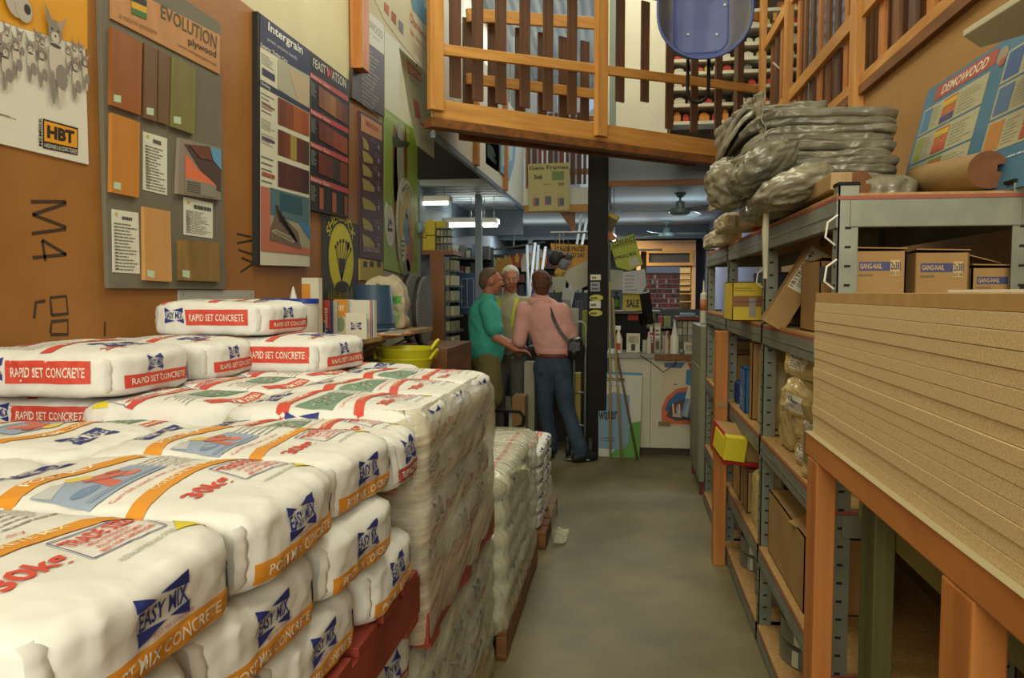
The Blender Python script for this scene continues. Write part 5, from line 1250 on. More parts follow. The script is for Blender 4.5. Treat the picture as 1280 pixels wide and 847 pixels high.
for r in range(3):
    cell(.03, .38-r*.14, .56, .51-r*.14, cs[r], r)
cs2 = [('#3a5a90', '#a84a3a', '#b5623a', '#3a5a90'), ('#4a6a90', '#3a62a0', '#3a62a0', '#3a62a0'), ('#b07a3a', '#a84a3a', '#c9b032', '#a04838')]
for r in range(3): cell(.66, .42-r*.14, 1.30, .55-r*.14, cs2[r], r+5)
P.lines(.1, .06, .3, .015, 1, '#a9c4d2', 2); P.lines(.8, .09, .3, .015, 1, '#a9c4d2', 2)
B.P.add(P, dy=.025, sy=.77)
B.done(mb, 'product_board', label='blue product chart board with red heading leaning on the plywood wall', cat='display board')
# pale translucent sheet poking in from the top right
pts = [at(1204, 46, Z=2.2), at(1312, -22, Z=2.2), at(1330, 30, Z=2.2), at(1225, 60, Z=2.2)]
m = MB(); m.prism(pts, (0, 0, .018), M('foam', '#b9b69f', .7, var=.04)); m.build('foam_board', label='whitish foam board poking in at the top right corner', cat='board', bevel=.003)
# ------------------------------------------------------------------ timber bridge crossing the aisle overhead
BA = Vector((-1.188, 4.902, 0)); BB = Vector((.841, 6.972, 0)); BD = (BB-BA).normalized(); BN = Vector((-BD.y, BD.x, 0))   # BN points away from the camera
def bz(t, z0, z1): return z0+(z1-z0)*t/2.9
def bp(t, d, z): p = BA+BD*t+BN*d; return Vector((p.x, p.y, z))
TL = 3.35
bridge = T('timber_bridge', 'pine footbridge with dark slat balustrades crossing high over the aisle', 'bridge', (0, 5.9, 2.55))
def bbeam(t0, t1, d, za, zb, w, h, mat, name, bev=.004, lab=None):
    a = bp(t0, d, za); b = bp(t1, d, zb); return MB().beam(a, b, w, h, mat).build(name, bridge, bevel=bev, label=lab)
bbeam(0, TL, .025, 2.655, 2.735, .05, .135, bridge_pine(), 'edge_beam')
bbeam(-.05, TL, .02, 2.57, 2.62, .10, .06, brownwood('x'), 'lower_beam')
bbeam(.45, TL, .40, 2.65, 2.72, .05, .14, brownwood('x'), 'edge_beam')
m = MB(); n = 26
for i in range(n):
    t0 = TL*i/n; a, b = bp(t0+.06, .04, bz(t0, 2.705, 2.785)), bp(t0+.06, min(.46, .12+t0), bz(t0, 2.705, 2.785)); m.beam(a, b, .12, .02, brownwood('y'))
m.build('deck', bridge)
for i in range(5):
    t0 = .6+i*.6; MB().beam(bp(t0, .05, bz(t0, 2.66, 2.74)), bp(t0, .38, bz(t0, 2.66, 2.74)), .045, .09, brownwood('y')).build('joist', bridge)
def rayb(px, py, d=0.0):
    O = BA+BN*d; dr = _F+_R*((px-640)/F)-_U*((py-423.5)/F); c = Vector((0, 0, CZ)); t = (O-Vector((0, 0, 0))).dot(BN)/dr.dot(BN)
    p = c+dr*t; return (p-O).dot(BD), p.z
# near balustrade
for (p0, p1) in (((545, 62), (905, 107)),):
    t0, z0 = rayb(*p0); t1, z1 = rayb(*p1)
    bbeam(t0, TL, -.012, z0, z0+(z1-z0)/(t1-t0)*(TL-t0), .035, .068, bridge_pine(), 'rail')
    bbeam(t0, TL, -.012, z0+.62, z0+.62+(z1-z0)/(t1-t0)*(TL-t0), .035, .068, bridge_pine(), 'rail')
for px in (574, 602, 631, 661, 690, 720, 780, 811, 842, 873, 903, 930):
    t, z = rayb(px, 130); zlo = rayb(px, 126)[1] if px in (780, 811) else bz(t, 2.76, 2.84); MB().beam(bp(t, .045, zlo), bp(t, .045, bz(t, 3.70, 3.8)), .085, .018, dkwood('z'), up=BN).build('baluster', bridge, bevel=.002)
for px, w_ in ((541, .10), (747, .105), (967, .11)):
    t, z = rayb(px, 120); MB().beam(bp(t, -.035, bz(t, 2.64, 2.66)), bp(t, -.035, 4.0), w_, .045, pine('z'), up=BN).build('post', bridge, bevel=.004)
# far balustrade
D2 = .40
for (p0, p1) in (((582, 20), (737, 30)), ((582, 99), (713, 115))):
    t0, z0 = rayb(*p0, D2); t1, z1 = rayb(*p1, D2); sl = (z1-z0)/(t1-t0)
    te = rayb(752, 100, D2)[0]; bbeam(t0, te, D2-.02, z0, z0+sl*(te-t0), .035, .09 if p0[1] < 50 else .075, bridge_pine(), 'rail')
for px in (587, 618, 652, 680, 706, 733):
    t, z = rayb(px, 100, D2); MB().beam(bp(t, D2+.02, bz(t, 2.78, 2.86)), bp(t, D2+.02, bz(t, 3.42, 3.56)), .085, .018, dkwood('z'), up=BN).build('baluster', bridge, bevel=.002)
# ------------------------------------------------------------------ left mezzanine edge seen under the bridge
def lm(px, py): return at(px, py, X=-1.22)
bal = T('edge_panel', 'white panelled edge of the left mezzanine with brown posts', 'balustrade', (-1.22, 7.5, 2.6))
MB().box(-1.235, -1.215, 4.97, 9.45, 2.53, 3.5, 'white_panel').build('panel', bal)
for px in (592, 629, 657):
    p = lm(px, 220); MB().box(-1.214, -1.175, p.y-.05, p.y+.05, 2.53, 3.5, pine2('z')).build('post', bal, bevel=.004)
B = Board((-1.215, 0, 0), (0, 1, 0), (0, 0, 1)); mb = B.outline([(607, 170), (624, 170), (624, 216), (607, 204)], .004, '#b9bdb0'); B.lines((609, 176), (622, 208), 12, '#7f9a8c', 1, .3)
B.done(mb, 'notice_sheet', label='white printed sheet pinned on the mezzanine edge panel', cat='notice')
B = Board((-1.20, 0, 0), (0, 1, 0), (0, 0, 1)); mb = B.outline([(626, 178), (645, 178), (643, 204), (637, 226), (626, 214)], .004, '#7fa9bc'); B.poly([(628, 180), (641, 182), (640, 200), (628, 208)], '#c2ccc8', 1); B.lines((629, 184), (639, 205), 6, '#5f7a88', 2, .3)
B.done(mb, 'notice_sheet', label='light blue sheet hanging beside the white printed sheet', cat='notice')
# rear mezzanine front: slats and gate frames sign at Y = 9.5
rb = T('rear_balustrade', 'dark red slat balustrade on the rear mezzanine behind the gate frames sign', 'balustrade', (-.7, 9.5, 2.7))
MB().box(-1.2, -.2, 9.52, 9.56, 2.92, 2.99, pine2('x')).build('rail', rb, bevel=.003)
MB().box(-1.2, -.2, 9.52, 9.56, 3.55, 3.61, pine2('x')).build('rail', rb, bevel=.003)
for px in (661, 668, 675, 681, 688, 695, 702, 709, 716, 724, 731): 
    a = at(px, 200, Y=9.5); w_ = .035 if px % 2 else .055
    MB().box(a.x-w_/2, a.x+w_/2, 9.50, 9.52, 2.80, 3.65, dkwood('z') if px % 3 else M('redbrown', '#7c3a24', .6, var=.1)).build('slat', rb)
B = Board((0, 9.44, 0), (1, 0, 0), (0, 0, 1)); mb = B.outline([(660, 205), (712, 203), (712, 263), (661, 264)], .012, '#b9ab72')
B.quad('Gate Frames', (661.5, 212.5), (710.5, 211), (710.5, 206), (661.5, 207.5), '#3c3624', 1, .02); B.quad('2x6', (667, 224), (678, 224), (678, 218), (667, 218), '#4a4430', 1, .05)
B.rect((690, 214), (705, 225), '#76864e', 1); B.rect((698, 228), (705, 232), '#8a7a4c', 1); B.lines((679, 229), (695, 231), 1, '#6f6644', 1)
for x, c in ((666, '#a86a58'), (681, '#8a5a6a'), (697, '#9a6a5a')):
    y = 250 if x != 681 else 248; B.rect((x, y-3), (x+8, y+8), c, 1); B.rect((x+3, y-2), (x+8, y+6), '#4c5a6a', 2); B.lines((x-1, y-9), (x+9, y-5), 2, '#b08a68', 1, .3)
B.done(mb, 'hanging_sign', label='cream Gate Frames price sign hanging from the rear mezzanine edge', cat='sign')
a = at(703, 264, Y=9.7); b = at(719, 286, Y=9.7)
MB().prism([at(700, 266, Y=9.9), at(719, 266, Y=9.9), at(719, 294, Y=9.9)], (0, .02, 0), flat('#c08a62')).build('triangular_board', label='tan triangular board end below the rear mezzanine edge', cat='board')
# ------------------------------------------------------------------ upstairs: white panel, stocked shelves
a = at(758, 152, Y=7.6); b = at(836, 152, Y=7.6)
MB().box(a.x-.05, b.x, 7.6, 7.64, 2.8, 5.0, 'white_panel').box(a.x+.03, a.x+.09, 7.58, 7.6, 2.9, 5.0, flat('#7e8a84')).build('wall_panel', label='tall white panel upstairs behind the footbridge', cat='panel', bevel=.003)
a = at(836, 160, Y=7.6); b = at(1003, 160, Y=7.6)
us = T('product_shelves', 'white upstairs shelves stocked with small packets beside white panel', 'shelving', ((a.x+b.x)/2, 7.7, 2.8))
MB().box(a.x, b.x, 7.86, 7.88, 2.8, 5.0, flat('#4a3a2a')).build('back_panel', us)
for x in (a.x, (a.x+b.x)/2, b.x): MB().box(x-.015, x+.015, 7.60, 7.86, 2.8, 5.0, flat('#6a5640')).build('side_panel', us)
PC = ['#b03a30', '#c4c0ac', '#c9b24a', '#8a5a3c', '#b8563a', '#c8c4b4', '#7a7a70', '#a8342c', '#d0ccb8']
rr = random.Random(3)
lvl = [(151, 'lowest'), (129, 'second lowest'), (108, 'third'), (89, 'fourth'), (73, 'fifth'), (55, 'sixth'), (34, 'seventh'), (14, 'eighth')]
for li, (py, nm) in enumerate(lvl):
    z = at(880, py, Y=7.62).z
    MB().box(a.x+.015, b.x-.015, 7.61, 7.86, z-.03, z, 'white_panel').build('shelf_board', us)
    x = a.x+.05
    while x < b.x-.08:
        if abs(x+.03-(a.x+b.x)/2) < .06: x += .1; continue
        w_ = rr.uniform(.05, .10); h = rr.uniform(.05, .085) if li else rr.uniform(.08, .12)
        if rr.random() < .86:
            c = rr.choice(PC if li else ['#b03a30', '#c4c0ac', '#b8342c', '#c9853a'])
            m = MB().box(x, x+w_, 7.64, 7.72, z, z+h*.6, c); m.lathe([(w_*.49, z+h*.6), (w_*.42, z+h*.85), (w_*.2, z+h)], (x+w_/2, 7.68, 0), c, 8, sy=.6)
            m.build('packet', label='small packet on the %s upstairs shelf behind the footbridge' % nm, cat='packet', group='packets on the %s upstairs shelf' % nm)
        x += w_+rr.uniform(.008, .03)
# ------------------------------------------------------------------ right mezzanine balustrade (parallel to the aisle)
rbal = T('balustrade', 'pine balustrade along the right mezzanine above the plywood wall', 'balustrade', (1.2, 5, 2.56))
for z, h, w_ in ((2.93, .085, .03), (3.62, .085, .03), (2.575, .05, .03)):
    MB().box(1.175, 1.175+w_, 2.0 if z > 2.7 else 2.6, 7.2, z-h/2, z+h/2, pine('y')).build('rail', rbal, bevel=.003)
for Y, zb in ((4.30, 2.44), (6.05, 2.56), (7.15, 2.56), (2.9, 2.56)):
    MB().box(1.15, 1.2, Y-.055, Y+.055, zb, 4.4, pine('z')).build('post', rbal, bevel=.004)
y = 3.0; k = 0
while y < 7.1:
    if min(abs(y-q) for q in (4.30, 6.05, 7.15)) > .09:
        MB().box(1.205, 1.225, y-.04, y+.04, 2.62, 3.75, [dkwood('z'), brownwood('z'), pine2('z')][k % 3]).build('baluster', rbal, bevel=.002)
    y += .205; k += 1
# bright window strips beyond it
w = MB()
for px0, px1 in ((1020, 1024), (1029, 1033), (1038, 1041)):
    p = at(px0, 62, X=3.15); q = at(px1, 10, X=3.15); w.box(3.14, 3.19, min(p.y, q.y), max(p.y, q.y)+.0, p.z, p.z+1.0, 'window_glow')
struct(w, 'window_9')
w = MB().box(3.1, 3.2, -1, 9, 2.56, 5.5, pine2('y')); struct(w, 'wall_upper_right') if False else None
for i, (Y, z1) in enumerate(((3.9, 3.1), (5.0, 3.4), (6.3, 3.2))):
    t = T('wood_rack', ['nearest', 'middle', 'farthest'][i]+' upstairs stack of dark timber boards behind the right balustrade', 'timber stack', (1.9, Y, 2.56))
    for q in range(7):
        MB().box(1.5, 2.4, Y-.35+q*.1, Y-.27+q*.1, 2.562, z1+.05*(q % 3), brownwood('z')).build('board', t)
# cable and white rods at the corner
MB().tube([at(981, 33, Y=6.6), at(978, 60, Y=6.6), at(983, 82, Y=6.6), at(975, 86, Y=6.6), at(966, 78, Y=6.6)], .008, 'white_plastic', 6).build('power_cable', label='looped pale cable beside the corner post upstairs', cat='cable')
MB().box(*(lambda p: (p.x-.02, p.x+.02))(at(977, 60, Y=6.75)), 6.73, 6.77, 2.8, 3.6, 'white_plastic').build('conduit', label='white conduit running up beside the corner post upstairs', cat='pipe')
# left upstairs wall bits: framed mirror and yellow strip
B = Board((LW+.03, 0, 0), (0, 1, 0), (0, 0, 1)); mb = B.outline([(552, 4), (568, 26), (568, 62), (552, 44)], .03, '#6a6e68'); B.poly([(555, 14), (567, 30), (567, 58), (555, 42)], '#2c2a30', 1)
B.done(mb, 'picture_frame', label='dark framed picture on the upper left wall behind the bridge', cat='picture')
B = Board((LW+.03, 0, 0), (0, 1, 0), (0, 0, 1)); mb = B.outline([(549, 68), (568, 74), (568, 122), (549, 102)], .02, '#a9aca4'); 
for i in range(14): B.ell((551+(i*5) % 15, 74+i*3), .05, .07, random.Random(i).choice(['#8b9094', '#cfd4d2', '#6f757a']), 1)
B.done(mb, 'foil_panel', label='silvery foil panel on the upper left wall behind the lower rail', cat='panel')
B = Board((LW+.05, 0, 0), (0, 1, 0), (0, 0, 1)); mb = B.outline([(544, 104), (562, 118), (566, 124), (544, 124)], .02, '#b09a20'); B.done(mb, 'yellow_case', label='yellow panel edge low at the left end of the bridge', cat='case')
# things upstairs beyond the far balustrade
for i, (px0, px1, py0, py1, col, lab) in enumerate(((657, 674, 112, 132, '#a9aeb4', 'grey carton upstairs, left behind the far bridge rail'), (688, 697, 115, 134, '#8d949c', 'thin grey carton upstairs, middle of the three behind rail'), (708, 726, 117, 140, '#b4b7c4', 'pale lilac carton upstairs, right behind the far bridge rail'))):
    p = at(px0, py1, Y=9.9); q = at(px1, py0, Y=9.9); MB().box(p.x, q.x, 9.9, 10.2, 2.56, q.z, col).build('carton', label=lab, cat='box', bevel=.01)
for i in range(7):
    p = at(613+i*5.5, 100, Y=10.4); MB().box(p.x-.02, p.x+.02, 10.4, 10.44, 2.56, at(620, 66, Y=10.4).z+.2*(i % 2), flat('#5f625a')).build('metal_post', label='grey metal post in the row upstairs behind the bridge', cat='post', group='grey metal posts upstairs')
B = Board((0, 10.395, 0), (1, 0, 0), (0, 0, 1)); mb = B.outline([(611, 34), (620, 40), (620, 62), (609, 58)], .02, '#b9c4d4'); B.poly([(612, 45), (619, 48), (619, 58), (611, 54)], '#5a86b8', 1); B.done(mb, 'poster', label='small blue and white poster upstairs between left slats', cat='poster')
mb = MB().beam((-1.2, 11.5, 3.6), (.3, 12.5, 5.2), .08, .14, 'bluegrey'); mb.build('roof_strut', label='grey sloping steel strut beneath the corrugated upper wall', cat='beam')
# ------------------------------------------------------------------ blue barrow tray hung over the bridge front
M('barrow_blue', '#4a5a98', .5, col2='#3c4a86', scale=5, metal=.0, coat=.05); M('barrow_dust', '#77766a', .7, col2='#5f6078', scale=4)
YB = 4.75
wb = T('wheelbarrow', 'blue steel wheelbarrow tray hanging upside down over the footbridge', 'wheelbarrow', (.45, YB, 2.9))
def outl(px0, px1, pyb, h, r, n=10):       # rounded U outline, points (x,z) closed over the top
    a = at(px0, pyb, Y=YB); b = at(px1, pyb, Y=YB); x0, x1, z0 = a.x, b.x, a.z; z1 = z0+h; w_ = (x1-x0)/2
    r = min(r, w_); pts = []
    for cx, cz, s in ((x1-r, z0+r, -90), (x1-r*.5, z1-r*.5, 0), (x0+r*.5, z1-r*.5, 90), (x0+r, z0+r, 180)):
        rad = r if s in (-90, 180) else r*.5
        for i in range(n+1): t = math.radians(s+90*i/n); pts.append((cx+rad*math.cos(t), cz+rad*math.sin(t)))
    return pts
R1 = outl(822, 940, 75, .86, .26); R2 = outl(843, 917, 60, .66, .09)
N_ = len(R1); rings = [([(x, YB, z) for x, z in R1]), ([(x, YB+.0, z) for x, z in [(p[0]*.985+.455*.015, p[1]) for p in R1]])]
cx = sum(p[0] for p in R1)/N_; cz = sum(p[1] for p in R1)/N_
m = MB(); vs = []; S = 6
for s in range(S+1):
    t = s/S
    for i in range(N_):
        x = R1[i][0]+(R2[i][0]-R1[i][0])*t; z = R1[i][1]+(R2[i][1]-R1[i][1])*t; vs.append((x, YB+.20*math.sin(t*PI/2), z))
fs = [(s*N_+i, s*N_+(i+1) % N_, (s+1)*N_+(i+1) % N_, (s+1)*N_+i) for s in range(S) for i in range(N_)]
m.add(vs, fs, 'barrow_dust'); m.add(vs[-N_:], [tuple(range(N_))], 'barrow_blue')
m.build('tray', wb, smooth='auto', merge=True, solid=.004)
MB().tube([(x, YB, z) for x, z in R1], .009, 'barrow_blue', 8, closed=True).build('rim', wb, smooth=True)
R3 = [(x*.93+cx*.07, YB+.196, z*.93+.07*(sum(p[1] for p in R2)/N_)) for x, z in R2]
MB().tube(R3, .005, 'barrow_blue', 6, closed=True).build('pressed_rib', wb, smooth=True)
for px, py in ((860, 43), (896, 43), (906, 6)):
    p = at(px, py, Y=YB+.19); MB().lathe([(0, -.006), (.006, -.006), (.009, 0)], (p.x, p.y, p.z), 'white_plastic', 10, axis='y').build('bolt', wb)
a = at(860, 76, Y=YB+.225); b = at(886, 76, Y=YB+.225); c = at(872, 128, Y=YB+.225); rr_ = (b.x-a.x)/2
pts = [(a.x, YB+.225, a.z+.25)]+[(a.x, YB+.225, c.z+rr_+.02)]+[((a.x+b.x)/2-rr_*math.cos(PI*i/10), YB+.225, c.z+rr_-rr_*math.sin(PI*i/10)) for i in range(11)]+[(b.x, YB+.225, c.z+rr_+.02), (b.x, YB+.225, b.z+.25)]
MB().tube(pts, .011, 'black_steel', 10).build('leg', wb, smooth=True)
MB().box(a.x-.02, b.x+.02, YB+.205, YB+.235, a.z+.1, a.z+.13, 'black_steel').build('bracket', wb, bevel=.003)
MB().tube([((a.x+b.x)/2, YB+.22, cz+.2), ((a.x+b.x)/2, YB+.22, 5.4)], .006, 'galv', 6).build('hanging_wire', wb)
# ------------------------------------------------------------------ ceiling fans under the rear mezzanine
def fan(px, py, Y, drop, r, rot, lab):
    p = at(px, py, Y=Y); t = T('ceiling_fan', lab, 'fan', (p.x, Y, 2.5-drop)); zb = 2.5-drop
    MB().lathe([(.055, 2.5), (.06, 2.49), (.03, 2.455), (.011, 2.45), (.011, zb+.10)], (p.x, Y, 0), M('fan_grey', '#6f8482', .4, metal=.2), 20).build('rod', t, smooth='auto')
    MB().lathe([(.03, zb+.13), (.045, zb+.12), (.05, zb+.06), (.105, zb+.05), (.11, zb+.01), (.07, zb-.01), (0, zb-.012)], (p.x, Y, 0), 'fan_grey', 28).build('motor', t, smooth='auto')
    for k in range(3):
        a = rot+k*2*PI/3; d = Vector((math.cos(a), math.sin(a), 0)); s = Vector((-d.y, d.x, 0)); m = MB(); vs = []
        c = Vector((p.x, Y, zb+.03))
        for i in range(9):
            u = .10+(r-.10)*i/8; w_ = (.02 if i == 0 else .05+.018*math.sin(i/8*PI)) if i < 8 else .035
            vs += [c+d*u-s*w_+Vector((0, 0, .012)), c+d*u+s*w_-Vector((0, 0, .012))]
        m.add(vs, [(2*i, 2*i+1, 2*i+3, 2*i+2) for i in range(8)], 'fan_grey'); m.build('blade', t, solid=.005)
fan(850, 268, 8.1, .21, .60, .15+PI, 'nearer grey three bladed ceiling fan'); fan(833, 297, 11.2, .22, .55, .05, 'farther ceiling fan below and left of the nearer one')
# ------------------------------------------------------------------ service counter and what is on and by it
def pbox(px0, py0, px1, py1, Y, d, mat, name, label, cat, bevel=.003, group=None, z0=None, art=None, parent=None, rz=0):
    a = at(px0, py1, Y=Y); b = at(px1, py0, Y=Y); zb = a.z if z0 is None else z0
    w, h = b.x-a.x, b.z-zb
    m = MB().box(-w/2, w/2, 0, d, 0, h, mat)
    if art: P = Print(); art(P, w, h); P.emit(m, (-w/2, -.001, 0), (1, 0, 0), (0, 0, 1), (0, -1, 0), .001)
    o = m.build(name, label=label, cat=cat, bevel=bevel if not art else 0, group=group, origin=(0, 0, 0))
    loc = Vector(((a.x+b.x)/2, Y, zb)); WPOS[o] = loc
    if parent: o.parent = parent; loc = loc-WPOS[parent]
    o.location = loc; o.rotation_euler.z = rz; return o
M('counter_white', '#bdb8a4', .5, var=.05)
ct = T('service_counter', 'cream service counter with grey top at the end of the aisle', 'counter', (.27, 7.5, 0))
MB().box(-.13, .66, 7.24, 7.85, .07, .90, 'counter_white').build('body', ct, bevel=.004)
MB().box(-.13, .66, 7.30, 7.85, 0, .07, flat('#3a3228')).build('kick_board', ct)
MB().box(-.15, .67, 7.20, 7.88, .90, .94, flat('#8c8e88')).build('worktop', ct, bevel=.004)
MB().box(.28, .67, 7.185, 7.2, .885, .94, brownwood('x')).build('wood_edging', ct)
MB().box(.245, .25, 7.236, 7.24, .07, .90, flat('#8a8674')).build('panel_joint', ct)
# counter posters
B = Board((0, 7.232, 0), (1, 0, 0), (0, 0, 1)); mb = B.outline([(829, 452), (868, 452), (868, 531), (826, 531)], .003, '#c2b396')
B.poly([(827, 530), (827, 510), (833, 496), (845, 486), (866, 482), (866, 530)], '#c0603a', 1); B.poly([(831, 512), (836, 500), (846, 491), (862, 488), (862, 496), (850, 503), (838, 518)], '#2c5a90', 2)
B.poly([(833, 520), (838, 506), (850, 500), (864, 498), (864, 524), (846, 526)], '#4a3c34', 3); B.poly([(840, 520), (846, 508), (852, 522)], '#b0a898', 4); B.poly([(852, 520), (856, 504), (862, 520)], '#3a6a90', 4)
B.poly([(830, 453), (856, 453), (852, 460), (831, 459)], '#4c5f86', 1); B.poly([(860, 453), (868, 456), (868, 462), (862, 460)], '#a8402c', 1); B.lines((842, 478), (850, 482), 1, '#7a6a54', 1); B.poly([(858, 462), (868, 460), (868, 484), (857, 480)], '#3a7a9c', 1)
for i in range(8): B.poly([(840+i*2.6, 505+i % 3*3), (842+i*2.6, 504), (843+i*2.6, 516), (841+i*2.6, 518)], ['#c8b49a', '#6f2c22', '#8fa0a8'][i % 3], 5)
B.done(mb, 'poster', label='counter front poster with an orange framed picture', cat='poster')
pbox(823, 527, 838, 532, 7.22, .012, flat('#7a6644'), 'small_sign', 'small brown strip under the counter poster', 'sign')
for i, (px, col, ry) in enumerate(((861, '#5f86a8', .25), (865, '#8f9aa2', .3), (868, '#4a5a72', .2))):
    p = at(px, 520, Y=7.15); m = MB().obox((0, 0, .19), (.06, .012, .36), (0, ry, 0), col); m.obox((.0, -.007, .24), (.045, .002, .12), (0, ry, 0), '#c2bca8')
    o = m.build('brochure', label=['light blue', 'grey', 'dark blue'][i]+' brochure leaning in the rack at the counter end', cat='brochure', origin=(0, 0, 0)); o.location = (p.x, 7.14-.02*i, p.z-.02)
t = T('brochure_rack', 'orange sided brochure rack hanging on the counter end', 'rack', (.66, 7.1, .3))
MB().box(.66, .70, 7.05, 7.2, .35, .80, flat('#b8622c')).box(.60, .70, 7.05, 7.19, .33, .36, flat('#b8622c')).build('frame', t)
# tall product board leaning on the counter
B = Board((0, 7.12, 0), (1, 0, 0), (0, .10, 1)); mb = B.outline([(748, 464), (803, 466), (799, 572), (748, 570)], .006, '#b9bab0')
B.poly([(748, 464), (803, 466), (803, 469), (748, 467)], '#3f84a8', 1); B.quad('Bondex', (752, 476), (782, 477), (782, 470), (752, 469), '#2a2a28', 2, .02)
B.poly([(762, 570), (776, 552), (790, 528), (801, 526), (799, 572)], '#4f8a38', 1); B.poly([(748, 496), (768, 490), (787, 494), (786, 552), (778, 562), (748, 560)], '#6f8aa0', 2)
B.quad('water', (748, 525), (772, 524), (772, 511), (748, 512), '#2a2c2a', 3, .03); B.lines((752, 480), (800, 484), 1, '#8a8c84', 2); B.lines((752, 545), (770, 552), 2, '#4a5a68', 3)
B.done(mb, 'product_board', label='white blue and green product board leaning between column and counter', cat='display board')
for i, (a, b, c, lab) in enumerate((((762, 352), (763, 575), '#a08a58', 'left pale dowel leaning beside the black column'), ((766, 372), (777, 575), '#9a8450', 'second pale dowel leaning beside the left one'), ((767, 420), (797, 573), '#5f4a30', 'dark dowel leaning across the white product board'))):
    p = at(*a, Y=7.20 if i else 7.24); q = at(*b, Y=6.98); q.z = .01; MB().tube([q, p], .009, c, 8).build('timber_dowel', label=lab, cat='dowel', smooth=True)
CT = .942
def ctop(px0, py0, px1, py1, Y, d, mat, name, label, cat, art=None, rz=0): return pbox(px0, py0, px1, py1, Y, d, mat, name, label, cat, z0=CT, art=art, rz=rz)
def a_phone(P, w, h): P.rect(w*.35, h*.1, w*.65, h*.45, '#3a3834'); P.rect(w*.1, h*.5, w*.9, h*.9, '#a9a490'); P.lines(w*.2, h*.55, w*.6, h*.3, 3, '#6a665a', 2)
ctop(783, 417, 800, 441, 7.35, .08, flat('#c8c4b0'), 'payment_box', 'white boxed device on the left of the counter', 'box', a_phone)
def a_gen(c1, c2):
    def f(P, w, h): P.rect(w*.1, h*.5, w*.9, h*.9, c1); P.rect(w*.2, h*.12, w*.8, h*.4, c2); P.lines(w*.15, h*.56, w*.7, h*.28, 2, '#3a3834', 2)
    return f
specs = [(803, 425, 808, 441, '#a8a498'), (809, 416, 817, 441, '#8f2f28'), (812, 408, 816, 441, '#c4c0b0'), (818, 404, 826, 430, '#9c988a'), (817, 425, 827, 441, '#6f7068'), (828, 420, 833, 441, '#b0a99a'), (832, 414, 837, 441, '#7a3a30')]
for i, (x0, y0, x1, y1, c) in enumerate(specs):
    ctop(x0, y0, x1, y1, 7.32+.05*(i % 3), .05, flat(c), 'product_pack', ['thin grey pack', 'dark red pack', 'tall white pack', 'tall grey pack', 'squat dark grey pack', 'cream pack', 'narrow brown red pack'][i]+' among goods on the middle of the counter', 'pack', a_gen('#c9c4b2', '#55504a') if i in (1, 3, 4) else None)
for px, col, lab in ((811, '#c2bdb0', 'white capped bottle above red pack on the counter'), (833, '#b8a890', 'cream capped bottle right of grey packs on the counter')):
    p = at(px, 441, Y=7.30); MB().lathe([(.022, 0), (.022, .12), (.008, .16), (.008, .20), (0, .2)], (0, 0, 0), col, 14).build('bottle', label=lab, cat='bottle', smooth='auto', origin=(0, 0, 0)).location = (p.x, 7.28, CT)
p = at(843, 441, Y=7.28); t = T('nozzle_bottle', 'tall white bottle with long cone nozzle on the counter', 'bottle', (p.x, 7.28, CT))
MB().lathe([(.040, CT), (.042, CT+.02), (.040, CT+.15), (.03, CT+.17), (.02, CT+.175)], (p.x, 7.28, 0), 'white_plastic', 20).build('bottle', t, smooth='auto')
MB().lathe([(.028, CT+.17), (.024, CT+.20), (.009, CT+.275), (.006, CT+.285), (0, CT+.285)], (p.x, 7.28, 0), 'white_plastic', 20).build('nozzle', t, smooth='auto')
t = T('spray_bottle', 'white trigger spray bottle with red label beside the dowels', 'bottle', (at(772, 441, Y=7.3).x, 7.3, CT)); x = at(773, 441, Y=7.3).x
MB().lathe([(.035, CT), (.036, CT+.13), (.014, CT+.19), (.012, CT+.21)], (x, 7.3, 0), 'white_plastic', 16).build('bottle', t, smooth='auto')
MB().box(x-.05, x+.02, 7.285, 7.315, CT+.21, CT+.25, 'white_plastic').beam((x-.03, 7.3, CT+.21), (x-.04, 7.3, CT+.16), .012, .012, 'white_plastic').build('trigger_head', t, bevel=.004)
MB().box(x-.02, x+.02, 7.262, 7.266, CT+.03, CT+.09, '#a8402c').build('front_label', t)
# goods tower on the right of the counter
tw = T('display_rack', 'wire rack of small grey packets with a red brown top on the counter', 'rack', (.55, 7.4, CT))
a = at(846, 441, Y=7.4); b = at(873, 394, Y=7.4)
MB().box(a.x, b.x, 7.42, 7.55, CT, b.z-.04, flat('#5a564c')).build('body', tw); MB().box(a.x-.02, b.x+.01, 7.36, 7.57, b.z-.045, b.z-.01, flat('#6a2c22')).build('top_board', tw, bevel=.003)
MB().box(a.x+.03, b.x-.03, 7.38, 7.5, b.z-.01, b.z+.02, flat('#6f96b0')).build('tray', tw, bevel=.003)
rr = random.Random(5)
for r in range(3):
    for c_ in range(4):
        x = a.x+.005+c_*(b.x-a.x)/4; z = CT+.10+r*(b.z-.05-CT-.1)/3
        MB().box(x, x+.038, 7.40, 7.42, z, z+.06, rr.choice(['#8f8d84', '#a8a69a', '#77756e', '#9c9484'])).build('hanging_packet', tw)
ctop(855, 428, 880, 441, 7.28, .12, flat('#c2bfae'), 'receipt_box', 'low white printed carton on the right end of the counter', 'box', lambda P, w, h: P.lines(w*.08, h*.2, w*.84, h*.6, 3, '#5a564c', 1))
p = at(849, 441, Y=7.25); MB().ball((0, 0, .022), (.028, .025, .022), 'galv', 14).build('tape_dispenser', label='small glinting tape ball in front of the wire rack', cat='dispenser', smooth=True, origin=(0, 0, 0)).location = (p.x+.02, 7.24, CT)
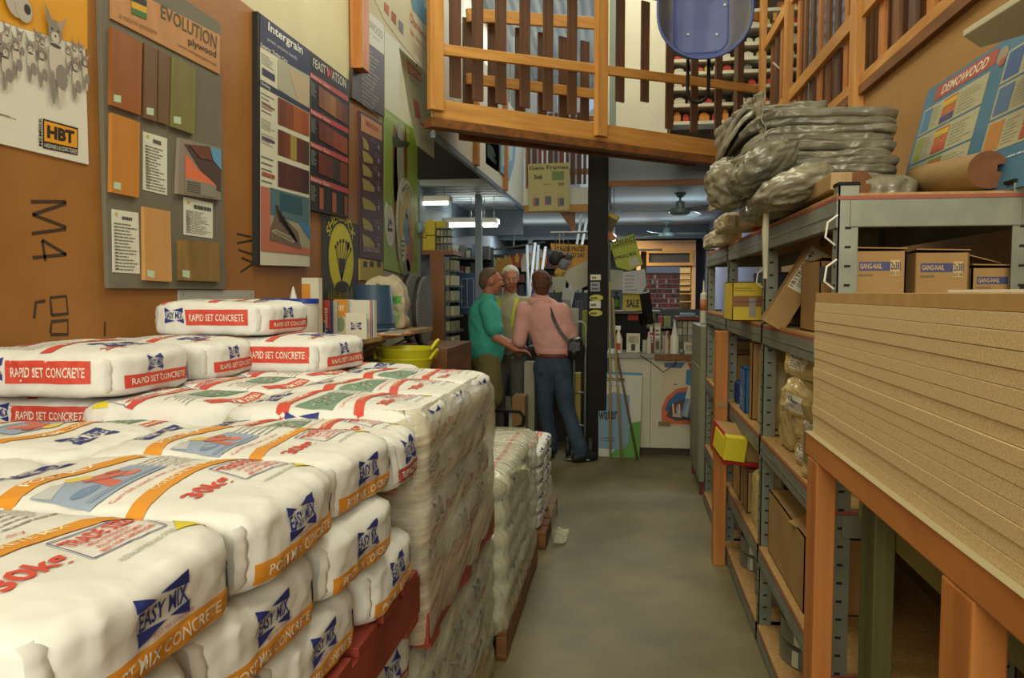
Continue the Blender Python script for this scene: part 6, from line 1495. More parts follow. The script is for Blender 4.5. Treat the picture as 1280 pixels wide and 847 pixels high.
# monitor and till
t = T('monitor', 'black tilted monitor standing behind the goods on the counter', 'monitor', (at(808, 441, Y=7.6).x, 7.6, CT)); p = at(806, 385, Y=7.6)
MB().obox((p.x, 7.6, p.z), (.06, .26, .30), (0, -.15, .3), 'black_steel').build('screen', t, bevel=.008); MB().beam((p.x+.02, 7.6, CT), (p.x, 7.6, p.z-.1), .03, .03, 'black_steel', up=(0, 1, 0)).box(p.x-.05, p.x+.1, 7.5, 7.7, CT, CT+.012, 'black_steel').build('stand', t)
p = at(790, 395, Y=7.75); t = T('till', 'dark till with a glowing red display behind the counter', 'till', (p.x, 7.8, CT))
MB().box(p.x-.16, p.x+.13, 7.75, 8.05, CT, p.z+.05, 'black_steel').build('body', t, bevel=.01); MB().box(p.x-.04, p.x+.06, 7.745, 7.75, p.z-.04, p.z+.02, flat('#a8301c')).build('display', t)
MB().tube([(at(800, 441, Y=7.2).x, 7.19, .93), (at(815, 455, Y=7.2).x, 7.185, .86), (at(829, 463, Y=7.2).x, 7.185, .78), (at(842, 456, Y=7.2).x, 7.185, .84), (at(848, 446, Y=7.2).x, 7.19, .92)], .004, 'dark', 6).build('power_cable', label='thin dark cable drooping over the counter front', cat='cable')
# signs beside the column
hb = T('sign_rail', 'thin steel rail carrying signs right of the column', 'rail', (0, 7.45, 2.4)); MB().tube([(-.14, 7.47, 1.2), (-.14, 7.47, 2.49)], .012, 'galv').tube([(-.14, 7.47, 1.90), (.35, 7.47, 1.90)], .01, 'galv').build('rail', hb)
def fsign(pts, Y, col, label, fn=None, name='sign', cat='sign', th=.004):
    B = Board((0, Y, 0), (1, 0, 0), (0, 0, 1)); mb = B.outline(pts, th, col)
    if fn: fn(B)
    return B.done(mb, name, label=label, cat=cat)
def f1(B):
    B.quad('CLEARANCE', (766, 309), (794, 301), (793, 294), (765, 302), '#3a3c14', 2, .03); B.quad('PRICES', (769, 325), (796, 318), (795, 314), (768, 321), '#3a3c14', 2, .03)
    B.poly([(785, 324), (797, 320), (800, 331), (787, 333)], '#a9a99a', 2); B.poly([(764, 308), (795, 300), (796, 304), (765, 312)], '#7f8a1c', 1)
fsign([(762, 304), (792, 292), (804, 330), (787, 338), (771, 334)], 7.45, '#9aa42c', 'tilted lime green paper sign with dark lettering by the column', f1, th=.018)
fsign([(760, 264), (775, 271), (764, 290), (760, 287)], 7.40, '#4a3c14', 'small black and yellow sign high on the right of the column', lambda B: B.poly([(761, 265), (774, 271), (771, 275), (761, 270)], '#b8a030', 1))
fsign([(760, 287), (764, 290), (772, 298), (766, 301), (760, 300)], 7.41, '#b06a3c', 'small orange card below the black and yellow sign')
p = at(767, 297, Y=7.6); MB().ball((0, 0, 0), (.026, .026, .036), M('bulb_glow', '#ffffff', emit='#fff6e0', estr=6), 16).lathe([(.012, .03), (.012, .10)], (0, 0, 0), 'white_plastic', 10).tube([(0, 0, .1), (0, 0, 2.5-p.z)], .003, 'dark', 6).build('light_bulb', label='bare lit bulb hanging beside the column', cat='lamp', smooth=True, origin=(0, 0, 0)).location = p
def f2(B): B.lines((781, 342), (800, 364), 5, '#6f7280', 1, .3)
fsign([(779, 340), (806, 336), (808, 356), (802, 367), (778, 366)], 7.46, '#a9acb4', 'pale sheet of paper hanging over the yellow box', f2, 'paper_sheet', 'paper')
fsign([(758, 336), (779, 338), (779, 362), (758, 362)], 7.5, '#9a9a90', 'larger grey white sheet directly right of column', None, 'paper_sheet', 'paper')
def f3(B): B.quad('SALE', (783, 384), (799, 384), (799, 374), (783, 374), '#3a3420', 2, .05)
fsign([(779, 366), (803, 367), (803, 388), (778, 387)], 7.6, '#b3a02c', 'yellow box front with dark figures behind the counter', f3, 'carton', 'box', .2)
bs = T('back_shelf', 'dark shelf behind the counter under the yellow box', 'shelf', (.12, 7.95, 0)); zq = at(790, 388, Y=7.6).z
MB().box(-.1, .35, 7.6, 7.96, zq-.03, zq-.004, flat('#55504a')).build('shelf_board', bs)
for x in (-.08, .33): MB().box(x-.01, x+.01, 7.90, 7.95, .0, zq-.03, flat('#55504a')).build('leg', bs)
p = at(770, 387, Y=7.6); MB().lathe([(.035, 0), (.035, .13), (.02, .15), (.02, .17), (0, .17)], (0, 0, 0), '#26342a', 16).lathe([(.036, .03), (.036, .10)], (0, 0, 0), '#4a7a3c', 16).build('bottle', label='dark bottle with green label left of the yellow box', cat='bottle', smooth='auto', origin=(0, 0, 0)).location = (p.x, 7.7, p.z)
# tan unit with red card display at the far end -------------------------------------
YF = 11.9
fu = T('display_unit', 'far lit tan cabinet with glowing shelves under the farther fan', 'cabinet', (.45, YF, 0))
def fbox(px0, py0, px1, py1, Y, d, mat, name, par, lab=None):
    a = at(px0, py1, Y=Y); b = at(px1, py0, Y=Y); return MB().box(a.x, b.x, Y, Y+d, a.z, b.z, mat).build(name, par, label=lab)
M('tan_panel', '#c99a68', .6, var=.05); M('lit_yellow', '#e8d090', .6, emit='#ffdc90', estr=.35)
fbox(795, 300, 870, 314, YF, .5, 'tan_panel', 'pelmet', fu); fbox(864, 314, 870, 420, YF, .5, 'tan_panel', 'side_panel', fu); fbox(795, 314, 801, 420, YF, .5, 'tan_panel', 'side_panel', fu)
fbox(801, 300, 866, 460, YF+.45, .03, flat('#6a5a3c'), 'back_panel', fu)
m = MB()
for q in ((808, 312, 868, 316.5), (808, 328, 868, 332), (808, 316, 811, 328), (862, 316, 866, 328)):
    a = at(q[0], q[3], Y=YF-.02); b = at(q[2], q[1], Y=YF-.02); m.box(a.x, b.x, YF-.04, YF, a.z, b.z, pine('x'))
m.build('window_frame', fu); fbox(811, 316, 862, 328, YF+.02, .02, flat('#3c3430'), 'dark_pane', fu)
for i, (y0, y1) in enumerate(((334, 341), (343, 349), (351, 356), (359, 363))): fbox(850, y0, 868, y1, YF+.3, .02, 'lit_yellow', 'lit_shelf', fu)
for y in (342, 350, 358, 366, 376): fbox(848, y, 868, y+1.5, YF+.05, .3, pine('x'), 'shelf_board', fu)
rk = T('card_display', 'dark display board with rows of red cards beneath a grey header', 'display board', (.3, 10.2, 0)); YR = 10.2
fbox(808, 333, 850, 405, YR, .05, flat('#3a2622'), 'backing', rk); fbox(808, 333, 850, 341, YR-.012, .012, flat('#7f8494'), 'header', rk)
MB().box(at(826, 400, Y=YR).x-.03, at(832, 400, Y=YR).x+.03, YR, YR+.05, 0, at(830, 404, Y=YR).z, 'black_steel').build('foot', rk)
rr = random.Random(9)
for r in range(10):
    y = 343.5+r*6; a = at(809, y+4.4, Y=YR-.012); b = at(849, y, Y=YR-.012); n = 14
    fbox(808, y+4.8, 850, y+5.6, YR-.02, .02, flat('#8f8a80'), 'rail', rk)
    for c_ in range(n):
        if rr.random() < .12: continue
        x = a.x+(b.x-a.x)*c_/n; MB().box(x, x+(b.x-a.x)/n*.8, YR-.012, YR-.004, a.z, b.z, rr.choice(['#8a2c24', '#6a2420', '#9c3a2c', '#a8a094', '#5a2a24', '#7a3028'])).build('card', rk)
# items on right rear wall
def rwbox(px0, py0, px1, py1, col, name, label, cat, th=.05):
    a = at(px0, py1, X=1.18); b = at(px1, py0, X=1.18); return MB().box(1.18-th, 1.2, min(a.y, b.y), max(a.y, b.y), min(a.z, b.z), max(a.z, b.z), col).build(name, label=label, cat=cat, bevel=.004)
p = at(879, 404, Y=6.4); p2 = at(880, 350, Y=6.4)
t = T('caulking_tube', 'white and orange cartridge hanging at the far end of the shelving', 'tube', (p.x, 6.4, p.z)); L_ = p2.z-p.z
MB().lathe([(.004, p.z+L_), (.010, p.z+L_*.72), (.027, p.z+L_*.68), (.027, p.z+.01), (.02, p.z)], (p.x, 6.4, 0), 'white_plastic', 16).build('body', t, smooth='auto'); MB().lathe([(.0275, p.z+L_*.3), (.0275, p.z+L_*.55)], (p.x, 6.4, 0), '#b8704a', 16).build('printed_band', t, smooth=True)
# stand it on the grey cabinet
gc = T('metal_cabinet', 'grey green metal cabinet at the far end of the shelving', 'cabinet', (.78, 6.1, 0)); ztop = p.z-.002
MB().box(.56, 1.05, 5.85, 6.6, .10, ztop, M('grey_green', '#7d8068', .5, var=.06)).build('body', gc, bevel=.004)
MB().box(.553, .56, 5.88, 6.2, .14, .95, 'grey_green').build('door', gc, bevel=.002); MB().box(.553, .56, 6.22, 6.57, .14, .95, 'grey_green').build('door', gc, bevel=.002)
for y in (5.87, 6.53): MB().box(.57, .62, y, y+.05, 0, .10, flat('#6a2a22')).build('foot', gc)
pbox(861, 440, 884, 462, 5.72, .1, flat('#8a7a4a'), 'tin', 'olive tin at the end of the middle shelf', 'tin') if False else None
carton(.60, .8, 5.70, 5.82, .90, 1.1, 'small olive carton beside the metal cabinet', flat('#7f7448'), False) if False else None

# ------------------------------------------------------------------ left of the column: signs, papers, tubes
def f4(B): B.quad('TRADE PRICES', (696, 314), (731, 314), (731, 308), (696, 308), '#2c2618', 2, .03); B.quad('EVERY DAY', (708, 322), (731, 322), (731, 316), (708, 316), '#2c2618', 2, .03)
fsign([(688, 304), (735, 306), (735, 350), (712, 350), (692, 330)], 8.3, '#b8862c', 'yellow orange banner with black lettering left of the column', f4)
fsign([(702, 341), (736, 324), (737, 356), (717, 364)], 8.12, '#a8a291', 'large blank tilted off white board left of the column', None, 'blank_board', 'board', .012)
fsign([(690, 346), (708, 345), (706, 366), (691, 362)], 7.9, '#96988a', 'grey white sheet lower left of the tilted board', None, 'paper_sheet', 'paper')
fsign([(704, 358), (718, 364), (714, 376), (702, 374)], 7.8, '#a3a6a4', 'small pale sheet under the tilted off white board', None, 'paper_sheet', 'paper')
for i, (px, py, r, c, lab) in enumerate(((694, 322, .075, '#1e1c1c', 'black ear muffs hanging left of the column'), (704, 330, .06, '#6a6a78', 'grey hard cap hanging beside the black ear muffs'), (699, 341, .05, '#a8842c', 'orange brown pouch hanging below the caps'), (710, 322, .04, '#3a3430', 'small dark cap over the yellow banner'))):
    p = at(px, py, Y=8.1); m = MB(); m.ball((0, 0, 0), (r, r*.7, r*1.1), c, 14); m.ball((r*.8, 0, r*.3), (r*.55, r*.5, r*.6), c, 12); m.tube([(0, .02, r*.8), (0, .03, at(694, 305, Y=8.1).z+.12-p.z)], .004, c, 6); m.build('hanging_item', label=lab, cat='accessory', smooth=True, origin=(0, 0, 0)).location = p
MB().tube([(at(688, 310, Y=8.12).x, 8.14, at(694, 305, Y=8.1).z+.12), (at(736, 310, Y=8.12).x, 8.14, at(694, 305, Y=8.1).z+.12)], .012, 'galv').build('hanging_rail', label='steel rail holding caps and signs left of the column', cat='rail')
for i, (x0, y0, x1, y1, c) in enumerate(((665, 342, 669, 303, '#c8d0d6'), (671, 342, 673, 306, '#a9b8c8'), (677, 342, 682, 308, '#d0d6d8'), (716, 335, 727, 268, '#8f9490'), (722, 335, 733, 276, '#a8aca4'), (660, 345, 659, 306, '#b0b8bc'))):
    p, q = at(x0, y0, Y=9.0), at(x1, y1, Y=9.0); m = MB().tube([p+(p-q)*2.2, q], .016, c, 10); m.build('metal_tube', label='%s tube standing among aluminium lengths left of column' % ['bright leftmost', 'thin bluish', 'bright leaning', 'long grey leaning', 'rightmost grey leaning', 'dull short'][i], cat='tube', smooth=True)
stand = T('tube_rack', 'dark rack holding aluminium lengths left of the column', 'rack', (-.95, 9.1, 0)); MB().box(-1.15, -.30, 9.05, 9.3, 0, 1.50, flat('#262a30')).build('body', stand); MB().box(-1.13, -1.03, 9.03, 9.05, 1.0, 1.62, flat('#2c5a8a')).build('blue_panel', stand)
# service bench behind the couple and chrome hand trolley
sb2 = T('service_bench', 'dark bench with papers behind the woman in pink', 'bench', (-.5, 8.0, 0))
MB().box(-.95, -.36, 7.75, 8.2, .92, .96, flat('#4a463c')).build('worktop', sb2); MB().box(-.92, -.36, 7.8, 8.18, 0, .92, flat('#26221e')).build('body', sb2)
MB().box(at(655, 500, Y=7.6).x, at(668, 500, Y=7.6).x, 7.6, 7.75, 0, at(660, 452, Y=7.6).z, flat('#a39f8c')).build('white_cabinet', label='narrow white cabinet side seen left of the blue jeans', cat='cabinet', bevel=.004)
rr = random.Random(12)
for i, (px, py, w_, h_, c) in enumerate(((700, 378, .10, .06, '#4a6a8a'), (708, 372, .08, .09, '#8a8a84'), (716, 385, .12, .05, '#a8a89c'), (723, 376, .07, .10, '#3a3c44'), (730, 388, .08, .06, '#8a9a3c'), (718, 396, .12, .04, '#b4b6ac'))):
    p = at(px, py, Y=7.8+.03*i); MB().box(p.x-w_/2, p.x+w_/2, 7.8+.03*i, 7.9+.03*i, .961, p.z+.0, c).build('stacked_item', label=['blue folder', 'grey upright file', 'pale carton', 'black file', 'green carton', 'white carton'][i]+' on the dark bench beside the column', cat='office item', bevel=.004)
ht = T('hand_trolley', 'chrome tube hand trolley standing against the black column', 'trolley', (-.42, 7.05, 0))
p = at(718, 402, Y=7.05); q = at(732, 402, Y=7.05)
MB().tube([(p.x, 7.0, .1), (p.x, 7.05, p.z-.04), (p.x+.02, 7.05, p.z), (q.x-.02, 7.05, p.z), (q.x, 7.05, p.z-.04), (q.x, 7.0, .1)], .011, 'galv', 10).tube([(p.x, 7.03, .6), (q.x, 7.03, .6)], .009, 'galv').tube([(p.x, 7.02, .3), (q.x, 7.02, .3)], .009, 'galv').build('frame', ht, smooth=True)
MB().box(p.x-.05, q.x+.05, 6.86, 7.0, .015, .025, 'galv').build('toe_plate', ht, bevel=.002)
for x in (p.x-.06, q.x+.04): MB().lathe([(.03, 0), (.09, 0), (.095, .01), (.095, .03), (.09, .04), (.03, .04)], (x-.01, 7.06, .096), 'black_rubber', 20, axis='x').build('wheel', ht, smooth='auto')
p = at(722, 470, Y=7.12); MB().box(p.x-.04, p.x+.03, 7.12, 7.2, 0, p.z+.03, flat('#8a7a24')).build('yellow_tin', label='tall olive yellow tin behind the hand trolley', cat='tin', bevel=.01)
# pallet truck handle behind the low wrapped stack
pt = T('pallet_truck', 'black and chrome pallet truck handle behind the low wrapped stack', 'pallet truck', (-.98, 5.6, 0))
p = at(618, 513, Y=5.5); q = at(655, 518, Y=5.5)
MB().tube([p, ((p.x+q.x)/2, 5.5, p.z), (q.x-.03, 5.5, q.z+.02), (q.x, 5.5, q.z-.02), (q.x-.01, 5.5, q.z-.08), (p.x+.1, 5.52, q.z-.12)], .013, 'black_steel', 10).build('grip', pt, smooth=True)
MB().tube([((p.x+q.x)/2-.02, 5.5, p.z), ((p.x+q.x)/2-.05, 5.7, .2)], .018, 'black_steel', 10).box(p.x-.1, q.x+.1, 5.65, 6.2, .04, .2, '#8a7a24').build('body', pt)
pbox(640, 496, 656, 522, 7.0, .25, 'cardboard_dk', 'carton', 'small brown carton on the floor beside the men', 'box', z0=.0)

# ------------------------------------------------------------------ far left: tool cases, brown cabinet, racks of goods
Yc = 7.2
cab = T('tall_cabinet', 'tall brown timber end panel with shelves of grey goods behind it', 'cabinet', (-1.7, Yc, 0))
a = at(537, 318, Y=Yc); b = at(555, 318, Y=Yc); c = at(566, 318, Y=Yc)
MB().box(a.x, b.x, Yc, Yc+.03, 0, a.z, M('cab_brown', '#80502a', .5, var=.08)).build('end_panel', cab, bevel=.003)
MB().box(LW, c.x, Yc+.03, Yc+.5, a.z, a.z+.04, 'cab_brown').build('top_board', cab)
MB().box(LW, b.x, Yc+.03, Yc+.5, 0, .1, 'cab_brown').build('base_board', cab)
rr = random.Random(4)
for r in range(12):
    z = .12+r*.145; MB().box(b.x, c.x, Yc+.05, Yc+.5, z-.02, z, flat('#4a4a3c')).build('shelf_board', cab)
    for k in range(2): MB().box(b.x+.002+k*.045, b.x+.04+k*.045, Yc+.06, Yc+.3, z, z+.09, rr.choice(['#8f8f74', '#77785f', '#a3a288', '#6a6a54'])).build('stock_box', cab)
def case(px0, py0, px1, py1, Y, lab, col='#c0ae1e', z0=None):
    a = at(px0, py1, Y=Y); b = at(px1, py0, Y=Y); t = T('tool_case', lab, 'case', ((a.x+b.x)/2, Y, a.z)); mt = M('case_yellow', '#bfae20', .45)
    MB().box(a.x, b.x, Y, Y+.22, a.z, b.z, mt).build('body', t, bevel=.008)
    MB().box(a.x-.002, b.x+.002, Y-.004, Y+.2, (a.z+b.z)/2-.006, (a.z+b.z)/2+.006, flat('#6a5f14')).build('seam', t)
    MB().tube([(a.x+.03, Y+.1, b.z), (a.x+.035, Y+.1, b.z+.02), (b.x-.035, Y+.1, b.z+.02), (b.x-.03, Y+.1, b.z)], .006, 'black_steel').build('handle', t)
zc = at(537, 318, Y=Yc).z+.04
for (x0, x1, y0, lab) in ((524, 533, 280, 'dull narrow yellow case leftmost on top of the cabinet'), (532, 543.5, 275, 'bright yellow case standing tallest on top of the cabinet')):
    a = at(x0, y0, Y=Yc+.06); b = at(x1, y0, Y=Yc+.06); t = T('tool_case', lab, 'case', ((a.x+b.x)/2, Yc+.2, zc))
    MB().box(a.x, b.x, Yc+.06, Yc+.3, zc, a.z, M('case_yellow', '#bfae20', .45)).build('body', t, bevel=.01); MB().box(a.x-.002, b.x+.002, Yc+.056, Yc+.28, (a.z+zc)/2-.006, (a.z+zc)/2+.006, flat('#6a5f14')).build('seam', t)
wr = T('wire_basket', 'grey wire basket rack of goods beside the yellow cases', 'rack', (at(553, 300, Y=Yc+.1).x, Yc+.2, zc)); a = at(545, 288, Y=Yc+.1); b = at(562, 284, Y=Yc+.1)
for r in range(4): MB().box(a.x, b.x, Yc+.1, Yc+.35, zc+.002+r*.07, zc+.008+r*.07, 'galv').build('wire_shelf', wr)
for r in range(3):
    for k in range(4): MB().box(a.x+.005+k*.035, a.x+.033+k*.035, Yc+.11, Yc+.2, zc+.009+r*.07, zc+.055+r*.07, rr.choice(['#8a8a7c', '#a3a090', '#6f6d5f', '#95916f'])).build('pack', wr)
a = at(544, 283, Y=Yc+.12); MB().box(a.x, a.x+.10, Yc+.12, Yc+.28, zc+.22, zc+.285, flat('#b3a628')).build('carton', label='small yellow carton on top of the grey wire basket', cat='box', bevel=.006)
p = at(524, 285, Y=7.12); MB().ball((0, 0, 0), (.045, .045, .055), '#7f9ab8', 14).build('globe', label='pale blue round ornament left of the yellow cases', cat='ornament', smooth=True, origin=(0, 0, 0)).location = p
a = at(563, 302, Y=9.3); pbox(563, 302, 576, 309, 9.3, .02, flat('#a8685c'), 'shelf_sign', 'small reddish shelf sign right of the wire basket', 'sign')
# dark gondola with goods, blue framed panel
struct(MB().box(LW-.01, LW+.004, 7.17, 14.5, 0, 2.5, 'bluegrey'), 'trim_8')
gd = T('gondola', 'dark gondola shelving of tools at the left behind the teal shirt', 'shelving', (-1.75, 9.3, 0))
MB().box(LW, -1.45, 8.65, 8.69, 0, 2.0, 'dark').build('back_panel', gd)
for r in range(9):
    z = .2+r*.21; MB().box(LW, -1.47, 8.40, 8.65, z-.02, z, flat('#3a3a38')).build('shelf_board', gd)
gcol = ['#5a4a3c', '#3a4a5a', '#7a7468', '#2c2c30', '#6a3a2c', '#8a8270', '#4a4a48', '#a09a84']
for r in range(9):
    z = .2+r*.21; x = LW+.02
    while x < -1.53:
        w_ = rr.uniform(.04, .08); MB().box(x, x+w_, 8.45, 8.55, z, z+rr.uniform(.08, .16), rr.choice(gcol)).build('stock_item', label='small dark item on the gondola behind the teal shirt', cat='product', group='goods on the dark gondola'); x += w_+.012
bp_ = pbox(572, 341, 596, 392, 8.25, .04, flat('#2c4468'), 'door_sample', 'dark blue panel with a white inset outline by the grey column', 'panel')
B = Board((0, 8.24, 0), (1, 0, 0), (0, 0, 1)); mb = MB()
for q in (((577, 348), (592, 348)), ((577, 384), (592, 384)), ((577, 348), (577, 384)), ((592, 348), (592, 384)), ((584, 348), (584, 384))): 
    a, b = B.q(*q[0]), B.q(*q[1]); B.P.band([a, b], .008, '#8fa0b0', 1)
o = B.done(mb, 'outline', parent=bp_)
MB().box(at(578, 340, Y=8.27).x-.1, at(590, 340, Y=8.27).x+.1, 8.27, 8.38, 0, at(580, 394, Y=8.27).z, 'dark').build('dark_plinth', label='dark plinth below the blue panel', cat='plinth')
# long line of colourful goods in the distance
fr = T('hanging_rail', 'high rail of colourful packets in the distance above the three people', 'rail', (-.9, 10.4, 2.0)); a = at(603, 322, Y=10.4); b = at(680, 306, Y=10.4)
MB().tube([(a.x-.2, 10.45, a.z+.06), (b.x, 10.45, b.z+.04)], .012, 'galv').build('rail', fr); MB().tube([((a.x+b.x)/2, 10.45, a.z+.13), ((a.x+b.x)/2, 10.45, 2.5)], .01, 'galv').build('hanger', fr)
cols = ['#c8c2a0', '#bdb894', '#c9c39c', '#b9a24a', '#c98a2c', '#d0a030', '#a83a30', '#b04a40', '#c2bda8', '#c8b030', '#c46058', '#c9c9c0']
for i in range(17):
    t_ = i/16; px = 603+77*t_; p = at(px, 312+14*(1-t_)+(i % 3)*2, Y=10.4-.03*(i % 2)); w_ = .05+.02*(i % 3); h_ = .10+.05*((i*7) % 3)
    m = MB().prism([(-w_/2, 0, -h_), (w_/2, 0, -h_), (w_*.6, 0, -h_*.4), (w_*.15, 0, h_*.2), (-w_*.2, 0, h_*.2), (-w_*.55, 0, -h_*.3)], (0, .02, 0), cols[min(11, int(t_*9)+i % 3)])
    m.build('hanging_packet', label='colourful packet hanging on the distant high rail', cat='packet', group='packets on the distant high rail', origin=(0, 0, 0)).location = p
dk = T('goods_rack', 'dark distant rack of mixed goods behind the white haired man', 'shelving', (-1.0, 11.0, 0))
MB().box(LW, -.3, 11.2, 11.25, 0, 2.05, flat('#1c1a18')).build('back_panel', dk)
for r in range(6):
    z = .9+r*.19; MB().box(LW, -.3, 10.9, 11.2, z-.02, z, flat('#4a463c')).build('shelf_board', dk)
    x = LW+.03
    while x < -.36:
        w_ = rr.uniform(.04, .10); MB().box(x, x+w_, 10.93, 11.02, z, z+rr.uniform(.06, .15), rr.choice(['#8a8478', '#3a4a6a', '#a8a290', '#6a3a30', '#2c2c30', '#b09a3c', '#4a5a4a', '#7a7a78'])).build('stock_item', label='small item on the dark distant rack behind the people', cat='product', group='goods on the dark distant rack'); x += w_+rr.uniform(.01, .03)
a = at(606, 322, Y=9.6); pbox(583, 352, 605, 360, 9.9, .2, flat('#6a4a20'), 'brown_carton', 'brown carton beside the grey column above the blue panel', 'box') if False else None
# right rear floor: gondola end behind the counter, seen between goods
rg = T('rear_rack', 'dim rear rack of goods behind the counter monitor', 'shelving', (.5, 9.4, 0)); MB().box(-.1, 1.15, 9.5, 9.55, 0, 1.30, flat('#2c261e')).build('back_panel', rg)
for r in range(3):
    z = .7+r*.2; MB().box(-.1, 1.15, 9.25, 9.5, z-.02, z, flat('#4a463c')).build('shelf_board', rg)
    x = -.06
    while x < 1.08:
        w_ = rr.uniform(.05, .10); MB().box(x, x+w_, 9.27, 9.36, z, z+rr.uniform(.07, .16), rr.choice(['#5a5a3c', '#7a2c24', '#8a8478', '#3a4a5a', '#6a6a30', '#a09a84'])).build('stock_item', label='small item on the dim rear rack behind the counter', cat='product', group='goods on the dim rear rack'); x += w_+rr.uniform(.01, .03)
p = at(838, 412, Y=9.0)
MB().box(LW+.0, -1.1, 12.6, 12.65, 0, 2.2, flat('#4c5560')).build('partition', label='grey blue partition at the far left rear of the shop', cat='partition')
# ------------------------------------------------------------------ people
M('skin', '#b07a60', .55, col2='#a36c54', scale=14); M('skin_red', '#b07258', .55, col2='#a0644c', scale=14)
def cap(m, a, b, ra, rb, mat='skin', n=14, sq=1.0, side=None):
    """tapered capsule; sq squashes across 'side' axis perpendicular"""
    a, b = Vector(a), Vector(b); d = b-a; L = d.length; d.normalize()
    s = Vector(side).normalized() if side is not None else (Vector((1, 0, 0)) if abs(d.x) < .8 else Vector((0, 1, 0)))
    s = (s-d*s.dot(d)).normalized(); t = d.cross(s); rings = []
    K = 4
    for i in range(K+1): an = PI/2*(1-i/K); rings.append((a-d*ra*math.sin(an), ra*math.cos(an)))
    for i in range(1, 6): u = i/6; rings.append((a+d*L*u, ra+(rb-ra)*u))
    for i in range(K+1): an = PI/2*i/K; rings.append((b+d*rb*math.sin(an), rb*math.cos(an)))
    vs = []; 
    for c, r in rings:
        for k in range(n): an = 2*PI*k/n; vs.append(c+s*(r*math.cos(an))+t*(r*sq*math.sin(an)))
    fs = [(i*n+k, i*n+(k+1) % n, (i+1)*n+(k+1) % n, (i+1)*n+k) for i in range(len(rings)-1) for k in range(n)]
    fs += [tuple(range(n))[::-1], tuple((len(rings)-1)*n+k for k in range(n))]
    m.add(vs, fs, mat)
def fuse(m, name, parent, voxel=.012, smooth=6, label=None, fold=0, seed=0):
    """merge overlapping shapes into one continuous smooth surface"""
    me = bpy.data.meshes.new(name); me.from_pydata([tuple(v) for v in m.v], [], m.f); bm = bmesh.new(); bm.from_mesh(me)
    bmesh.ops.remove_doubles(bm, verts=bm.verts, dist=1e-5); bmesh.ops.recalc_face_normals(bm, faces=bm.faces); bm.to_mesh(me); bm.free()
    o = bpy.data.objects.new(name, me); COL.objects.link(o)
    r = o.modifiers.new('r', 'REMESH'); r.mode = 'VOXEL'; r.voxel_size = voxel
    s = o.modifiers.new('s', 'SMOOTH'); s.iterations = smooth; s.factor = .5
    dg = bpy.context.evaluated_depsgraph_get(); ev = o.evaluated_get(dg); new = bpy.data.meshes.new_from_object(ev); o.modifiers.clear(); o.data = new
    new.materials.clear()
    for mt in m.mats: new.materials.append(mt)
    new.polygons.foreach_set('use_smooth', [True]*len(new.polygons))
    if fold:
        new.calc_loop_triangles(); ns = [v.normal.copy() for v in new.vertices]; sd = Vector((seed, 0, 0))
        for v, nn in zip(new.vertices, ns):
            p = v.co; q = 1-2.2*abs(noise.noise(Vector((p.x*9+p.z*4, p.y*9, p.z*6))+sd)); v.co = p+nn*fold*(q+.5*(1-2.2*abs(noise.noise(Vector((p.x*20, p.y*20, p.z*22-p.x*8))+sd))))
    o.location = (0, 0, 0); o.parent = parent; o.location = -WPOS[parent]; WPOS[o] = Vector((0, 0, 0)); props(o, label); return o
def hand(m, wrist, d, up, mat='skin', curl=.6, side=1):
    """palm, four separate curled fingers of unequal length, thumb leaving the side of the palm near its base"""
    w = Vector(wrist); d = Vector(d).normalized(); up = Vector(up).normalized(); up = (up-d*up.dot(d)).normalized(); s = d.cross(up)*side
    for k in range(4):
        o_ = s*(-.027+.018*k); cap(m, w+o_*.6, w+d*.085+o_, .015, .0125, mat, 8)
    L = [.068, .078, .073, .056]
    for k in range(4):
        p = w+d*.088+s*(-.028+.0187*k); c = curl; dd = d
        for j, (fr, r) in enumerate(((.45, .0088), (.32, .0082), (.23, .0074))):
            dd = (d*math.cos(c*(j+1)*.75)-up*math.sin(c*(j+1)*.75)).normalized(); q = p+dd*L[k]*fr; cap(m, p, q, r, r*.93, mat, 8); p = q
    b = w+d*.025-s*.030; t1 = b+(d*.6-s*.75-up*.2).normalized()*.036; t2 = t1+(d*.9-s*.25-up*.35).normalized()*.030
    cap(m, b, t1, .013, .0105, mat, 8); cap(m, t1, t2, .0105, .009, mat, 8)
def head(m, c, f, mat='skin', k=1.0, tilt=None):
    """c = centre of the skull, f = facing direction (horizontal)"""
    f = Vector(f).normalized(); z = Vector((0, 0, 1)); z = (z-f*z.dot(f)).normalized(); r = f.cross(z)
    R = Matrix((r, f, z)).transposed(); P_ = lambda x, y, zz: Vector(c)+(r*x+f*y+z*zz)*k
    m.ball(P_(0, -.012, .022), (.076*k, .094*k, .092*k), mat, 20, R); m.ball(P_(0, .030, -.030), (.062*k, .062*k, .078*k), mat, 18, R)
    m.ball(P_(0, .050, -.082), (.036*k, .036*k, .028*k), mat, 14, R)         # chin
    m.ball(P_(0, .080, .036), (.050*k, .018*k, .014*k), mat, 14, R)          # brow
    for s in (-1, 1):
        m.ball(P_(s*.038, .070, -.018), (.024*k, .022*k, .024*k), mat, 12, R)  # cheek
        m.ball(P_(s*.077, -.006, -.004), (.010*k, .020*k, .032*k), mat, 12, R) # ear
    cap(m, P_(0, .088, .022), P_(0, .106, -.012), .010*k, .015*k, mat, 10)     # nose
    m.ball(P_(0, .092, -.046), (.026*k, .010*k, .007*k), mat, 10, R); m.ball(P_(0, .090, -.057), (.022*k, .010*k, .007*k), mat, 10, R)
    return R, P_
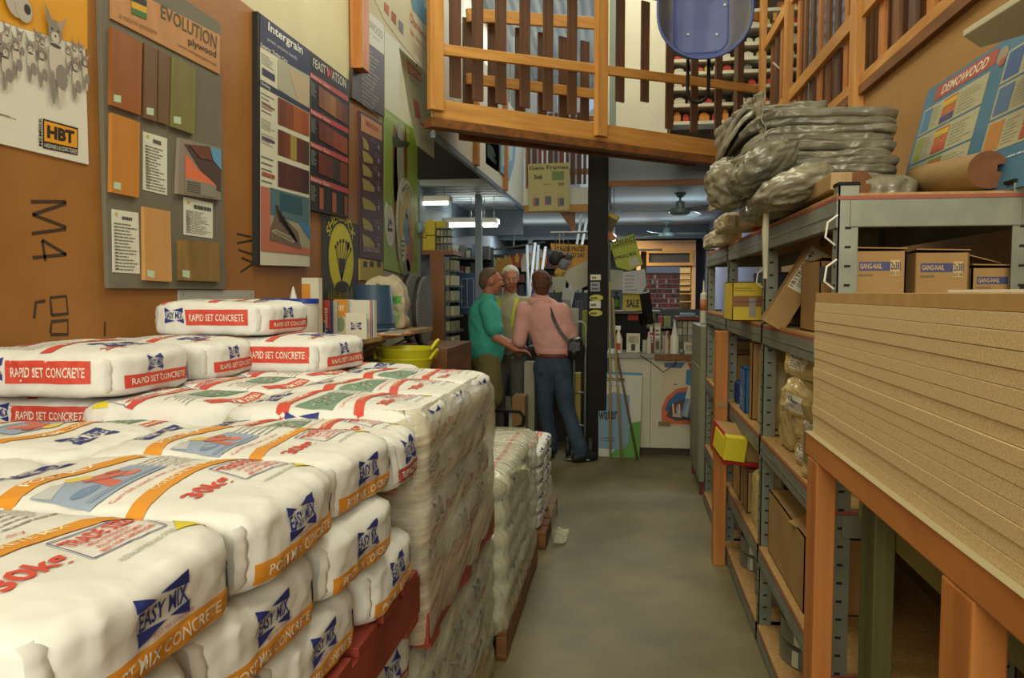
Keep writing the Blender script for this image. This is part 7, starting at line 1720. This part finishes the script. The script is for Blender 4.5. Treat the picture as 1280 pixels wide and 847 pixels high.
def face_bits(par, R, P_, k=1.0, glasses=False):
    for s in (-1, 1):
        m = MB(); m.ball(P_(s*.031, .083, .012), (.013*k, .008*k, .008*k), '#d8d0c4', 12, R); m.build('eye', par, smooth=True)
        m = MB(); m.ball(P_(s*.031, .0895, .012), (.006*k, .004*k, .006*k), '#2a201a', 10, R); m.build('iris', par, smooth=True)
        m = MB(); m.ball(P_(s*.032, .094, .034), (.019*k, .005*k, .0045*k), '#8a8074', 10, R); m.build('eyebrow', par, smooth=True)
    m = MB(); m.ball(P_(0, .1005, -.0515), (.020*k, .004*k, .003*k), '#5f2c24', 10, R); m.build('mouth', par, smooth=True)
def hair(par, P_, R, col, k=1.0, low=-.03, front=.055, back=-.06, name='hair', grow=1.0, mat=None, seed=0, nape=0):
    m = MB(); mt = mat or M('hair_'+col.strip('#'), col, .7, var=.25, scale=60, bump=.6, bscale=120)
    m.ball(P_(0, -.018, .034), (.083*k*grow, .097*k*grow, .094*k*grow), mt, 24, R)
    m.ball(P_(0, -.045, .0), (.080*k*grow, .075*k*grow, .085*k*grow), mt, 20, R)
    if nape: m.ball(P_(0, -.055, -.055), (.062*k*grow, .048*k*grow, .06*k*grow), mt, 16, R)
    me = MB(); inv = R.transposed(); base = P_(0, 0, 0)
    # carve the face away: push points in front of the hairline back into the skull
    out = []
    for v in m.v:
        q = inv @ (Vector(v)-base)/k; line = front-max(0, (.085-q.z))*1.35
        lim = max(line, -.045 if q.z > low else -.06)
        if q.y > lim: q.y = lim-.0
        q *= 1+.05*noise.noise(Vector((q.x*40, q.y*40, q.z*25+seed)))
        out.append(base+(R @ q)*k)
    m.v = [tuple(v) for v in out]
    return fuse(m, name, par, .009, 2, fold=.002, seed=seed)
def shoe(m, ankle, d, mat):
    a = Vector(ankle); d = Vector(d).normalized(); cap(m, (a.x-d.x*.03, a.y-d.y*.03, .045), (a.x+d.x*.09, a.y+d.y*.09, .035+d.z*.09), .036, .030, mat, 12); cap(m, (a.x, a.y, .05), (a.x, a.y, a.z+.01), .043, .045, mat, 12)
# ---------------- woman in the pink jacket (seen from behind)
W = T('person', 'person in pink jacket and blue jeans seen from behind with black shoulder bag', 'person', (-.62, 6.92, 0))
m = MB()
NK = Vector((-.735, 6.95, 1.42)); HC = Vector((-.742, 6.965, 1.575))
R, P_ = head(m, HC, (-.35, .94, -.05), 'skin', .98)
cap(m, NK, HC-Vector((0, .01, .05)), .056, .054)
LS, RS = Vector((-.885, 6.94, 1.345)), Vector((-.545, 6.94, 1.335)); LE, LWr = Vector((-.925, 6.92, 1.07)), Vector((-.955, 7.10, .985)); RE, RWr = Vector((-.455, 6.99, 1.08)), Vector((-.46, 7.20, 1.07))
HP = Vector((-.625, 6.95, .90))
cap(m, HP+Vector((0, 0, .02)), Vector((-.71, 6.95, 1.30)), .12, .13, sq=.72, side=(1, 0, 0)); cap(m, LS, RS, .05, .05)
for a, b, c in ((LS, LE, LWr), (RS, RE, RWr)): cap(m, a, b, .045, .036); cap(m, b, c, .034, .024)
hand(m, LWr, (-.1, .9, -.25), (0, .2, 1), curl=.5, side=-1); hand(m, RWr, (-.2, .95, .0), (0, 0, 1), curl=.6, side=1)
LH, RH = Vector((-.70, 6.95, .86)), Vector((-.555, 6.95, .86)); LK, LA = Vector((-.70, 6.99, .47)), Vector((-.655, 7.03, .09)); RK, RA = Vector((-.50, 6.94, .47)), Vector((-.375, 6.86, .10))
for a, b, c in ((LH, LK, LA), (RH, RK, RA)): cap(m, a, b, .075, .052); cap(m, b, c, .048, .034)
shoe(m, LA, (-.1, 1, 0), 'skin'); shoe(m, RA, (.75, .55, 0), 'skin'); m.v = m.v
m.mats = m.mats[:1]; m.m = [0]*len(m.m)
fuse(m, 'body', W, .0095, 2)
face_bits(W, R, P_, .98); hair(W, P_, R, '#5a3420', .98, grow=1.06, front=.05, nape=1, seed=3)
M('pink_cloth', '#cf9c94', .8, var=.04, bump=.15, bscale=70); M('denim', '#34485c', .85, col2='#2a3a4c', scale=8, bump=.2, bscale=120)
m = MB()
cap(m, Vector((-.625, 6.95, 1.02)), Vector((-.705, 6.95, 1.29)), .165, .172, 'pink_cloth', 20, .72, (1, 0, 0)); cap(m, LS+Vector((.03, 0, -.01)), RS+Vector((-.03, 0, -.01)), .076, .074, 'pink_cloth')
cap(m, Vector((-.622, 6.95, 1.00)), Vector((-.625, 6.95, 1.10)), .158, .165, 'pink_cloth', 20, .75, (1, 0, 0))
cap(m, Vector((-.73, 6.95, 1.36)), Vector((-.738, 6.95, 1.435)), .115, .082, 'pink_cloth')
cap(m, LS, LE, .075, .062, 'pink_cloth'); cap(m, LE, LE.lerp(LWr, .75), .060, .046, 'pink_cloth'); cap(m, RS, RE, .074, .060, 'pink_cloth'); cap(m, RE, RE.lerp(RWr, .75), .058, .044, 'pink_cloth')
fuse(m, 'jacket', W, .012, 4, fold=.005, seed=1)
m = MB(); cap(m, Vector((-.80, 6.885, 1.425)), Vector((-.675, 6.885, 1.422)), .040, .040, 'pink_cloth', 12, .6, (1, 0, 0)); cap(m, Vector((-.80, 6.90, 1.42)), Vector((-.835, 6.97, 1.40)), .028, .02, 'pink_cloth'); cap(m, Vector((-.675, 6.90, 1.42)), Vector((-.64, 6.98, 1.40)), .028, .02, 'pink_cloth'); fuse(m, 'collar', W, .008, 3)
m = MB(); m.lathe([(.157, .955), (.163, .965), (.163, 1.0), (.158, 1.01)], (-.622, 6.95, 0), 'pink_cloth', 28, sy=.76); m.build('waistband', W, smooth=True)
m = MB(); m.lathe([(.146, .925), (.148, .928), (.148, .956), (.146, .958)], (-.622, 6.95, 0), flat('#6a2c20'), 28, sy=.78); m.build('belt', W, smooth=True)
m = MB(); cap(m, Vector((-.69, 6.95, .865)), Vector((-.56, 6.95, .865)), .098, .098, 'denim', 18, .9, (0, 0, 1)); cap(m, Vector((-.625, 6.95, .87)), Vector((-.622, 6.95, .90)), .142, .135, 'denim', 20, .78, (1, 0, 0))
for s_, H_, K_, A_ in ((0, LH, LK, LA), (1, RH, RK, RA)):
    cap(m, H_+Vector((0, -.015, -.03)), K_, .098, .068, 'denim', 16); cap(m, K_, A_+Vector((0, 0, .02)), .066, .062, 'denim', 16); cap(m, A_+Vector((0, 0, .05)), A_+Vector((0, .01, -.015)), .064, .066, 'denim', 16)
fuse(m, 'jeans', W, .012, 4, fold=.0055, seed=5)
for x0 in (-.70, -.56):
    m = MB(); m.obox((x0, 6.842, .845), (.085, .006, .095), (-.12, 0, 0), M('denim_dark', '#2c3d50', .85)); m.build('pocket', W, bevel=.003)
for A_, d in ((LA, (-.1, 1, 0)), (RA, (.75, .55, 0))):
    m = MB(); shoe(m, A_, d, 'black_rubber'); o = m; 
    m2 = MB(); a = Vector(A_); d = Vector(d).normalized(); cap(m2, (a.x-d.x*.035, a.y-d.y*.035, .042), (a.x+d.x*.15, a.y+d.y*.15, .036), .050, .042, 'black_rubber', 14, .8, (0, 0, 1)); cap(m2, (a.x, a.y, .05), (a.x, a.y, .09), .052, .052, 'black_rubber'); fuse(m2, 'shoe', W, .009, 2)
bg = T('shoulder_bag', 'black leather shoulder bag hanging at the right hip of the person in pink', 'bag', (-.42, 6.86, .93))
M('black_leather', '#1c1a1b', .4, bump=.3, bscale=50)
m = MB(); cap(m, (-.425, 6.83, .985), (-.405, 6.95, .985), .066, .066, 'black_leather', 14, 1.1); cap(m, (-.43, 6.83, 1.05), (-.41, 6.95, 1.05), .055, .055, 'black_leather', 14); fuse(m, 'body', bg, .01, 3, fold=.004)
m = MB(); m.obox((-.423, 6.765, 1.03), (.10, .008, .075), (0, 0, 0), 'black_leather'); m.build('flap', bg, bevel=.003)
m = MB(); m.ball((-.45, 6.765, 1.0), (.007, .004, .007), 'galv', 10); m.build('buckle', bg, smooth=True)
S0 = [(-.675, 6.965, 1.435), (-.67, 6.90, 1.425), (-.645, 6.845, 1.36), (-.595, 6.815, 1.24), (-.545, 6.81, 1.15), (-.49, 6.80, 1.09), (-.455, 6.80, 1.06)]
m = MB(); pts = [Vector(p) for p in S0]; vs = []
for i, p in enumerate(pts):
    d = (pts[min(i+1, 6)]-pts[max(i-1, 0)]).normalized(); s = d.cross(Vector((0, 1, 0))).normalized() if i > 1 else Vector((1, 0, 0)); vs += [p-s*.016, p+s*.016]
m.add(vs, [(2*i, 2*i+1, 2*i+3, 2*i+2) for i in range(6)], 'black_leather'); m.build('strap', bg, solid=.005)
# ---------------- man in the teal polo shirt
Mn = T('person', 'person in teal polo shirt and olive shorts turned to the right', 'person', (-1.24, 7.15, 0))
m = MB(); HC = Vector((-1.215, 7.15, 1.60)); NK = Vector((-1.25, 7.15, 1.44))
R2_, P2 = head(m, HC, (.93, .30, -.12), 'skin_red', 1.02)
cap(m, NK, HC-Vector((.02, 0, .05)), .064, .060, 'skin_red')
HPm = Vector((-1.27, 7.18, .88)); f = Vector((.95, .30, 0)).normalized(); r_ = Vector((f.y, -f.x, 0))       # r_ = his right (toward the camera)
SR, SL = Vector((-1.27, 7.15, 1.36))+r_*.165, Vector((-1.27, 7.15, 1.36))-r_*.165
ER, WR = Vector((-1.135, 6.93, 1.10)), Vector((-.955, 6.92, .99)); EL, WL = SL+Vector((.06, .03, -.27)), SL+Vector((.28, 0, -.34))
cap(m, HPm, Vector((-1.27, 7.15, 1.30)), .13, .14, 'skin_red', sq=.75, side=r_); cap(m, SR, SL, .05, .05, 'skin_red')
for a, b, c in ((SR, ER, WR), (SL, EL, WL)): cap(m, a, b, .052, .046, 'skin_red'); cap(m, b, c, .044, .029, 'skin_red')
hand(m, WR, (.95, .1, -.15), (0, 0, 1), 'skin_red', .5, 1); hand(m, WL, (.9, .1, -.1), (0, 0, 1), 'skin_red', .5, -1)
HR, HL = HPm+r_*.09, HPm-r_*.09; KR, AR = Vector((-1.20, 7.05, .47)), Vector((-1.22, 7.02, .09)); KL, AL = Vector((-1.22, 7.28, .47)), Vector((-1.26, 7.32, .09))
for a, b, c in ((HR, KR, AR), (HL, KL, AL)): cap(m, a, b, .085, .058, 'skin_red'); cap(m, b, c-Vector((0, 0, -.25)), .056, .060, 'skin_red'); cap(m, c+Vector((0, 0, .25)), c, .058, .038, 'skin_red')
for A_ in (AR, AL): shoe(m, A_, (.95, -.1, 0), 'skin_red')
m.mats = m.mats[:1]; m.m = [0]*len(m.m)
fuse(m, 'body', Mn, .0095, 2); face_bits(Mn, R2_, P2, 1.02); hair(Mn, P2, R2_, '#5f4c3c', 1.02, grow=1.0, front=.03, seed=6)
M('teal_cloth', '#3aa091', .8, var=.04, bump=.15, bscale=70); M('olive_cloth', '#6b6238', .85, var=.08)
m = MB(); cap(m, Vector((-1.265, 7.16, 1.02)), Vector((-1.275, 7.15, 1.27)), .185, .182, 'teal_cloth', 20, .85, r_); cap(m, Vector((-1.26, 7.17, .95)), Vector((-1.265, 7.16, 1.05)), .175, .185, 'teal_cloth', 20, .88, r_)
cap(m, SR-r_*.02, SL+r_*.02, .080, .080, 'teal_cloth'); cap(m, Vector((-1.268, 7.15, 1.36)), Vector((-1.25, 7.15, 1.435)), .12, .078, 'teal_cloth'); cap(m, SR, SR.lerp(ER, .72), .082, .078, 'teal_cloth'); cap(m, SL, SL.lerp(EL, .72), .082, .076, 'teal_cloth')
fuse(m, 'polo_shirt', Mn, .012, 4, fold=.006, seed=11)
m = MB(); m.lathe([(.070, 1.455), (.078, 1.44), (.088, 1.435)], (-1.245, 7.15, 0), 'teal_cloth', 24); m.build('collar', Mn, smooth=True, solid=.006)
m = MB(); cap(m, HPm+Vector((0, 0, .0)), HPm+Vector((.005, -.01, .06)), .165, .165, 'olive_cloth', 20, .85, r_)
for H_, K_ in ((HR, KR), (HL, KL)): cap(m, H_, K_+Vector((0, 0, .06)), .115, .098, 'olive_cloth', 16)
fuse(m, 'shorts', Mn, .012, 4, fold=.005, seed=14)
for A_ in (AR, AL):
    m = MB(); a = A_; cap(m, (a.x-.03, a.y, .045), (a.x+.15, a.y-.01, .038), .052, .045, flat('#4a3a2c'), 14, .8, (0, 0, 1)); cap(m, (a.x, a.y, .05), (a.x, a.y, .08), .053, .053, flat('#4a3a2c')); fuse(m, 'shoe', Mn, .009, 2)
# ---------------- white haired man facing the camera
Fm = T('person', 'person with white hair facing the camera in khaki shirt with yellow stripes', 'person', (-1.13, 7.72, 0))
m = MB(); HC = Vector((-1.115, 7.68, 1.635)); NK = Vector((-1.13, 7.72, 1.47))
R3_, P3 = head(m, HC, (.22, -.95, -.22), 'skin_red', 1.03)
cap(m, NK, HC-Vector((0, -.02, .05)), .062, .06, 'skin_red')
HPf = Vector((-1.14, 7.74, .92)); S1, S2 = Vector((-1.33, 7.72, 1.39)), Vector((-.95, 7.72, 1.385)); E1, W1 = Vector((-1.36, 7.66, 1.12)), Vector((-1.19, 7.48, 1.06)); E2, W2 = Vector((-.935, 7.62, 1.13)), Vector((-1.02, 7.42, 1.03))
cap(m, HPf, Vector((-1.135, 7.72, 1.32)), .13, .15, 'skin_red', sq=.7, side=(1, 0, 0)); cap(m, S1, S2, .05, .05, 'skin_red')
for a, b, c in ((S1, E1, W1), (S2, E2, W2)): cap(m, a, b, .052, .044, 'skin_red'); cap(m, b, c, .042, .028, 'skin_red')
hand(m, W1, (.6, -.6, -.1), (0, 0, 1), 'skin_red', .7, 1); hand(m, W2, (-.4, -.8, -.2), (0, 0, 1), 'skin_red', .7, -1)
for s in (-1, 1):
    H_ = HPf+Vector((s*.09, 0, 0)); K_ = Vector((-1.14+s*.10, 7.70, .49)); A_ = Vector((-1.14+s*.11, 7.74, .09)); cap(m, H_, K_, .08, .055, 'skin_red'); cap(m, K_, A_, .05, .036, 'skin_red'); shoe(m, A_, (s*.2, -1, 0), 'skin_red')
m.mats = m.mats[:1]; m.m = [0]*len(m.m)
fuse(m, 'body', Fm, .0095, 2); face_bits(Fm, R3_, P3, 1.03); hair(Fm, P3, R3_, '#c9c3b2', 1.03, grow=1.04, front=.055, seed=9)
M('khaki_cloth', '#9a9478', .8, var=.04, bump=.15, bscale=70); M('hivis', '#b8c02c', .6); M('grey_cloth', '#55544c', .85, var=.05)
m = MB(); cap(m, Vector((-1.14, 7.73, 1.02)), Vector((-1.135, 7.72, 1.31)), .175, .185, 'khaki_cloth', 20, .72, (1, 0, 0)); cap(m, HPf, Vector((-1.14, 7.73, 1.05)), .165, .175, 'khaki_cloth', 20, .78, (1, 0, 0))
cap(m, S1, S2, .078, .078, 'khaki_cloth'); cap(m, Vector((-1.13, 7.72, 1.38)), Vector((-1.13, 7.72, 1.45)), .12, .078, 'khaki_cloth'); cap(m, S1, S1.lerp(E1, .7), .08, .075, 'khaki_cloth'); cap(m, S2, S2.lerp(E2, .7), .08, .075, 'khaki_cloth')
fs_ = fuse(m, 'work_shirt', Fm, .012, 4, fold=.005, seed=21)
bm = bmesh.new(); bm.from_mesh(fs_.data); bvh_ = BVHTree.FromBMesh(bm); bm.free(); mb = MB()
for a, b in (((-1.225, 1.44), (-1.185, 1.16)), ((-1.045, 1.44), (-1.09, 1.16))):
    P = Print(); P.poly([(a[0]-.018, a[1]), (b[0]-.018, b[1]), (b[0]+.018, b[1]), (a[0]+.018, a[1])], 'hivis', 3); P.project(mb, bvh_, (0, 6.8, 0), (1, 0, 0), (0, 0, 1), (0, 1, 0), step=.0015, tol=2)
mb.build('hi_vis_stripe', Fm)
m = MB(); cap(m, HPf+Vector((0, 0, -.02)), HPf+Vector((0, 0, .03)), .155, .16, 'grey_cloth', 20, .8, (1, 0, 0))
for s in (-1, 1):
    H_ = HPf+Vector((s*.085, 0, -.02)); K_ = Vector((-1.14+s*.10, 7.70, .49)); A_ = Vector((-1.14+s*.11, 7.74, .09)); cap(m, H_, K_, .10, .075, 'grey_cloth', 16); cap(m, K_, A_+Vector((0, 0, .0)), .072, .065, 'grey_cloth', 16)
fuse(m, 'trousers', Fm, .012, 4, fold=.005, seed=24)
for s in (-1, 1):
    a = Vector((-1.14+s*.11, 7.74, .09)); m = MB(); cap(m, (a.x, a.y+.03, .045), (a.x+s*.02, a.y-.15, .038), .052, .045, flat('#2c2620'), 14, .8, (0, 0, 1)); fuse(m, 'shoe', Fm, .009, 2)
